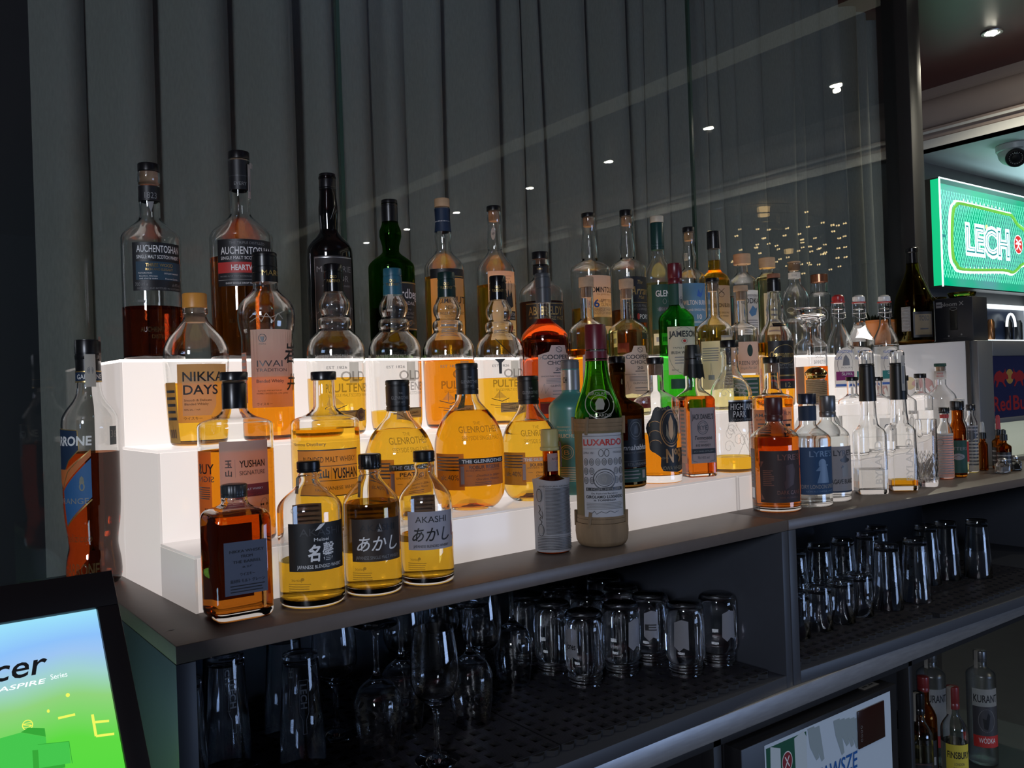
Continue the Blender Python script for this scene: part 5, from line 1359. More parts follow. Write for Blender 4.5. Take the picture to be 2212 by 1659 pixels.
b = akashi('round bottle of full amber whisky with dark brown label and brush script', 0.552, 1.075, 0.0389, 0.1163, 0.1647, 0.0146, 0.1685, 0.1889, 0.1233, 'gold', PLK, 26, paper('umber_paper', (0.035, 0.024, 0.018), 0.1, 0.5), [('T', 'AKASHI', 0.0, 0.80, 0.16, INK, 0.66), ('P', [(-0.03, 0.70), (0.06, 0.9), (0.15, 0.70)], INKG), ('T', 'あかし', 0.0, 0.42, 0.34, INKW, 0.78, 0.01, 0.25), ('T', 'JAPANESE SINGLE MALT WHISKY', 0.0, 0.10, 0.08, INKG, 0.84)], 0.0476, 0.1042, 12)
b.toppaper(0.160, 0.015, length=0.03, w=0.004, ang=deg(-62) - b.view)
b = akashi('round bottle with pale blue-grey label and black brush script, third of the small round ones', 0.639, 1.076, 0.0383, 0.1121, 0.1613, 0.0146, 0.1713, 0.1872, 0.0697, 'gold', PLK, 0, paper('pale_slate_paper', (0.36, 0.36, 0.42), 0.12, 0.5), [('T', 'AKASHI', -0.05, 0.80, 0.17, INK, 0.62), ('T', 'あかし', -0.05, 0.40, 0.36, INK, 0.76, 0.01, 0.25), ('T', 'JAPANESE BLENDED WHISKY', -0.05, 0.10, 0.07, INK, 0.72), ('O', 0.93, 0.5, 0.07, 0.2, 0.0008, INKR)], 0.0511, 0.1042, 14)

# small bottle in an oversized paper wrap
bt = thing('bitters_bottle', 'small dark bitters bottle in an oversized white paper wrap with a yellow cap', 'bottle', (0.903, 1.1135, ZROW['A']), 0, GRP['A'])
view = math.atan2(0.912, 1.125)
pr = std_profile(0.0285, 0.112, 0.1275, 0.0125, 0.180, 1.3)
lathe('bottle_glass', [(0.001, 0), (0.001, 0.022)] + pr + [(0.180, 0.0095), (0.13, 0.0095), (0.11, 0.0255), (0.006, 0.0255), (0.006, 0)], GL['amber'], bt, 48, angle=50)
lathe('liquid', [(0.0058, 0), (0.0058, 0.0257), (0.110, 0.0257), (0.128, 0.0100), (0.150, 0.0098), (0.150, 0)], LQ['red'], bt, 48)
lathe('screw_cap', [(0.1672, 0), (0.1672, 0.0150), (0.1690, 0.0165), (0.1725, 0.0165), (0.1745, 0.0148), (0.176, 0.0150), (0.2005, 0.0146), (0.2025, 0.0132), (0.2025, 0)], pbr('mustard_plastic', (0.42, 0.36, 0.14), 0.45), bt, 64, ribs=(40, 0.01))
wb = Bottle.__new__(Bottle)
wb.root, wb.dy, wb.view = bt, 1.0, view
wb.prof = [(0, 0.0296), (0.11, 0.0298), (0.116, 0.0306), (0.124, 0.0316)]
bm = bmesh.new()
n = 64
rows = []
for j in range(9):
    z = 0.004 + (0.1215 - 0.004) * j / 8
    rows.append([bm.verts.new((wb.R(z) * math.sin(2 * PI * i / n), -wb.R(z) * math.cos(2 * PI * i / n), z + (0.0018 * math.sin(3 * 2 * PI * i / n) if j == 8 else 0))) for i in range(n)])
for r0, r1 in zip(rows, rows[1:]):
    for i in range(n):
        bm.faces.new((r0[i], r0[(i + 1) % n], r1[(i + 1) % n], r1[i]))
bmesh.ops.solidify(bm, geom=bm.faces[:], thickness=0.0003)
wr = finish('paper_wrap', bm, paper('news_paper', (0.62, 0.62, 0.64), 0.12), bt)
it = [('B', -0.42, -0.41, 0.24, 0.95, INKG), ('O', -0.68, 0.80, 0.17, 0.095, 0.0012, INKD), ('E', -0.68, 0.80, 0.12, 0.065, INKG), ('O', -0.62, 0.30, 0.17, 0.09, 0.0012, INKD), ('E', -0.62, 0.30, 0.12, 0.06, INKG), ('L', [(-0.72, 0.66), (-0.62, 0.60), (-0.72, 0.55), (-0.58, 0.50), (-0.68, 0.46), (-0.55, 0.42), (-0.62, 0.39)], 0.0012, INK), ('L', [(-0.55, 0.58), (-0.5, 0.52), (-0.56, 0.46)], 0.0008, INK), ('T', 'ANGOSTURA AROMATIC', 0.15, 0.93, 0.02, INK, 0.8)]
it += rules(38, 0.90, 0.25, INKD, -0.36, 0.98, 0.22, 0.08) + rules(8, 0.19, 0.03, INKD, -0.8, 0.98, 0.25, 0.1) + [('B', -0.8, 0.98, 0.215, 0.22, INKD)]
wb.label(0.006, 0.119, 0.036, None, it, S(wb, 6), name='wrap_print', off=0.0012)
wb.prof = pr
wb.label(0.134, 0.163, 0.010, PWH, [('T', 'ANGO', 0.3, 0.7, 0.14, INKD, 0.6), ('O', 0.4, 0.4, 0.3, 0.16, 0.0006, INKG)], S(wb, 25), name='neck_label')
wb.label(0.140, 0.182, 0.0035, paper('red_strip', (0.3, 0.12, 0.14), 0.3), [('B', -0.5, 0.5, 0.2, 0.7, INKG)], S(wb, 80), name='tax_strip', off=0.006)

# the straw-wrapped bottle
b = B('A', 'green bottle wrapped in straw with dark red foil neck, in front of the steps', 1.0045, 1.1045, 0.0405, 0.2154, 0.29, 0.0175, 0.3138, 0.3764, gl='limegreen', liq='pale', lvl=0.15, cap='capsule', capm=pbr('burgundy_foil', (0.13, 0.012, 0.02), 0.35), rc=0.0180, r0=0.0188, name='liqueur_bottle', n=72, rings=(0.30, 0.05),
      prof=[(0, 0.030), (0.003, 0.036), (0.01, 0.039), (0.05, 0.0395), (0.205, 0.0408)] + crom([(0.215, 0.0408), (0.228, 0.0395), (0.243, 0.0355), (0.260, 0.0290), (0.277, 0.0238), (0.295, 0.0205), (0.314, 0.0186)], 4) + [(0.37, 0.0165)])
STRAW = pbr('woven_straw', (0.21, 0.14, 0.075), 0.75, noise=0.45, scale=55, bump=0.5, stretch=(1, 1, 0.25))
STRAWP = paper('straw_backing', (0.40, 0.30, 0.15), 0.6)
sw = [(0.0, 0.034), (0.003, 0.040), (0.010, 0.0436), (0.024, 0.0450), (0.036, 0.0446), (0.040, 0.0432)]
lathe('straw_base', [(0.0, 0)] + sw + [(0.040, 0.0412), (0.004, 0.0398), (0.003, 0)], STRAW, b.root, 72, ribs=(34, 0.008))
SB = []
for z0_, z1_, r_ in ((0.0405, 0.0475, 0.0424), (0.0478, 0.0535, 0.0422), (0.1955, 0.2025, 0.0424), (0.2028, 0.2085, 0.0423), (0.2088, 0.2165, 0.0432)):
    bm = bmesh.new()
    lathe_into(bm, [(z0_, r_ - 0.0025), (z0_, r_ - 0.0006), ((z0_ + z1_) / 2, r_), (z1_, r_ - 0.0006), (z1_, r_ - 0.0025)], 72, ribs=(29, 0.006))
    finish('straw_band', bm, STRAW, b.root, recalc=True)
for a_ in (-1.25, 0.55, 2.2, 4.0):
    for z0_, z1_ in ((0.034, 0.060), (0.190, 0.219)):
        bm = bmesh.new()
        tube_into(bm, [(0.0435 * math.sin(a_ + 0.02 * q), -0.0435 * math.cos(a_ + 0.02 * q), z0_ + (z1_ - z0_) * q / 4) for q in range(5)], 0.0032, 6)
        finish('straw_tie', bm, STRAW, b.root, recalc=True)
lathe('straw_sleeve', [(0.050, 0.0405), (0.050, 0.0412), (0.197, 0.0418), (0.197, 0.0411)], STRAWP, b.root, 72)
b.prof = [(0, 0.042), (0.04, 0.0414), (0.197, 0.0422), (0.2, 0.0410), (0.215, 0.0410)] + b.prof[5:]
MED = []
rr = random.Random(21)
for r_ in range(3):
    for c_ in range(7):
        if r_ == 1 or 1:
            v = 0.66 - 0.11 * r_
            if r_ > 0 and 1 < c_ < 5:
                continue
            MED.append(('O', -0.84 + 0.28 * c_, v, 0.11, 0.042, 0.0009, INKD))
            MED.append(('E', -0.84 + 0.28 * c_, v, 0.07, 0.026, INKG))
b.label(0.052, 0.192, 0.037, paper('old_label_paper', (0.46, 0.46, 0.48), 0.06), [('T', 'LUXARDO', 0.0, 0.895, 0.075, RED, 0.94, 0.03), ('B', -1, 1, 0.965, 0.97, INKD), ('B', -1, 1, 0.815, 0.82, INKG), ('T', 'ZARA 1821', -0.7, 0.77, 0.025, INKD, 0.26), ('T', 'MEDAGLIE', 0.7, 0.77, 0.025, INKD, 0.26), ('O', -0.13, 0.765, 0.12, 0.045, 0.001, INKD), ('O', 0.13, 0.765, 0.12, 0.045, 0.001, INKD)] + MED +
    [('O', 0.0, 0.455, 0.52, 0.125, 0.0016, INKD), ('O', 0.0, 0.455, 0.40, 0.09, 0.001, INKD), ('E', 0.0, 0.455, 0.34, 0.07, INKG), ('P', [(-0.12, 0.43), (-0.1, 0.49), (0.04, 0.50), (0.12, 0.46), (0.06, 0.41)], PWH), ('B', -0.85, 0.85, 0.315, 0.355, INKD), ('T', 'LIQUEUR', 0.0, 0.335, 0.028, PWH, 0.8, 0.02), ('T', 'De Fabbrica Excelsior', 0.0, 0.285, 0.02, INKD, 0.6), ('T', 'GIROLAMO LUXARDO', 0.0, 0.245, 0.035, INK, 0.86, 0.02), ('T', 'in TORREGLIA', 0.0, 0.205, 0.022, INK, 0.5, 0.01)] + rules(5, 0.17, 0.10, INKG, -0.85, 0.9) + [('L', [(-0.6, 0.05), (-0.5, 0.075), (-0.4, 0.04), (-0.2, 0.07), (0.0, 0.05), (0.2, 0.075), (0.4, 0.05), (0.6, 0.07)], 0.0007, INKD), ('B', -0.98, -0.96, 0.02, 0.96, INKG), ('B', 0.96, 0.98, 0.02, 0.96, INKG)], S(b, 10))
b.label(0.218, 0.263, 0.026, None, [('O', 0, 0.5, 1.0, 0.55, 0.0018, EMB), ('O', 0, 0.5, 0.62, 0.34, 0.0010, EMB), ('P', [(-0.25, 0.3), (-0.3, 0.55), (-0.1, 0.72), (0.2, 0.7), (0.3, 0.5), (0.2, 0.3)], EMB), ('T', 'GIROLAMO', 0, 0.9, 0.12, EMB, 0.7), ('T', 'LUXARDO', 0, 0.09, 0.12, EMB, 0.7)], S(b, 6), name='raised_seal', off=0.0012)
b.label(0.328, 0.336, 0.013, None, [('T', 'Girolamo Luxardo', 0, 0.5, 0.6, INKG, 0.9, 0, 0.4)], S(b, 8), name='capsule_print', off=0.002)


def lyre(label, x, y, r, hs, hk, rn, hc, H, liq, lvl, capm, ribs, base, dark, z0, z1, items, seen, cap='screw'):
    b = B('A', label, x, y, r, hs, hk, rn, hc, H, liq=liq, lvl=lvl, k=1.2, cap=cap, capm=capm, rc=rn * 1.07, n=64, ribs=ribs, name='spirit_bottle', floor=0.010, cork=False)
    b.label(z0, z1, r * 0.95, base, items, S(b, seen))
    return b


COCOA = paper('cocoa_paper', (0.030, 0.014, 0.013), 0.06)
CINK = pbr('copper_ink', (0.16, 0.06, 0.04), 0.4)
b = lyre('round-shouldered bottle of amber spirit with very dark brown label and red-brown cap', 1.516, 1.125, 0.0490, 0.1494, 0.1825, 0.0172, 0.1845, 0.2342, 'copper', 0.1533, pbr('oxblood_cap', (0.075, 0.016, 0.014), 0.35), 0, COCOA, None, 0.0205, 0.1259,
         [('T', "LYRE'S", 0.35, 0.88, 0.11, CINK, 0.55, 0.02), ('P', [(0.15, 0.72), (0.5, 0.75), (0.62, 0.62), (0.5, 0.35), (0.1, 0.25), (0.05, 0.4), (0.3, 0.5)], pbr('dim_brown_ink', (0.055, 0.022, 0.018), 0.5)), ('T', 'DARK CANE', 0.3, 0.20, 0.075, CINK, 0.55, 0.015), ('T', 'NON ALCOHOLIC', 0.3, 0.1, 0.03, CINK, 0.45), ('P', [(-0.95, 0.8), (-0.8, 0.8), (-0.95, 0.68)], CINK), ('P', [(-0.95, 0.06), (-0.8, 0.06), (-0.95, 0.18)], CINK)] + rules(9, 0.62, 0.34, CINK, -0.85, -0.35), 16)
b.label(0.024, 0.130, 0.010, paper('faded_side', (0.32, 0.28, 0.27), 0.3), rules(9, 0.9, 0.35, INKG) + [('B', -0.5, 0.7, 0.04, 0.24, INKW)], S(b, -66), name='side_label')
b = lyre('round-shouldered bottle of clear spirit with deep blue label and navy neck', 1.620, 1.116, 0.0465, 0.1395, 0.1734, 0.0178, 0.2165, 0.2391, 'water', 0.1495, pbr('navy_cap', (0.03, 0.035, 0.06), 0.25, metal=0.4), 0, paper('deep_blue_paper', (0.010, 0.05, 0.13), 0.10), None, 0.0269, 0.1266,
         [('T', "LYRE'S", 0.2, 0.86, 0.12, pbr('steel_blue_ink', (0.12, 0.2, 0.32), 0.4), 0.62, 0.02), ('E', 0.2, 0.66, 0.20, 0.09, MATS['steel_blue_ink']), ('B', 0.0, 0.52, 0.60, 0.63, MATS['steel_blue_ink']), ('P', [(0.05, 0.60), (-0.15, 0.50), (0.08, 0.50), (0.0, 0.36), (-0.1, 0.24), (0.55, 0.24), (0.5, 0.45), (0.42, 0.60)], MATS['steel_blue_ink']), ('T', 'DRY LONDON SPIRIT', 0.05, 0.17, 0.085, INKG, 0.86, 0.015), ('T', 'NON-ALCOHOLIC SPIRIT', 0.1, 0.07, 0.035, MATS['steel_blue_ink'], 0.7)], 24, 'stopper')
b.band(0.181, 0.212, NAVY, [])
b = lyre('round-shouldered bottle of clear spirit with grey label and ribbed grey cap', 1.714, 1.129, 0.0450, 0.1387, 0.1791, 0.0166, 0.1843, 0.2318, 'water', 0.1429, pbr('pewter_cap', (0.16, 0.16, 0.165), 0.35, metal=0.6), 0, paper('warm_grey_paper', (0.25, 0.24, 0.25), 0.2), None, 0.0207, 0.1211,
         [('T', "LYRE'S", 0.25, 0.86, 0.12, INKD, 0.6, 0.02), ('E', 0.3, 0.70, 0.32, 0.05, INKD), ('E', 0.3, 0.72, 0.14, 0.08, INKD), ('P', [(0.2, 0.62), (0.4, 0.62), (0.5, 0.5), (0.45, 0.34), (0.1, 0.34), (0.08, 0.5)], INKG), ('P', [(0.12, 0.60), (0.02, 0.52), (0.2, 0.55)], INKD), ('T', 'AGAVE BLANCO', 0.25, 0.24, 0.10, INK, 0.75, 0.015), ('B', -1, 1, 0.0, 0.035, NAVY)] + rules(2, 0.13, 0.08, INKG, -0.1, 0.7), 30)


def byland(label, x, y, a, liq, lvl, H, strip, seen):
    pr = [(0, a - 0.005), (0.002, a - 0.001), (0.006, a), (0.05, a), (0.135, a * 0.99), (0.142, a * 0.98)] + crom([(0.148, a * 0.93), (0.153, a * 0.80), (0.158, a * 0.68), (0.165, 0.0205), (0.18, 0.0185)], 3) + [(0.215, 0.0170), (0.30, 0.0148), (0.301, 0.0165), (0.322, 0.0165), (0.326, 0.0158)]
    b = B('A', label, x, y, a, 0.140, 0.166, 0.017, 0.2, H, gl='flint', liq=liq, lvl=lvl, cap='none', prof=[(z, r) for z, r in pr], sq=True, seen=seen, p=11, n=72, name='spirit_bottle', floor=0.012)
    b.sq = sqfun(0.140, 0.166)
    b.capsule(0.2140, 0.3005, 0.0168, pbr('black_shrink_foil', (0.010, 0.010, 0.011), 0.38), 0.0190, rings=(0.93,), name='neck_sleeve')
    lathe('glass_stopper', [(0.3262, 0), (0.3262, 0.0150), (0.330, 0.0140), (0.3315, 0.010), (0.3315, 0)], GL['flint'], b.root, 32)
    o = b.label(0.030, 0.128, a * 0.8, None, [], 0, True, name='raised_lettering')
    bpy.data.objects.remove(o)
    bm, mats = flat_art([('T', 'BYLAND', 0, 0.5, 0.52, EMB, 0.94, 0.02)], 0.052, 0.030)
    for v in bm.verts:
        x_, y_, z_ = v.co
        v.co = Vector((0.010 - (z_ - 0.015), -(a + 0.0006 + y_), 0.074 + x_))
    finish('raised_lettering', bm, mats, b.root, smooth=False)
    fr_, mats = flat_art([('L', [(-0.95, 0.02), (-0.95, 0.98), (0.95, 0.98), (0.95, 0.02), (-0.95, 0.02)], 0.0009, EMB)], a * 0.86, 0.125)
    b.wrap(fr_, 0.010, 0.0005, 0, a)
    finish('raised_frame', fr_, mats, b.root, smooth=False)
    if strip:
        b.label(0.235, 0.318, 0.0045, STRIP, [('B', -0.5, 0.5, 0.2, 0.7, INKG)], deg(18), name='tax_strip', off=0.0012, flat=0.0195)
    return b


byland('square embossed bottle of clear spirit with long black neck, left of two alike', 1.862, 1.120, 0.0325, 'water', 0.0569, 0.327, False, 14)
byland('square embossed bottle with a last inch of amber spirit and long black neck', 1.960, 1.100, 0.0300, 'deepgold', 0.026, 0.3257, True, 16)

# cut crystal glass
cg = thing('crystal_glass', 'tall cut-crystal mixing glass beside the square embossed bottles', 'glass', (2.058, 1.088, ZROW['A']), 0)
lathe('glass_wall', [(0.001, 0), (0.001, 0.018), (0, 0.021), (0.003, 0.0232), (0.01, 0.0236), (0.15, 0.0238), (0.1625, 0.0236), (0.163, 0.0225), (0.15, 0.0215), (0.02, 0.0200), (0.016, 0.017), (0.016, 0)], GL['flint'], cg, 48, angle=50)
bm = bmesh.new()
for s in (1, -1):
    for k in range(14):
        pts = []
        for i in range(9):
            t = 2 * PI * k / 14 + s * i * 0.14
            pts.append((0.0239 * math.cos(t), 0.0239 * math.sin(t), 0.012 + 0.0085 * i))
        tube_into(bm, pts, 0.0009, 4)
finish('cut_pattern', bm, GL['flint'], cg, recalc=True)


def bitters(label, x, y, r, hs, hk, rn, hc, H, gl, liq, lvl, capm, ribs, base, items, z0, z1, name='bitters_bottle', seen=0):
    b = B('A', label, x, y, r, hs, hk, rn, hc, H, gl=gl, liq=liq, lvl=lvl, k=1.1, cap='screw', capm=capm, rc=rn * 1.25, n=40, ribs=ribs, name=name)
    if base:
        b.label(z0, z1, r * 1.5, base, items, S(b, seen))
    return b


b = bitters('small bitters bottle in white printed paper with black cap, next to the crystal glass', 2.230, 1.130, 0.0192, 0.118, 0.150, 0.0100, 0.1689, 0.1846, 'clear', 'pink', 0.11, PLK, 30, PWH, rules(16, 0.95, 0.1, INKG) + [('O', -0.4, 0.8, 0.3, 0.08, 0.0008, INKD)], 0.004, 0.118)
b.band(0.157, 0.1665, RED, [])
b = bitters('amber bitters bottle with dark green label and large ribbed black cap', 2.288, 1.125, 0.0197, 0.1211, 0.1516, 0.0131, 0.1748, 0.1993, 'amber', 'brown', 0.10, PLK, 24, GREENP, [('E', 0, 0.5, 0.5, 0.1, INKG), ('T', 'BITTERS', 0, 0.75, 0.1, INKG, 0.8), ('L', [(-0.7, 0.4), (0, 0.55), (0.7, 0.4)], 0.001, INKD)], 0.012, 0.0966)
b = bitters('pale bitters bottle with white cap and red square on its label', 2.352, 1.150, 0.0187, 0.1227, 0.154, 0.0111, 0.1753, 0.2028, 'clear', 'pale', 0.0914, pbr('white_plastic_cap', (0.55, 0.53, 0.5), 0.4), 20, PWH, [('B', -1, 1, 0.1, 0.95, RED), ('O', 0, 0.55, 0.5, 0.3, 0.0018, INKW), ('T', 'WW', 0, 0.5, 0.25, INKW, 0.5, 0.02)], 0.028, 0.0914)
b = bitters('slim bitters bottle in grey printed paper with black cap, beside the cooler', 2.414, 1.150, 0.0158, 0.1316, 0.1571, 0.0092, 0.1686, 0.1852, 'clear', 'pale', 0.1, PLK, 20, GREYP, rules(12, 0.95, 0.15, INKD) + [('P', [(-0.6, 0.78), (0, 0.9), (0.6, 0.78), (0, 0.66)], INKD)], 0.004, 0.128)


def dropper(label, x, y, r, hs, H, bulb, base=None):
    t = thing('dropper_bottle', label, 'bottle', (x, y, ZROW['A']), 0, 'dropper bottles by the cooler')
    pr = std_profile(r, hs, hs + 0.012, 0.0072, hs + 0.022, 1.1, 0.002)
    lathe('bottle_glass', [(0.001, 0), (0.001, r * 0.7)] + pr + [(hs + 0.022, 0.005), (hs + 0.01, 0.005), (hs - 0.001, r - 0.002), (0.003, r - 0.002), (0.003, 0)], GL['amber'], t, 32, angle=50)
    lathe('screw_cap', [(hs + 0.018, 0), (hs + 0.018, 0.0095), (hs + 0.034, 0.0092), (hs + 0.035, 0)], PLK, t, 40, ribs=(24, 0.02))
    lathe('pump_head', [(hs + 0.0352, 0), (hs + 0.0352, 0.0065), (hs + 0.046, 0.0060), (H - 0.004, 0.0052), (H, 0.003), (H, 0)], bulb, t, 24)
    if base:
        w = Bottle.__new__(Bottle)
        w.root, w.prof, w.dy, w.view = t, pr, 1.0, math.atan2(x, y)
        w.label(0.008, hs * 0.8, r * 1.3, base, rules(3, 0.8, 0.3, INKG), S(w, 0))
    return t


dropper('tiny amber bottle with pale spray head, nearest the slim grey-wrapped bottle', 2.476, 1.150, 0.0125, 0.070, 0.1343, pbr('pale_spray_head', (0.4, 0.42, 0.42), 0.4))
dropper('brown bottle with red-topped dropper at the end of the counter row', 2.548, 1.140, 0.0170, 0.075, 0.1499, pbr('red_rubber', (0.35, 0.03, 0.04), 0.5), PBK)
dropper('brown bottle with short black dropper, in front of the red-topped one', 2.484, 1.098, 0.0185, 0.066, 0.1142, PLK, PBK)


def shaker(label, x, y, fill):
    t = thing('shaker', label, 'shaker', (x, y, ZROW['A']), deg(-30), 'little glass shakers')
    lathe('glass_jar', [(0.0008, 0), (0.0008, 0.010), (0, 0.012), (0.002, 0.0150), (0.025, 0.0150), (0.028, 0.0130), (0.033, 0.0105), (0.033, 0.009), (0.026, 0.011), (0.004, 0.0130), (0.004, 0)], GL['flint'], t, 40, sq=lambda z: 1.0 if z < 0.026 else 0.0, p=7, angle=50)
    lathe('filling', [(0.0039, 0), (0.0039, 0.0125), (0.018, 0.0125), (0.018, 0)], fill, t, 32, sq=lambda z: 1.0, p=7)
    lathe('lid', [(0.0332, 0), (0.0332, 0.0112), (0.037, 0.0112), (0.041, 0.007), (0.042, 0)], pbr('dull_steel_lid', (0.35, 0.35, 0.35), 0.35, metal=0.9), t, 28)


shaker('square glass shaker filled with white, right of the bitters bottles', 2.428, 1.078, pbr('salt', (0.7, 0.7, 0.68), 0.8))
shaker('square glass shaker with dark filling, right of the white one', 2.512, 1.085, pbr('pepper', (0.03, 0.025, 0.02), 0.8))

# ------------------------------------------------------------------ rubber bar mats in the cabinets
ma, nt, out = new_mat('nubbed_black_rubber')
b_ = nt.nodes.new('ShaderNodeBsdfPrincipled')
tc = nt.nodes.new('ShaderNodeTexCoord')
vo = nt.nodes.new('ShaderNodeTexVoronoi')
vo.feature = 'F1'
vo.inputs['Scale'].default_value = 260
vo.inputs['Randomness'].default_value = 0.0
rp = nt.nodes.new('ShaderNodeValToRGB')
rp.color_ramp.elements[0].position = 0.18
rp.color_ramp.elements[0].color = (0.50, 0.50, 0.56, 1)
rp.color_ramp.elements[1].position = 0.34
rp.color_ramp.elements[1].color = (0.030, 0.030, 0.038, 1)
bp = nt.nodes.new('ShaderNodeBump')
bp.inputs['Strength'].default_value = 0.6
bp.inputs['Distance'].default_value = 0.001
bp.invert = True
nt.links.new(tc.outputs['Object'], vo.inputs['Vector'])
nt.links.new(vo.outputs['Distance'], rp.inputs[0])
nt.links.new(vo.outputs['Distance'], bp.inputs['Height'])
nt.links.new(rp.outputs[0], b_.inputs['Base Color'])
nt.links.new(bp.outputs['Normal'], b_.inputs['Normal'])
b_.inputs['Roughness'].default_value = 0.35
nt.links.new(b_.outputs[0], out.inputs[0])
ZM0, ZM1 = 0.9038, 0.9138


def mat_grid(label, x0, x1, y0, y1, pitch=0.029):
    nx, ny = max(2, round((x1 - x0) / pitch)), max(2, round((y1 - y0) / pitch))
    px_, py_ = (x1 - x0) / nx, (y1 - y0) / ny
    bm = bmesh.new()
    h = 0.26
    H = ZM1 - ZM0
    for i in range(nx):
        for j in range(ny):
            cx_, cy_ = (i + 0.5) * px_, (j + 0.5) * py_
            o = [(cx_ - px_ / 2, cy_ - py_ / 2), (cx_ + px_ / 2, cy_ - py_ / 2), (cx_ + px_ / 2, cy_ + py_ / 2), (cx_ - px_ / 2, cy_ + py_ / 2)]
            n = [(cx_ - px_ * h, cy_ - py_ * h), (cx_ + px_ * h, cy_ - py_ * h), (cx_ + px_ * h, cy_ + py_ * h), (cx_ - px_ * h, cy_ + py_ * h)]
            if (i * 7 + j * 3) % 23 == 0:       # a closed cell here and there
                bm.faces.new([bm.verts.new((x, y, H)) for x, y in o])
                continue
            O = [bm.verts.new((x, y, H)) for x, y in o]
            N = [bm.verts.new((x, y, H)) for x, y in n]
            D = [bm.verts.new((x, y, 0.0006)) for x, y in n]
            for k in range(4):
                q = (k + 1) % 4
                bm.faces.new((O[k], O[q], N[q], N[k]))
                bm.faces.new((N[k], N[q], D[q], D[k])).material_index = 1
            bm.faces.new(D).material_index = 1
    # toothed front edge and plain sides
    for i in range(nx):
        a = i * px_
        t = [(a + 0.002, 0.0), (a + px_ - 0.002, 0.0), (a + px_ * 0.62, -0.008), (a + px_ * 0.38, -0.008)]
        top = [bm.verts.new((x, y, H * 0.9)) for x, y in t]
        bot = [bm.verts.new((x, y, 0.0004)) for x, y in t]
        bm.faces.new(top).material_index = 1
        for k in range(4):
            q = (k + 1) % 4
            bm.faces.new((bot[k], bot[q], top[q], top[k])).material_index = 1
    W_, D_ = x1 - x0, y1 - y0
    rim = [(0, 0), (W_, 0), (W_, D_), (0, D_)]
    rt = [bm.verts.new((x, y, H)) for x, y in rim]
    rb_ = [bm.verts.new((x, y, 0.0003)) for x, y in rim]
    for k in range(4):
        q = (k + 1) % 4
        bm.faces.new((rb_[k], rb_[q], rt[q], rt[k])).material_index = 1
    bm.faces.new(rb_[::-1])
    bmesh.ops.remove_doubles(bm, verts=bm.verts[:], dist=1e-5)
    o = finish('bar_mat', bm, [MATS['nubbed_black_rubber'], pbr('plain_black_rubber', (0.006, 0.006, 0.008), 0.7)], smooth=False, recalc=False)
    o.location = (x0, y0, ZM0)
    return tag(o, label, 'bar mat', 'black rubber bar mats')


mat_grid('black rubber grid mat under the beer and wine glasses at the left', 0.292, 0.852, 1.05, 1.56)
mat_grid('black rubber grid mat under the upturned screw-thread jars', 0.856, 1.372, 1.052, 1.56)
mat_grid('black rubber grid mat under the short tumblers and first highballs', 1.449, 1.985, 1.052, 1.56)
mat_grid('black rubber grid mat at the empty far end of the second cabinet', 1.989, 2.61, 1.035, 1.56)

# ------------------------------------------------------------------ glassware
GLASS = GL['tumbler']
ORD = ['first', 'second', 'third', 'fourth', 'fifth', 'sixth', 'seventh', 'eighth', 'ninth', 'tenth', 'eleventh', 'twelfth']


def wine_prof(rf, hs, rb_, H, rr_):
    o = [(0.0012, 0), (0, rf * 0.9), (0.0004, rf), (0.0018, rf * 0.99), (0.004, rf * 0.55), (0.010, 0.0062), (0.022, 0.0042), (hs * 0.8, 0.0040), (hs - 0.006, 0.0060)]
    o += crom([(hs, 0.011), (hs + 0.012, rb_ * 0.72), (hs + 0.030, rb_ * 0.97), (hs + 0.045, rb_), (hs + (H - hs) * 0.65, rb_ * 0.96), (H, rr_)], 4)
    i = crom([(H, rr_ - 0.0012), (hs + (H - hs) * 0.65, rb_ * 0.96 - 0.0013), (hs + 0.045, rb_ - 0.0014), (hs + 0.031, rb_ * 0.97 - 0.0016), (hs + 0.0145, rb_ * 0.70), (hs + 0.006, 0.008)], 4)
    return o + i + [(hs + 0.0045, 0)]


def tumbler_prof(r0, r1, H, base=0.008, wall=0.0022):
    return [(0.0008, 0), (0, r0 * 0.85), (0.001, r0 * 0.97), (0.004, r0), (H * 0.5, (r0 + r1) / 2), (H - 0.001, r1), (H, r1 - wall * 0.5), (H - 0.001, r1 - wall), (H * 0.5, (r0 + r1) / 2 - wall), (base + 0.004, r0 - wall), (base, r0 * 0.7), (base, 0)]


def flip(p, H):
    return [(H - z, r) for z, r in p]


def copy_thing(src, loc, label, rz=0.0):
    c = src.copy()
    COL.objects.link(c)
    c.location = loc
    c.rotation_euler = (0, 0, rz)
    c['label'] = label
    for ch_ in src.children:
        d = ch_.copy()
        COL.objects.link(d)
        d.parent = c
    return c


def row_of(spots, maker, text):
    proto = None
    for i, (x, y) in enumerate(spots):
        lab = text(i)
        if proto is None:
            proto = maker(lab)
            proto.location = (x, y, ZM1 + 0.0003)
            proto.rotation_euler = (0, 0, -math.atan2(x, y))
        else:
            copy_thing(proto, (x, y, ZM1 + 0.0003), lab, -math.atan2(x, y) + 0.1 * math.sin(i * 2.1))


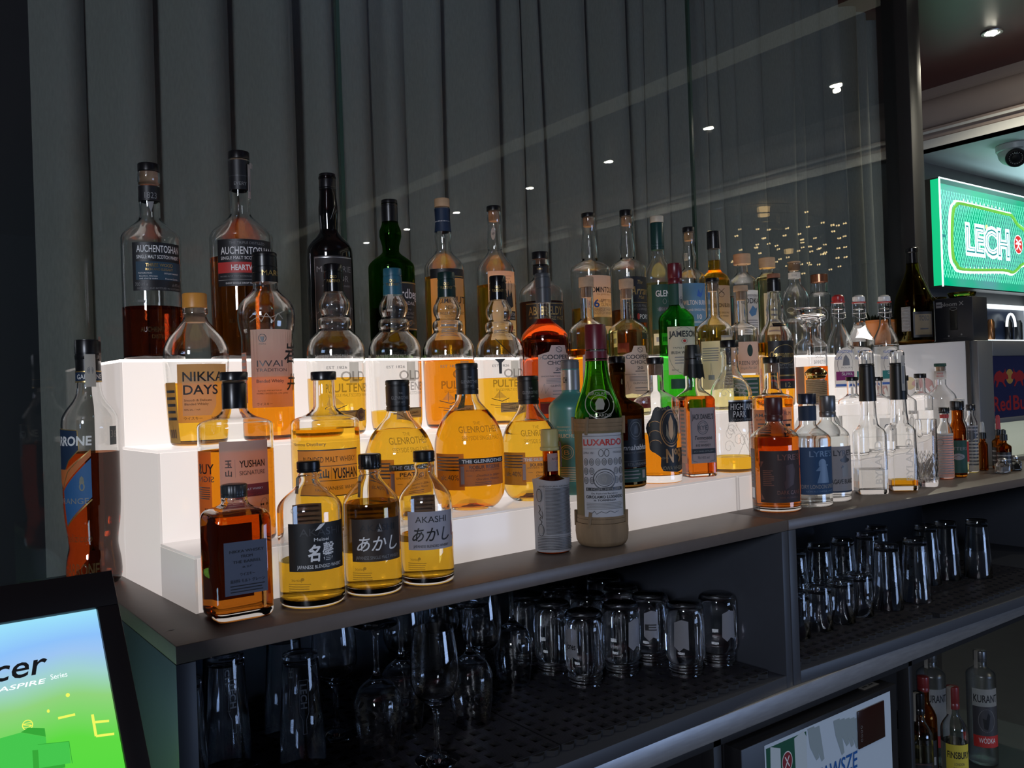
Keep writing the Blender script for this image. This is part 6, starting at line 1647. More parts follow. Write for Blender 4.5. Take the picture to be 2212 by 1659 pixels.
def mk_beer(lab):
    t = thing('beer_glass', lab, 'beer glass', group='tall printed beer glasses')
    lathe('glass_wall', flip(tumbler_prof(0.027, 0.0355, 0.165, 0.012), 0.165), GLASS, t, 40, angle=50)
    w = Bottle.__new__(Bottle)
    w.root, w.prof, w.dy, w.view = t, [(0, 0.0356), (0.165, 0.0272)], 1.0, 0
    out_ = [(-0.5, 0.05), (-0.5, 0.62), (-0.2, 0.74), (-0.2, 0.98), (0.2, 0.98), (0.2, 0.74), (0.5, 0.62), (0.5, 0.05), (-0.5, 0.05)]
    out_ = [(u, 1 - v) for u, v in out_]
    bm, mats = flat_art([('L', out_, 0.0007, INKG)], 0.013, 0.085)
    w.wrap(bm, 0.050, 0.0006, 0.2)
    finish('printed_outline', bm, mats, t, smooth=False)
    bm, mats = flat_art([('T', 'LECH', 0, 0.5, 0.9, INKG, 0.95, 0.02)], 0.019, 0.010)
    for v in bm.verts:
        x_, y_, z_ = v.co
        v.co = Vector((z_ - 0.005, y_, 0.019 - x_))
    w.wrap(bm, 0.088, 0.0008, 0.2)
    finish('printed_name', bm, mats, t, smooth=False)
    return t


row_of([(0.345, 1.27), (0.433, 1.345), (0.522, 1.268), (0.36, 1.40), (0.46, 1.45), (0.548, 1.40)], mk_beer,
       lambda i: ('tall upturned beer glass with white bottle print, %s from the left in the front row' % ORD[(0, 1, 2)[i]]) if i < 3 else 'tall upturned beer glass with white bottle print, %s from the left in the back row' % ORD[i - 3])

H_W = 0.200


def mk_wine(lab):
    t = thing('wine_glass', lab, 'wine glass', group='stemmed wine glasses')
    lathe('glass_body', wine_prof(0.034, 0.085, 0.037, H_W, 0.030), GLASS, t, 44, angle=50)
    return t


def mk_wine_up(lab):
    t = thing('wine_glass', lab, 'wine glass', group='stemmed wine glasses')
    lathe('glass_body', flip(wine_prof(0.034, 0.085, 0.037, H_W, 0.030), H_W), GLASS, t, 44, angle=50)
    return t


row_of([(0.678, 1.131), (0.604, 1.325), (0.88, 1.30), (0.76, 1.37), (0.87, 1.42)], mk_wine, lambda i: 'upright wine glass in the cabinet, ' + ('nearest the front edge', 'behind the beer glasses', 'left of the wide upturned one', 'behind the middle of the group', 'deepest in the back row')[i])
row_of([(0.967, 1.324), (0.799, 1.217), (0.624, 1.215), (0.70, 1.272), (0.965, 1.43)], mk_wine_up, lambda i: 'upturned wine glass standing on its rim, ' + ('right beside the jars', 'centre of the front row', 'leftmost, next to the beer glasses', 'between two upright glasses', 'at the back beside the jars')[i])


def mk_jar(lab):
    t = thing('jar_glass', lab, 'glass jar', group='upturned screw-thread jars')
    H = 0.138
    r = 0.0372
    o = [(0.0, r * 0.80), (0.0015, r * 0.83)]
    for k in range(3):
        z = 0.006 + 0.006 * k
        o += [(z, r * 0.84), (z + 0.0015, r * 0.885), (z + 0.003, r * 0.84)]
    o += crom([(0.026, r * 0.86), (0.031, r * 0.96), (0.038, r), (0.06, r), (0.11, r), (0.126, r * 0.985), (0.134, r * 0.90), (0.1375, r * 0.75)], 3) + [(H, 0)]
    i = [(H - 0.004, 0), (H - 0.005, r * 0.7), (0.126, r - 0.0045), (0.11, r - 0.0026), (0.04, r - 0.0026), (0.032, r * 0.9 - 0.002), (0.024, r * 0.80 - 0.001), (0.0, r * 0.75)]
    lathe('glass_wall', [(0.0, r * 0.75)] + o + i, GLASS, t, 48, angle=60)
    return t


def jar_label(i):
    return 'upturned glass jar with threaded rim, ' + ('front row, first from the left', 'front row, second from the left', 'half behind the big front one at right', 'front row, largest, third from the left', 'front row, rightmost', 'second row, behind the first', 'third row, far left', 'second row, behind the second', 'second row, behind the third', 'third row, middle', 'third row, far right')[i]


jars = [(1.067, 1.233), (1.160, 1.231), (1.250, 1.240), (1.247, 1.146), (1.342, 1.146), (1.069, 1.328), (1.072, 1.412), (1.165, 1.33), (1.26, 1.335), (1.17, 1.425), (1.30, 1.43)]
row_of(jars, mk_jar, jar_label)
# torn paper stickers left on three of the jars
JR = [o for o in COL.objects if o.name.startswith('jar_glass') and o.type == 'EMPTY']
for j, sd, txt in ((0, -0.75, 'Jones'), (1, 0.65, ''), (3, -0.2, ''), (2, 0.1, 'E'), (4, 0.5, '')):
    w = Bottle.__new__(Bottle)
    w.root, w.prof, w.dy, w.view = JR[j], [(0, 0.0372), (0.14, 0.0372)], 1.0, 0
    it = [('P', [(-1, 0.15), (-0.3, 0.0), (0.3, 0.12), (1, 0.05), (0.8, 0.6), (1, 0.95), (0.1, 1.0), (-0.9, 0.9)], GREYP)]
    if txt:
        it.append(('T', txt, 0, 0.45, 0.2, INK, 0.8, 0.02))
    w.label(0.052, 0.112, 0.014, None, it, sd, name='torn_sticker')


def mk_tumbler(lab):
    t = thing('tumbler', lab, 'tumbler', group='short upturned tumblers')
    lathe('glass_wall', flip(tumbler_prof(0.0285, 0.0310, 0.098, 0.013), 0.098), GLASS, t, 40, angle=50)
    return t


row_of([(1.605, 1.152), (1.688, 1.152), (1.772, 1.150), (1.855, 1.154)], mk_tumbler, lambda i: 'short upturned tumbler, %s from the left in the front row' % ORD[i])


def mk_high(lab):
    t = thing('highball_glass', lab, 'highball glass', group='tall upturned highball glasses')
    lathe('glass_wall', flip(tumbler_prof(0.027, 0.0355, 0.156, 0.014), 0.156), GLASS, t, 44, angle=50)
    return t


row_of([(1.953, 1.141), (2.066, 1.131), (2.26, 1.206), (2.347, 1.197), (2.425, 1.150), (1.55, 1.245), (1.65, 1.25), (1.75, 1.255), (1.85, 1.255), (1.95, 1.255), (2.06, 1.255), (2.165, 1.29)], mk_high,
       lambda i: 'tall upturned highball glass, ' + ('front row, right after the short tumblers', 'front row, largest, standing free', 'dim row at the right, first', 'dim row at the right, second', 'dim row at the right, last', 'back row, leftmost', 'back row, second from left', 'back row, third from left', 'back row, fourth from left', 'back row, fifth from left', 'back row, sixth from left', 'back row, rightmost')[i])

# ------------------------------------------------------------------ drinks cooler on the counter
ck = thing('drinks_cooler', 'white countertop drinks cooler with glossy side and blue lit header', 'cooler', (2.544, 1.19, ZT + 0.0005))
M_CW = pbr('gloss_white_panel', (0.78, 0.79, 0.80), 0.08, spec=0.6)
M_CG = pbr('grey_anodised', (0.20, 0.205, 0.21), 0.35, metal=0.5)
box('cabinet_body', 0.0, 0.56, 0.03, 0.43, 0.0, 0.3635, M_CW, ck, 0.003)
box('corner_seal', 0.0, 0.010, 0.018, 0.0298, 0.0, 0.3635, PLK, ck)
fd = bmesh.new()
box_into(fd, 0.0105, 0.10, 0.0, 0.0296, 0.0, 0.3635, 0, 0.002)
box_into(fd, 0.1002, 0.56, 0.0, 0.0296, 0.318, 0.3635, 0, 0.002)
box_into(fd, 0.1002, 0.56, 0.0, 0.0296, 0.0, 0.012, 0, 0.001)
box_into(fd, 0.1002, 0.56, 0.0, 0.0296, 0.120, 0.134, 0, 0.001)
finish('front_frame', fd, M_CG, ck)
M_HD = pbr('header_panel', (0.006, 0.007, 0.030), 0.08, spec=0.9, emit=(0.05, 0.06, 0.2), estr=0.04)
hd = box('header', 0.1004, 0.56, 0.006, 0.0294, 0.1342, 0.3178, M_HD, ck)
HRED = pbr('header_red', (0.09, 0.008, 0.012), 0.1, emit=(0.6, 0.05, 0.06), estr=0.05)
HYEL = pbr('header_yellow', (0.15, 0.09, 0.03), 0.1, emit=(0.6, 0.4, 0.1), estr=0.05)
BULL = [(-1, 0.35), (-0.9, 0.62), (-0.6, 0.78), (-0.2, 0.85), (0.2, 0.72), (0.45, 0.78), (0.55, 0.95), (0.62, 0.75), (0.9, 0.6), (0.95, 0.45), (0.7, 0.4), (0.5, 0.45), (0.35, 0.30), (0.6, 0.08), (0.45, 0.05), (0.1, 0.28), (-0.3, 0.32), (-0.6, 0.05), (-0.75, 0.08), (-0.62, 0.32), (-0.85, 0.42), (-1.0, 0.15)]


def bulls(cx_, z0, w, h, base_off, flipx=False):
    it = [('E', 0, 0.55, 0.24, 0.36, HYEL), ('P', [(-0.98 + 0.46 * (u + 1), v) for u, v in BULL], HRED), ('P', [(0.98 - 0.46 * (u + 1), v) for u, v in BULL][::-1], HRED)]
    return flat_art(it, w, h)


bm, mats = bulls(0, 0, 0.105, 0.062, 0)
for v in bm.verts:
    v.co = Vector((v.co.x + 0.215, 0.0056 - v.co.y, v.co.z + 0.222))
finish('bulls_emblem', bm, mats, hd, smooth=False)
for wd_, x_, hw_ in (('Red', 0.160, 0.058), ('Bull', 0.292, 0.062)):
    bm, mats = flat_art([('T', wd_, 0, 0.5, 0.8, HRED, 0.98, 0.02)], hw_, 0.055)
    for v in bm.verts:
        v.co = Vector((v.co.x + x_, 0.0056 - v.co.y, v.co.z + 0.150))
    finish('header_lettering', bm, mats, hd, smooth=False)
box('door_glass', 0.1004, 0.56, 0.010, 0.0150, 0.0122, 0.1198, M_PANE, ck)
M_CLIT = emit('cooler_light', (0.75, 0.78, 0.62), 0.35, (0.3, 0.3, 0.3))
box('lit_interior', 0.1004, 0.56, 0.0288, 0.0296, 0.0122, 0.1198, M_CLIT, ck)
# faint emblem and print on its glossy side
PALR = pbr('faded_red_print', (0.52, 0.30, 0.30), 0.2)
PALY = pbr('faded_yellow_print', (0.60, 0.50, 0.30), 0.2)
PALB = pbr('faded_blue_print', (0.36, 0.40, 0.52), 0.2)
it = [('E', 0, 0.55, 0.24, 0.36, PALY), ('P', [(-0.98 + 0.46 * (u + 1), v) for u, v in BULL], PALR), ('P', [(0.98 - 0.46 * (u + 1), v) for u, v in BULL][::-1], PALR)]
bm, mats = flat_art(it, 0.075, 0.055)
for v in bm.verts:
    v.co = Vector((-0.0004 - v.co.y, 0.20 - v.co.x, v.co.z + 0.215))
finish('side_emblem', bm, mats, ck, smooth=False)
bm, mats = flat_art([('B', -1, -0.86, 0.1, 0.6, PALB), ('B', -0.8, 0.1, 0.0, 0.45, PALB)], 0.16, 0.09)
for v in bm.verts:
    v.co = Vector((-0.0003 - v.co.y, 0.22 - v.co.x, v.co.z + 0.15))
finish('side_print', bm, mats, ck, smooth=False)
ZK = ZT + 0.0005 + 0.3640

# things standing on the cooler
cb = thing('champagne_bottle', 'large olive brown sparkling wine bottle with a paper strip, on the cooler', 'bottle', (2.610, 1.405, ZK))
pr = [(0, 0.050), (0.003, 0.054), (0.01, 0.056), (0.10, 0.056)] + crom([(0.125, 0.0555), (0.15, 0.050), (0.18, 0.038), (0.205, 0.027), (0.225, 0.0205), (0.245, 0.0178)], 4) + [(0.285, 0.0160), (0.287, 0.0185), (0.296, 0.0185), (0.298, 0.0160)]
lathe('bottle_glass', [(0.012, 0), (0.004, 0.03)] + pr + [(0.298, 0.0125), (0.245, 0.0145), (0.2, 0.025), (0.12, 0.052), (0.012, 0.052), (0.02, 0)], GL['olive'], cb, 56, angle=50)
lathe('liquid', [(0.0198, 0), (0.0119, 0.0523), (0.118, 0.0523), (0.150, 0.0465), (0.150, 0)], LQ['brown'], cb, 56)
lathe('neck_foil', [(0.252, 0.0179), (0.252, 0.0186), (0.284, 0.0172), (0.2865, 0.0194), (0.297, 0.0192), (0.3005, 0.015), (0.301, 0)], CAPK, cb, 40)
w = Bottle.__new__(Bottle)
w.root, w.prof, w.dy, w.view = cb, pr, 1.0, math.atan2(2.61, 1.405)
w.label(0.040, 0.115, 0.014, PWH, rules(7, 0.9, 0.1, INKG), S(w, -24), name='price_label')
w.label(0.020, 0.098, 0.032, PBK, [('B', -0.85, 0.85, 0.1, 0.9, paper('dim_beige_paper', (0.22, 0.17, 0.1), 0.2)), ('T', 'TOSO', 0, 0.75, 0.2, INKD, 0.5, 0.01), ('B', -0.4, 0.4, 0.3, 0.36, INKD)], S(w, 30))
bm = bmesh.new()
u_ = Vector((math.cos(w.view), -math.sin(w.view), 0))
prev = None
for d, zz in ((0.006, 0.3015), (0.019, 0.303), (0.021, 0.296), (0.022, 0.25), (0.034, 0.20), (0.052, 0.150), (0.064, 0.138), (0.072, 0.146)):
    q = u_ * d + Vector((0, 0, zz))
    s_ = Vector((-u_.y, u_.x, 0)) * 0.005
    a_, b2 = bm.verts.new(q - s_), bm.verts.new(q + s_)
    if prev:
        bm.faces.new((prev[0], prev[1], b2, a_))
    prev = (a_, b2)
bmesh.ops.solidify(bm, geom=bm.faces[:], thickness=0.0006)
finish('paper_strip', bm, STRIP, cb)

bx = thing('device_box', 'black product box with pale logo standing on the cooler', 'box', (2.655, 1.305, ZK), deg(2))
M_BX = pbr('black_carton', (0.013, 0.014, 0.018), 0.4)
box('carton', 0.0, 0.10, -0.056, 0.056, 0.0, 0.137, M_BX, bx, 0.0012)
bm, mats = flat_art([('T', 'ploom X', -0.05, 0.87, 0.09, INKG, 0.62, 0.012), ('B', -0.96, -0.62, 0.80, 0.93, INKG), ('B', -0.93, -0.65, 0.85, 0.88, INKD), ('B', -0.2, 0.2, 0.28, 0.76, CAPK), ('O', 0.0, 0.76, 0.2, 0.04, 0.001, INKG), ('E', -0.3, 0.15, 0.05, 0.02, INKG), ('E', 0.4, 0.17, 0.05, 0.02, INKG), ('B', -0.6, -0.05, 0.095, 0.105, INKD), ('B', 0.2, 0.7, 0.115, 0.125, INKD), ('T', 'MOVE', 0.05, 0.05, 0.03, INKD, 0.25)], 0.054, 0.135)
for v in bm.verts:
    v.co = Vector((-0.0005 - v.co.y, -v.co.x, v.co.z + 0.001))
finish('front_print', bm, mats, bx, smooth=False)
ds = thing('glass_dish', 'small dark glass dish lying on the black product box', 'dish', (2.700, 1.300, ZK + 0.1373))
lathe('dish', [(0.0, 0), (0.0, 0.030), (0.004, 0.036), (0.016, 0.040), (0.0165, 0.0385), (0.005, 0.033), (0.004, 0)], GL['olive'], ds, 40)
tr = thing('glass_tray', 'thin green-lit glass saucer on the black product box', 'dish', (2.712, 1.385, ZK))
lathe('saucer', [(0.138, 0), (0.138, 0.022), (0.146, 0.030), (0.147, 0.0292), (0.1395, 0.0215), (0.1395, 0)], GL['olive'], tr, 36)
lathe('pedestal', [(0.0, 0), (0.0, 0.018), (0.003, 0.018), (0.01, 0.006), (0.1378, 0.006), (0.1378, 0)], PLK, tr, 24)
pt = thing('plant_pot', 'orange plastic pot with a dark herb, behind the swing-top bottles', 'plant pot', (2.640, 1.545, ZK))
lathe('pot', [(0.0, 0), (0.0, 0.044), (0.075, 0.055), (0.078, 0.058), (0.086, 0.058), (0.086, 0.054), (0.07, 0.051), (0.07, 0)], pbr('orange_pot_plastic', (0.62, 0.20, 0.04), 0.4), pt, 40)
bm = bmesh.new()
rr = random.Random(4)
for i in range(60):
    a_ = 2 * PI * rr.random()
    e_ = 0.2 + 1.1 * rr.random()
    L_ = 0.035 + 0.03 * rr.random()
    d = Vector((math.cos(a_) * math.cos(e_), math.sin(a_) * math.cos(e_), math.sin(e_)))
    s_ = d.cross(Vector((0, 0, 1))).normalized() * 0.007
    p0 = Vector((0.02 * math.cos(a_), 0.02 * math.sin(a_), 0.071))
    q = [p0, p0 + d * L_ * 0.5 + s_, p0 + d * L_, p0 + d * L_ * 0.5 - s_]
    bm.faces.new([bm.verts.new(v) for v in q])
bmesh.ops.solidify(bm, geom=bm.faces[:], thickness=0.0006)
finish('foliage', bm, pbr('dark_herb_leaf', (0.015, 0.03, 0.015), 0.5), pt, smooth=False)

# ------------------------------------------------------------------ lit sign on the alcove wall
sg = thing('beer_sign', 'green illuminated sign box with glowing bottle outline and red round logo', 'sign', (4.38, 2.2, 1.913))
SW_, SH, SD = 1.45, 0.555, 0.085
M_SF = pbr('black_sign_frame', (0.012, 0.013, 0.013), 0.3)
bm = bmesh.new()
box_into(bm, 0, SW_, 0.062, SD, 0, SH)
box_into(bm, 0, SW_, 0.004, 0.062, SH - 0.006, SH)
box_into(bm, 0, SW_, 0.004, 0.062, 0, 0.006)
box_into(bm, 0.0, 0.006, 0.048, 0.0618, 0.0062, SH - 0.0062)
finish('sign_housing', bm, M_SF, sg, smooth=False)
ma, nt, out = new_mat('green_glow_panel')
e_ = nt.nodes.new('ShaderNodeEmission')
e_.inputs['Strength'].default_value = 0.85
tc = nt.nodes.new('ShaderNodeTexCoord')
nz = nt.nodes.new('ShaderNodeTexNoise')
nz.inputs['Scale'].default_value = 2.6
rp = nt.nodes.new('ShaderNodeValToRGB')
rp.color_ramp.elements[0].position = 0.36
rp.color_ramp.elements[0].color = (0.0, 0.60, 0.30, 1)
rp.color_ramp.elements[1].position = 0.64
rp.color_ramp.elements[1].color = (0.13, 0.46, 0.46, 1)
nt.links.new(tc.outputs['Object'], nz.inputs['Vector'])
nt.links.new(nz.outputs['Fac'], rp.inputs[0])
nt.links.new(rp.outputs[0], e_.inputs['Color'])
nt.links.new(e_.outputs[0], out.inputs[0])
box('glow_panel', 0.007, SW_ - 0.004, 0.056, 0.0615, 0.007, SH - 0.007, ma, sg)
M_SIDEG = emit('green_side_glow', (0.0, 0.75, 0.30), 0.55, (0.02, 0.1, 0.05))
box('side_glow', 0.0, 0.004, 0.006, 0.047, 0.0065, SH - 0.0065, M_SIDEG, sg)
box('front_acrylic', 0.0045, SW_, 0.0, 0.0035, 0.0, SH, M_PANE, sg)
M_EDGE = emit('edge_light', (0.80, 1.0, 1.0), 1.6)
bm = bmesh.new()
box_into(bm, -0.003, 0.004, -0.002, 0.0036, 0.0, SH)
box_into(bm, 0.0042, SW_, -0.002, -0.0002, SH - 0.006, SH)
finish('lit_edge', bm, M_EDGE, sg, smooth=False)
M_LAT = emit('lattice_strand', (0.25, 0.90, 0.68), 0.72, (0.2, 0.5, 0.4))
lat = []
k = 0
pw, ph = 0.027, 0.052
for i in range(-12, 66):
    for s in (1, -1):
        pts = []
        x0_ = i * pw
        for z in (0.055, SH - 0.045):
            pts.append((x0_ + s * (z - 0.055) * pw / ph, z))
        (xa, za), (xb, zb) = pts
        lo, hi = 0.03, SW_ - 0.03
        if max(xa, xb) < lo or min(xa, xb) > hi:
            continue
        if xa < lo:
            za, xa = za + (lo - xa) * (zb - za) / (xb - xa), lo
        if xb < lo:
            zb, xb = zb + (lo - xb) * (zb - za) / (xb - xa), lo
        if xa > hi:
            za, xa = za + (hi - xa) * (zb - za) / (xb - xa), hi
        if xb > hi:
            zb, xb = zb + (hi - xb) * (zb - za) / (xb - xa), hi
        lat.append(('L', [(xa, za), (xb, zb)], 0.0042, M_LAT))
bm, mats = flat_art(lat, 1.0, 1.0)
for v in bm.verts:
    v.co = Vector((v.co.x, 0.040 - v.co.y * 0.2, v.co.z))
bmesh.ops.solidify(bm, geom=bm.faces[:], thickness=0.0012)
finish('expanded_mesh', bm, mats, sg, smooth=False)
OUT = [(1.30, 0.345), (1.12, 0.350), (0.99, 0.362), (0.944, 0.379), (0.869, 0.401), (0.803, 0.443), (0.735, 0.446), (0.229, 0.454), (0.170, 0.442), (0.126, 0.403), (0.105, 0.269), (0.108, 0.154), (0.145, 0.110), (0.226, 0.086), (0.682, 0.107), (0.79, 0.100), (0.861, 0.126), (0.925, 0.155), (1.12, 0.180), (1.30, 0.186)]
pth = crom(OUT, 4)
M_NG = emit('leaf_green_tube', (0.16, 0.50, 0.06), 0.75, (0.1, 0.3, 0.05))
M_NW = emit('white_neon', (0.85, 1.0, 1.0), 1.5)
tube('neon_tube_white', [(x, 0.012, z) for x, z in pth], 0.0065, M_NW, sg, 8)
cxm, czm = 0.45, 0.27
tube('neon_tube_green', [(x + (0.012 if x < 0.5 else 0) * (1 if x < 0.2 else 0.3), 0.004, z + (-0.012 if z > czm else 0.012)) for x, z in pth], 0.0075, M_NG, sg, 8)
bm = bmesh.new()
for i in range(11):
    for zz in (0.452 - 0.0005 * i, 0.094 + 0.002 * i):
        for dz in (-0.022, 0.022):
            x_ = 0.26 + 0.045 * i
            q = [(x_ - 0.009, zz + dz * 0.4), (x_ + 0.009, zz + dz * 0.4), (x_, zz + dz)]
            bm.faces.new([bm.verts.new((a_, 0.0065, b2)) for a_, b2 in q])
bmesh.ops.solidify(bm, geom=bm.faces[:], thickness=0.004)
finish('neon_tooth', bm, M_NW, sg, smooth=False)
M_LW = emit('letter_white', (0.72, 0.92, 1.0), 1.25, (0.3, 0.4, 0.4))
M_LT = emit('letter_teal', (0.03, 0.36, 0.36), 0.8)
bm, mats = flat_art([('T', 'LECH', 0, 0.5, 0.98, M_LW, 0.98, 0.075), ('T', 'LECH', 0, 0.5, 0.90, M_LT, 0.94, 0.016), ('T', 'LECH', 0, 0.5, 0.86, M_LW, 0.92, -0.012), ('E', -0.05, 0.98, 0.06, 0.09, emit('warm_reflex', (1, 0.8, 0.4), 1.2)), ('E', 0.15, 0.02, 0.06, 0.07, MATS['warm_reflex'])], 0.262, 0.158)
for v in bm.verts:
    v.co = Vector((v.co.x + 0.545, 0.020 - v.co.y * 3, v.co.z + 0.192))
bmesh.ops.solidify(bm, geom=bm.faces[:], thickness=0.0008)
finish('sign_lettering', bm, mats, sg, smooth=False)
M_RD = emit('red_disc', (0.85, 0.05, 0.05), 1.0)
bm, mats = flat_art([('E', 0, 0.5, 1.0, 0.5, M_NW), ('E', 0, 0.5, 0.9, 0.45, M_RD), ('L', [(-0.55, 0.75), (-0.2, 0.7), (0, 0.52), (-0.1, 0.38), (-0.45, 0.22)], 0.009, M_LW), ('L', [(0.55, 0.75), (0.2, 0.7), (0, 0.52), (0.1, 0.38), (0.45, 0.22)], 0.009, M_LW), ('L', [(-0.6, 0.5), (-0.35, 0.58), (-0.2, 0.5)], 0.009, M_LW), ('L', [(0.6, 0.5), (0.35, 0.58), (0.2, 0.5)], 0.009, M_LW)], 0.055, 0.110)
for v in bm.verts:
    v.co = Vector((v.co.x + 0.895, 0.014 - v.co.y * 4, v.co.z + 0.222))
bmesh.ops.solidify(bm, geom=bm.faces[:], thickness=0.0008)
finish('red_logo', bm, mats, sg, smooth=False)
box('bracket', 0.03, 0.105, 0.030, 0.034, 0.262, 0.275, MATS['letter_teal'], sg)

# dome camera on the low ceiling
dc = thing('dome_camera', 'white dome security camera on the low ceiling', 'security camera', (4.60, 1.93, 2.595))
M_DC = pbr('white_camera_housing', (0.45, 0.46, 0.45), 0.35)
lathe('housing', [(-0.0003, 0), (-0.0003, 0.082), (-0.004, 0.086), (-0.030, 0.084), (-0.034, 0.076), (-0.040, 0.077)] + [(-0.042 - 0.062 * math.sin(t * PI / 20), 0.076 * math.cos(t * PI / 20)) for t in range(0, 11)], M_DC, dc, 48)
bm = bmesh.new()
lathe_into(bm, [(0.0, 0.046), (0.012, 0.047), (0.016, 0.044), (0.0165, 0.036), (0.013, 0.034), (0.012, 0.022), (0.016, 0.019), (0.0175, 0.010), (0.018, 0)], 40, mi=0)
for i in range(18):
    a_ = 2 * PI * i / 18
    lathe_into(bm, [(0.0165, 0.0022), (0.0185, 0.0018), (0.019, 0)], 8, mi=1, center=(0.0285 * math.cos(a_), 0.0285 * math.sin(a_), -0.003))
lf = finish('lens_face', bm, [PLK, pbr('led_dot', (0.5, 0.5, 0.45), 0.3)], dc)
d = (Vector((0, 0, 1.473)) - Vector((4.60, 1.93, 2.53))).normalized()
d = (d + Vector((0.12, 0, -0.25))).normalized()
lf.rotation_euler = d.to_track_quat('Z', 'Y').to_euler()
lf.location = Vector((0.0, 0.0, -0.046)) + d * 0.058

# back-lit display niche under the sign
nd = thing('display_niche', 'small backlit white display frame on the alcove wall under the sign', 'display', (5.02, 2.30, 1.640))
M_NF = emit('niche_light', (0.85, 0.95, 1.0), 1.3)
bm = bmesh.new()
for q in ((0, 0.62, 0.195, 0.215), (0, 0.62, 0, 0.014), (0.60, 0.62, 0.0142, 0.1948)):
    box_into(bm, q[0], q[1], 0.0, 0.0495, q[2], q[3])
finish('lit_frame', bm, M_NF, nd, smooth=False)
box('back', 0.0, 0.599, 0.040, 0.0495, 0.0143, 0.1947, pbr('niche_dark', (0.02, 0.03, 0.06), 0.3), nd)
for x_, m_ in ((0.12, pbr('copper_can', (0.3, 0.14, 0.06), 0.25, metal=0.8)), (0.34, PLK), (0.47, MATS['gunmetal_cap'])):
    lathe('display_can', [(0, 0), (0, 0.018), (0.004, 0.020), (0.10, 0.020), (0.112, 0.014), (0.116, 0.014), (0.116, 0)], m_, nd, 28, loc=(x_, 0.018, 0.0144))
tube('arch_light', [(0.34 + 0.055 * math.cos(PI * i / 16) * (1), 0.004, 0.09 + 0.075 * math.sin(PI * i / 16)) for i in range(17)], 0.007, M_NF, nd, 8)
pb = tag(box('wall_ledge', 4.42, 6.2, 2.28, 2.349, 1.585, 1.625, M_WALLG), 'grey ledge on the alcove wall below the lit display', 'ledge')

# ------------------------------------------------------------------ the till monitor
TILT = -math.atan2(0.1, 0.117)
mo = thing('till_monitor', 'black till monitor with bright blue and green screen, lower left corner', 'monitor', (0.169, 0.9, 1.276))
mo.rotation_euler = (TILT, 0, 0)
M_MB = pbr('black_monitor_plastic', (0.007, 0.007, 0.008), 0.35)
bm = bmesh.new()
box_into(bm, -0.349, 0.0195, 0.0006, 0.034, -0.292, 0.0375, 0, 0.005)
finish('rear_shell', bm, M_MB, mo)
bm = bmesh.new()
for q in ((-0.349, 0.0195, 0.0004, 0.0380), (-0.349, 0.0195, -0.292, -0.2504), (0.0004, 0.0195, -0.2502, 0.0002), (-0.349, -0.3304, -0.2502, 0.0002)):
    box_into(bm, q[0], q[1], -0.004, 0.0004, q[2], q[3], 0, 0.001)
finish('bezel', bm, M_MB, mo)
ma, nt, out = new_mat('screen_picture')
e_ = nt.nodes.new('ShaderNodeEmission')
e_.inputs['Strength'].default_value = 0.86
tc = nt.nodes.new('ShaderNodeTexCoord')
sp = nt.nodes.new('ShaderNodeSeparateXYZ')
nz = nt.nodes.new('ShaderNodeTexNoise')
nz.inputs['Scale'].default_value = 9
nz.inputs['Detail'].default_value = 1
mu = nt.nodes.new('ShaderNodeMath')
mu.operation = 'MULTIPLY_ADD'
mu.inputs[1].default_value = -4.0
ad = nt.nodes.new('ShaderNodeMath')
ad.operation = 'MULTIPLY_ADD'
ad.inputs[1].default_value = 0.22
ad2 = nt.nodes.new('ShaderNodeMath')
ad2.operation = 'ADD'
ad2.inputs[1].default_value = -0.11
rp = nt.nodes.new('ShaderNodeValToRGB')
cr = rp.color_ramp
cr.elements[0].position = 0.0
cr.elements[0].color = (0.30, 0.68, 0.86, 1)
cr.elements[1].position = 1.0
cr.elements[1].color = (0.05, 0.62, 0.03, 1)
for p_, c_ in ((0.13, (0.24, 0.48, 0.86, 1)), (0.19, (0.30, 0.50, 0.80, 1)), (0.27, (0.32, 0.58, 0.55, 1)), (0.36, (0.25, 0.58, 0.18, 1)), (0.50, (0.10, 0.62, 0.05, 1))):
    el = cr.elements.new(p_)
    el.color = c_
nt.links.new(tc.outputs['Object'], sp.inputs[0])
nt.links.new(tc.outputs['Object'], nz.inputs['Vector'])
nt.links.new(sp.outputs['Z'], mu.inputs[0])
mu.inputs[2].default_value = 0.0
nt.links.new(nz.outputs['Fac'], ad.inputs[0])
nt.links.new(mu.outputs[0], ad.inputs[2])
nt.links.new(ad.outputs[0], ad2.inputs[0])
nt.links.new(ad2.outputs[0], rp.inputs[0])
nt.links.new(rp.outputs[0], e_.inputs['Color'])
nt.links.new(e_.outputs[0], out.inputs[0])
scn = box('screen', -0.3302, 0.0002, -0.0006, 0.0005, -0.2502, 0.0002, ma, mo)
SCW = emit('screen_white', (0.85, 0.92, 0.95), 0.95)
SCY = emit('screen_yellow', (0.75, 0.80, 0.10), 0.9)
SCG = emit('screen_dark_green', (0.03, 0.36, 0.03), 0.8)
SCG2 = emit('screen_mid_green', (0.05, 0.50, 0.06), 0.85)
SCK = emit('screen_black', (0.004, 0.004, 0.006), 0.5)


def on_screen(name, items, W_, H_, cx_, cz_):
    bm, mats = flat_art(items, W_, H_)
    for v in bm.verts:
        v.co = Vector((v.co.x + cx_, -0.0008 - v.co.y, v.co.z + cz_ - H_ / 2))
    return finish(name, bm, mats, scn, smooth=False)


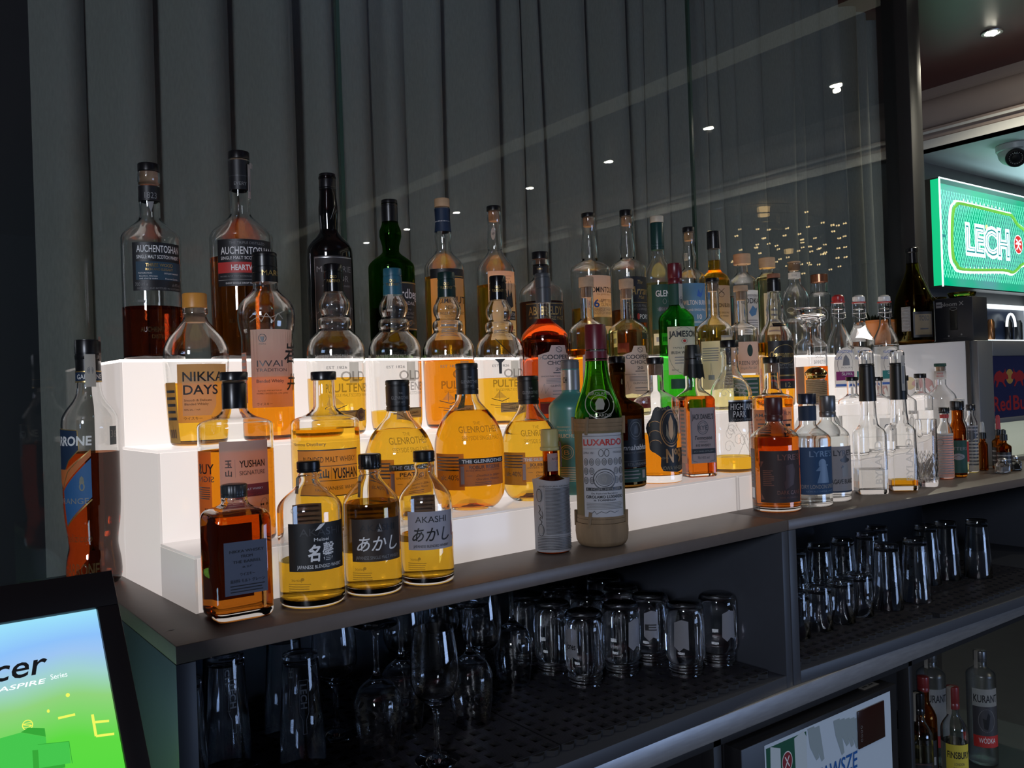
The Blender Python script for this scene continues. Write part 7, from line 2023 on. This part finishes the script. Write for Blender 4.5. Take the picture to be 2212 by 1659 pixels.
on_screen('screen_logo', [('T', 'acer', 0, 0.50, 0.88, SCK, 0.98, 0.01, 0.22)], 0.029, 0.024, -0.0745, -0.0430)
on_screen('screen_caption', [('T', 'ASPIRE', -0.38, 0.34, 0.44, SCW, 0.79, 0.01, 0.2), ('T', 'Series', 0.85, 0.56, 0.50, SCW, 0.28, 0.0)], 0.0235, 0.010, -0.0590, -0.0595)
on_screen('screen_icons', [('P', [(-1.0, 0.0), (0.1, 0.0), (0.12, 0.50), (-0.2, 0.64), (-1.0, 0.60)], SCG2), ('P', [(-0.10, 0.05), (0.32, 0.02), (0.34, 0.30), (-0.08, 0.36)], SCG), ('P', [(-0.02, 0.10), (0.40, 0.06), (0.42, 0.36), (0.0, 0.42)], SCG2), ('L', [(0.0, 0.42), (0.42, 0.36), (0.42, 0.05)], 0.0005, SCG),
    ('O', -0.1, 0.72, 0.075, 0.075, 0.0008, SCY), ('T', 'S', -0.1, 0.72, 0.07, SCY, 0.06), ('B', 0.32, 0.56, 0.70, 0.735, SCY), ('L', [(0.80, 0.66), (0.80, 0.34), (1.06, 0.31)], 0.0022, SCY), ('L', [(0.82, 0.54), (1.02, 0.51)], 0.0022, SCY), ('P', [(-0.2, 0.64), (0.12, 0.5), (0.12, 0.62), (-0.1, 0.68)], SCG), ('E', 0.2, 0.85, 0.02, 0.025, SCY), ('E', 0.5, 1.02, 0.03, 0.03, SCY)], 0.055, 0.062, -0.0620, -0.1110)
cl = bmesh.new()
tube_into(cl, [(-0.165, 0.034, -0.12), (-0.165, 0.09, -0.09), (-0.165, 0.20, -0.02), (-0.165, 0.285, 0.020)], 0.018, 12)
finish('support_arm', cl, M_MB, mo, recalc=True)
bm = bmesh.new()
lathe_into(bm, [(0, 0), (0, 0.045), (0.012, 0.045), (0.014, 0.022), (0.30, 0.022), (0.30, 0)], 32)
st_ = finish('stand_column', bm, M_MB, mo, recalc=True)
st_.matrix_parent_inverse = (Matrix.Translation(mo.location) @ Matrix.Rotation(TILT, 4, 'X')).inverted()
st_.location = (0.004, 1.15, 0.8795)
cd = thing('added_glow_panel', 'small bright blue and green display behind the till monitor, facing the cabinet end', 'display', (0.036, 0.98, 0.93))  # out-of-view glowing panel, added only to throw blue-green light on the cabinet end
box('added_panel_shell', 0.0, 0.014, 0.0, 0.125, 0.0, 0.245, M_MB, cd, 0.002)
box('blue_field', 0.0141, 0.0150, 0.006, 0.119, 0.125, 0.239, emit('added_glow_blue', (0.45, 0.75, 1.0), 5.0), cd)
box('green_field', 0.0141, 0.0150, 0.006, 0.119, 0.006, 0.1248, emit('added_glow_green', (0.40, 1.0, 0.14), 5.0), cd)
lathe('foot', [(-0.0503, 0), (-0.0503, 0.030), (-0.046, 0.030), (-0.045, 0.006), (0.0, 0.006), (0.0, 0)], M_MB, cd, 24, loc=(0.007, 0.095, 0))

# ------------------------------------------------------------------ under-counter fridge with a poster door
fg = thing('beverage_fridge', 'black under-counter fridge with a pale blue poster door', 'fridge', (1.258, 1.03, 0.0))
M_FB = pbr('black_fridge_steel', (0.010, 0.010, 0.012), 0.4)
box('cabinet_body', 0.0, 0.526, 0.04, 0.5, 0.3204, 0.80, M_FB, fg, 0.002)
bm = bmesh.new()
box_into(bm, 0.0, 0.526, 0.0, 0.0396, 0.3206, 0.80, 0, 0.003)
dr = finish('door', bm, M_FB, fg)
M_PO = paper('poster_sheet', (0.52, 0.62, 0.72), 0.0, 0.35)
bm, mats = flat_art([('P', [(-1, 0.0), (1, 0.0), (1, 0.42), (0.2, 0.30), (-1, 0.36)], pbr('poster_haze', (0.36, 0.47, 0.58), 0.4)), ('P', [(-0.98, 0.2), (-0.42, 0.2), (-0.40, 0.98), (-0.98, 0.98)], pbr('poster_can_green', (0.01, 0.09, 0.05), 0.4)), ('P', [(-0.95, 0.3), (-0.80, 0.3), (-0.78, 0.95), (-0.92, 0.98)], pbr('poster_can_pale', (0.50, 0.58, 0.62), 0.4)), ('P', [(-0.56, 0.3), (-0.41, 0.3), (-0.40, 0.95), (-0.44, 0.99), (-0.58, 0.97)], MATS['poster_can_pale']), ('B', -0.80, -0.60, 0.62, 0.74, MATS['poster_can_pale']),
    ('E', -0.69, 0.86, 0.075, 0.058, INKW), ('E', -0.69, 0.86, 0.068, 0.052, pbr('poster_red', (0.22, 0.02, 0.03), 0.4)), ('L', [(-0.72, 0.89), (-0.69, 0.86), (-0.72, 0.83)], 0.0025, INKW), ('L', [(-0.66, 0.89), (-0.69, 0.86), (-0.66, 0.83)], 0.0025, INKW)] +
    [('P', [(u, 0.99 - 0.01 * i), (u + 0.10, 0.99 - 0.01 * i), (u + 0.16, 0.80 - 0.02 * (i % 3)), (u + 0.12, 0.79 - 0.02 * (i % 3)), (u + 0.03, 0.88)], pbr('poster_feather', (0.28, 0.35, 0.38), 0.4)) for i, u in enumerate((-0.38, -0.30, 0.02, 0.10, 0.18, 0.26, 0.34, 0.42, 0.5))] +
    [('T', 'ZAWSZE', 0.045, 0.69, 0.10, pbr('poster_blue', (0.01, 0.10, 0.36), 0.4), 0.345, 0.01, 0.1)], 0.2165, 0.345, M_PO)
for v in bm.verts:
    v.co = Vector((v.co.x + 0.2825, -0.0006 - v.co.y, v.co.z + 0.445))
finish('poster', bm, mats, dr, smooth=False)
bm = bmesh.new()
box_into(bm, 0.370, 0.470, -0.004, -0.0011, 0.700, 0.778, 0, 0.001)
ct = finish('thermostat_panel', bm, pbr('brown_display_glass', (0.028, 0.010, 0.008), 0.15), dr)
bm, mats = flat_art([('O', 0, 0.2 + 0.2 * i, 0.8, 0.07, 0.0007, INKG) for i in range(4)], 0.004, 0.045)
for v in bm.verts:
    v.co = Vector((v.co.x + 0.380, -0.0046 - v.co.y, v.co.z + 0.708))
finish('touch_keys', bm, mats, ct, smooth=False)
bm, mats = flat_art([('B', -0.9 + 0.2 * i, -0.75 + 0.2 * i, 0.3 + 0.3 * j, 0.48 + 0.3 * j, INK) for i in range(9) for j in (0, 1) if (i + j) % 4], 0.029, 0.026, PWH)
for v in bm.verts:
    v.co = Vector((v.co.x + 0.468, v.co.z + 0.022 + 0.04 * 0, 0.8004 + v.co.y))
finish('warning_sticker', bm, mats, fg, smooth=False)
bm = bmesh.new()
for x_ in (0.035, 0.075):
    lathe_into(bm, [(0.8003, 0.005), (0.803, 0.005), (0.804, 0.003), (0.804, 0)], 16, center=(x_, 0.055, 0))
finish('hinge_screw', bm, M_RING, fg)

# ------------------------------------------------------------------ bottles under the counter at the right
ZU = 0.3204


def under(label, x, y, r, hs, hk, rn, hc, H, gl, liq, lvl, capm, base, items, z0, z1, hw=None, seen=8, name='spirit_bottle', strip=True, k=1.3):
    ZROW['U'] = ZU
    GRP['U'] = 'bottles under the counter'
    b = B('U', label, x, y, r, hs, hk, rn, hc, H, gl=gl, liq=liq, lvl=lvl, k=k, cap='screw', capm=capm, rc=rn * 1.1, ribs=0, name=name, n=40)
    b.label(z0, z1, hw or r * 0.95, base, items, S(b, seen))
    if strip:
        b.toppaper(H, rn * 1.1, length=0.07, w=0.006, ang=deg(-35) - b.view)
    return b


under('tall frosted vodka bottle with white-topped label, under the counter at the far right', 2.626, 1.25, 0.0400, 0.255, 0.285, 0.0165, 0.297, 0.3286, 'frost', None, 0, pbr('grey_metal_cap', (0.12, 0.12, 0.12), 0.3, metal=0.7), PWH, [('T', 'KURANT', 0.0, 0.84, 0.13, INK, 0.9, 0.015), ('B', -1, 1, 0.0, 0.20, RED), ('T', 'WÓDKA', 0.0, 0.12, 0.09, INKW, 0.6), ('B', -1, 1, 0.20, 0.70, INKD), ('O', 0.0, 0.46, 0.6, 0.2, 0.001, INKG), ('P', [(-0.2, 0.32), (-0.3, 0.50), (-0.05, 0.48), (0.1, 0.6), (0.25, 0.55), (0.15, 0.4), (0.05, 0.3)], INK)], 0.055, 0.225, seen=18, name='vodka_bottle')
under('frosted vodka bottle half hidden behind the yellow-labelled gin', 2.520, 1.345, 0.0400, 0.255, 0.285, 0.0165, 0.297, 0.3286, 'frost', None, 0, MATS['grey_metal_cap'], PWH, [('T', 'KURANT', 0.0, 0.84, 0.13, INK, 0.9, 0.015), ('B', -1, 1, 0.0, 0.20, RED)], 0.055, 0.225, seen=18, name='vodka_bottle')
under('gin bottle with bright yellow label and red cap under the counter', 2.262, 1.150, 0.0325, 0.215, 0.262, 0.0140, 0.275, 0.332, 'clear', 'water', 0.19, pbr('crimson_cap', (0.16, 0.02, 0.02), 0.3), paper('lemon_paper', (0.60, 0.50, 0.05), 0.1), [('T', 'FINSBURY', 0.05, 0.82, 0.12, INK, 0.92, 0.02), ('T', 'LONDON', 0.05, 0.66, 0.05, INKD, 0.4), ('T', 'DRY GIN', 0.05, 0.58, 0.05, INKD, 0.45), ('T', '1740', 0.05, 0.46, 0.05, INKD, 0.25), ('P', [(-0.5, 0.1), (-0.3, 0.3), (0.3, 0.32), (0.5, 0.1)], INKD)], 0.045, 0.190, seen=16, name='gin_bottle')
under('tequila bottle with golden spirit and black cap, front left of the group', 2.170, 1.195, 0.0335, 0.205, 0.260, 0.0145, 0.272, 0.3256, 'clear', 'pale', 0.20, CAPK, PBK, [('T', 'TISCAZ', 0.1, 0.72, 0.13, INKW, 0.9, 0.02), ('T', 'TEQUILA', 0.1, 0.50, 0.08, INKR, 0.7, 0.01), ('O', 0.0, 0.9, 0.9, 0.08, 0.001, CINK)], 0.045, 0.155, seen=14, name='tequila_bottle')
under('tequila bottle with clear spirit, leftmost beside the frame post', 2.095, 1.205, 0.0335, 0.185, 0.240, 0.0145, 0.252, 0.2900, 'clear', 'water', 0.16, CAPK, PBK, [('T', 'TISCAZ', 0.1, 0.62, 0.15, INKW, 0.9, 0.02), ('T', 'TEQUILA', 0.1, 0.38, 0.08, INKG, 0.7, 0.01), ('L', [(-0.8, 0.8), (0, 0.95), (0.8, 0.8)], 0.004, INKG)], 0.035, 0.145, seen=10, name='tequila_bottle', strip=False)
under('dark bottle with red cap behind the two tequila bottles', 2.300, 1.250, 0.0320, 0.205, 0.260, 0.0140, 0.285, 0.3250, 'amber', 'brown', 0.18, MATS['crimson_cap'], PBK, [('B', -0.8, 0.8, 0.4, 0.6, INKG)], 0.05, 0.16, strip=False)
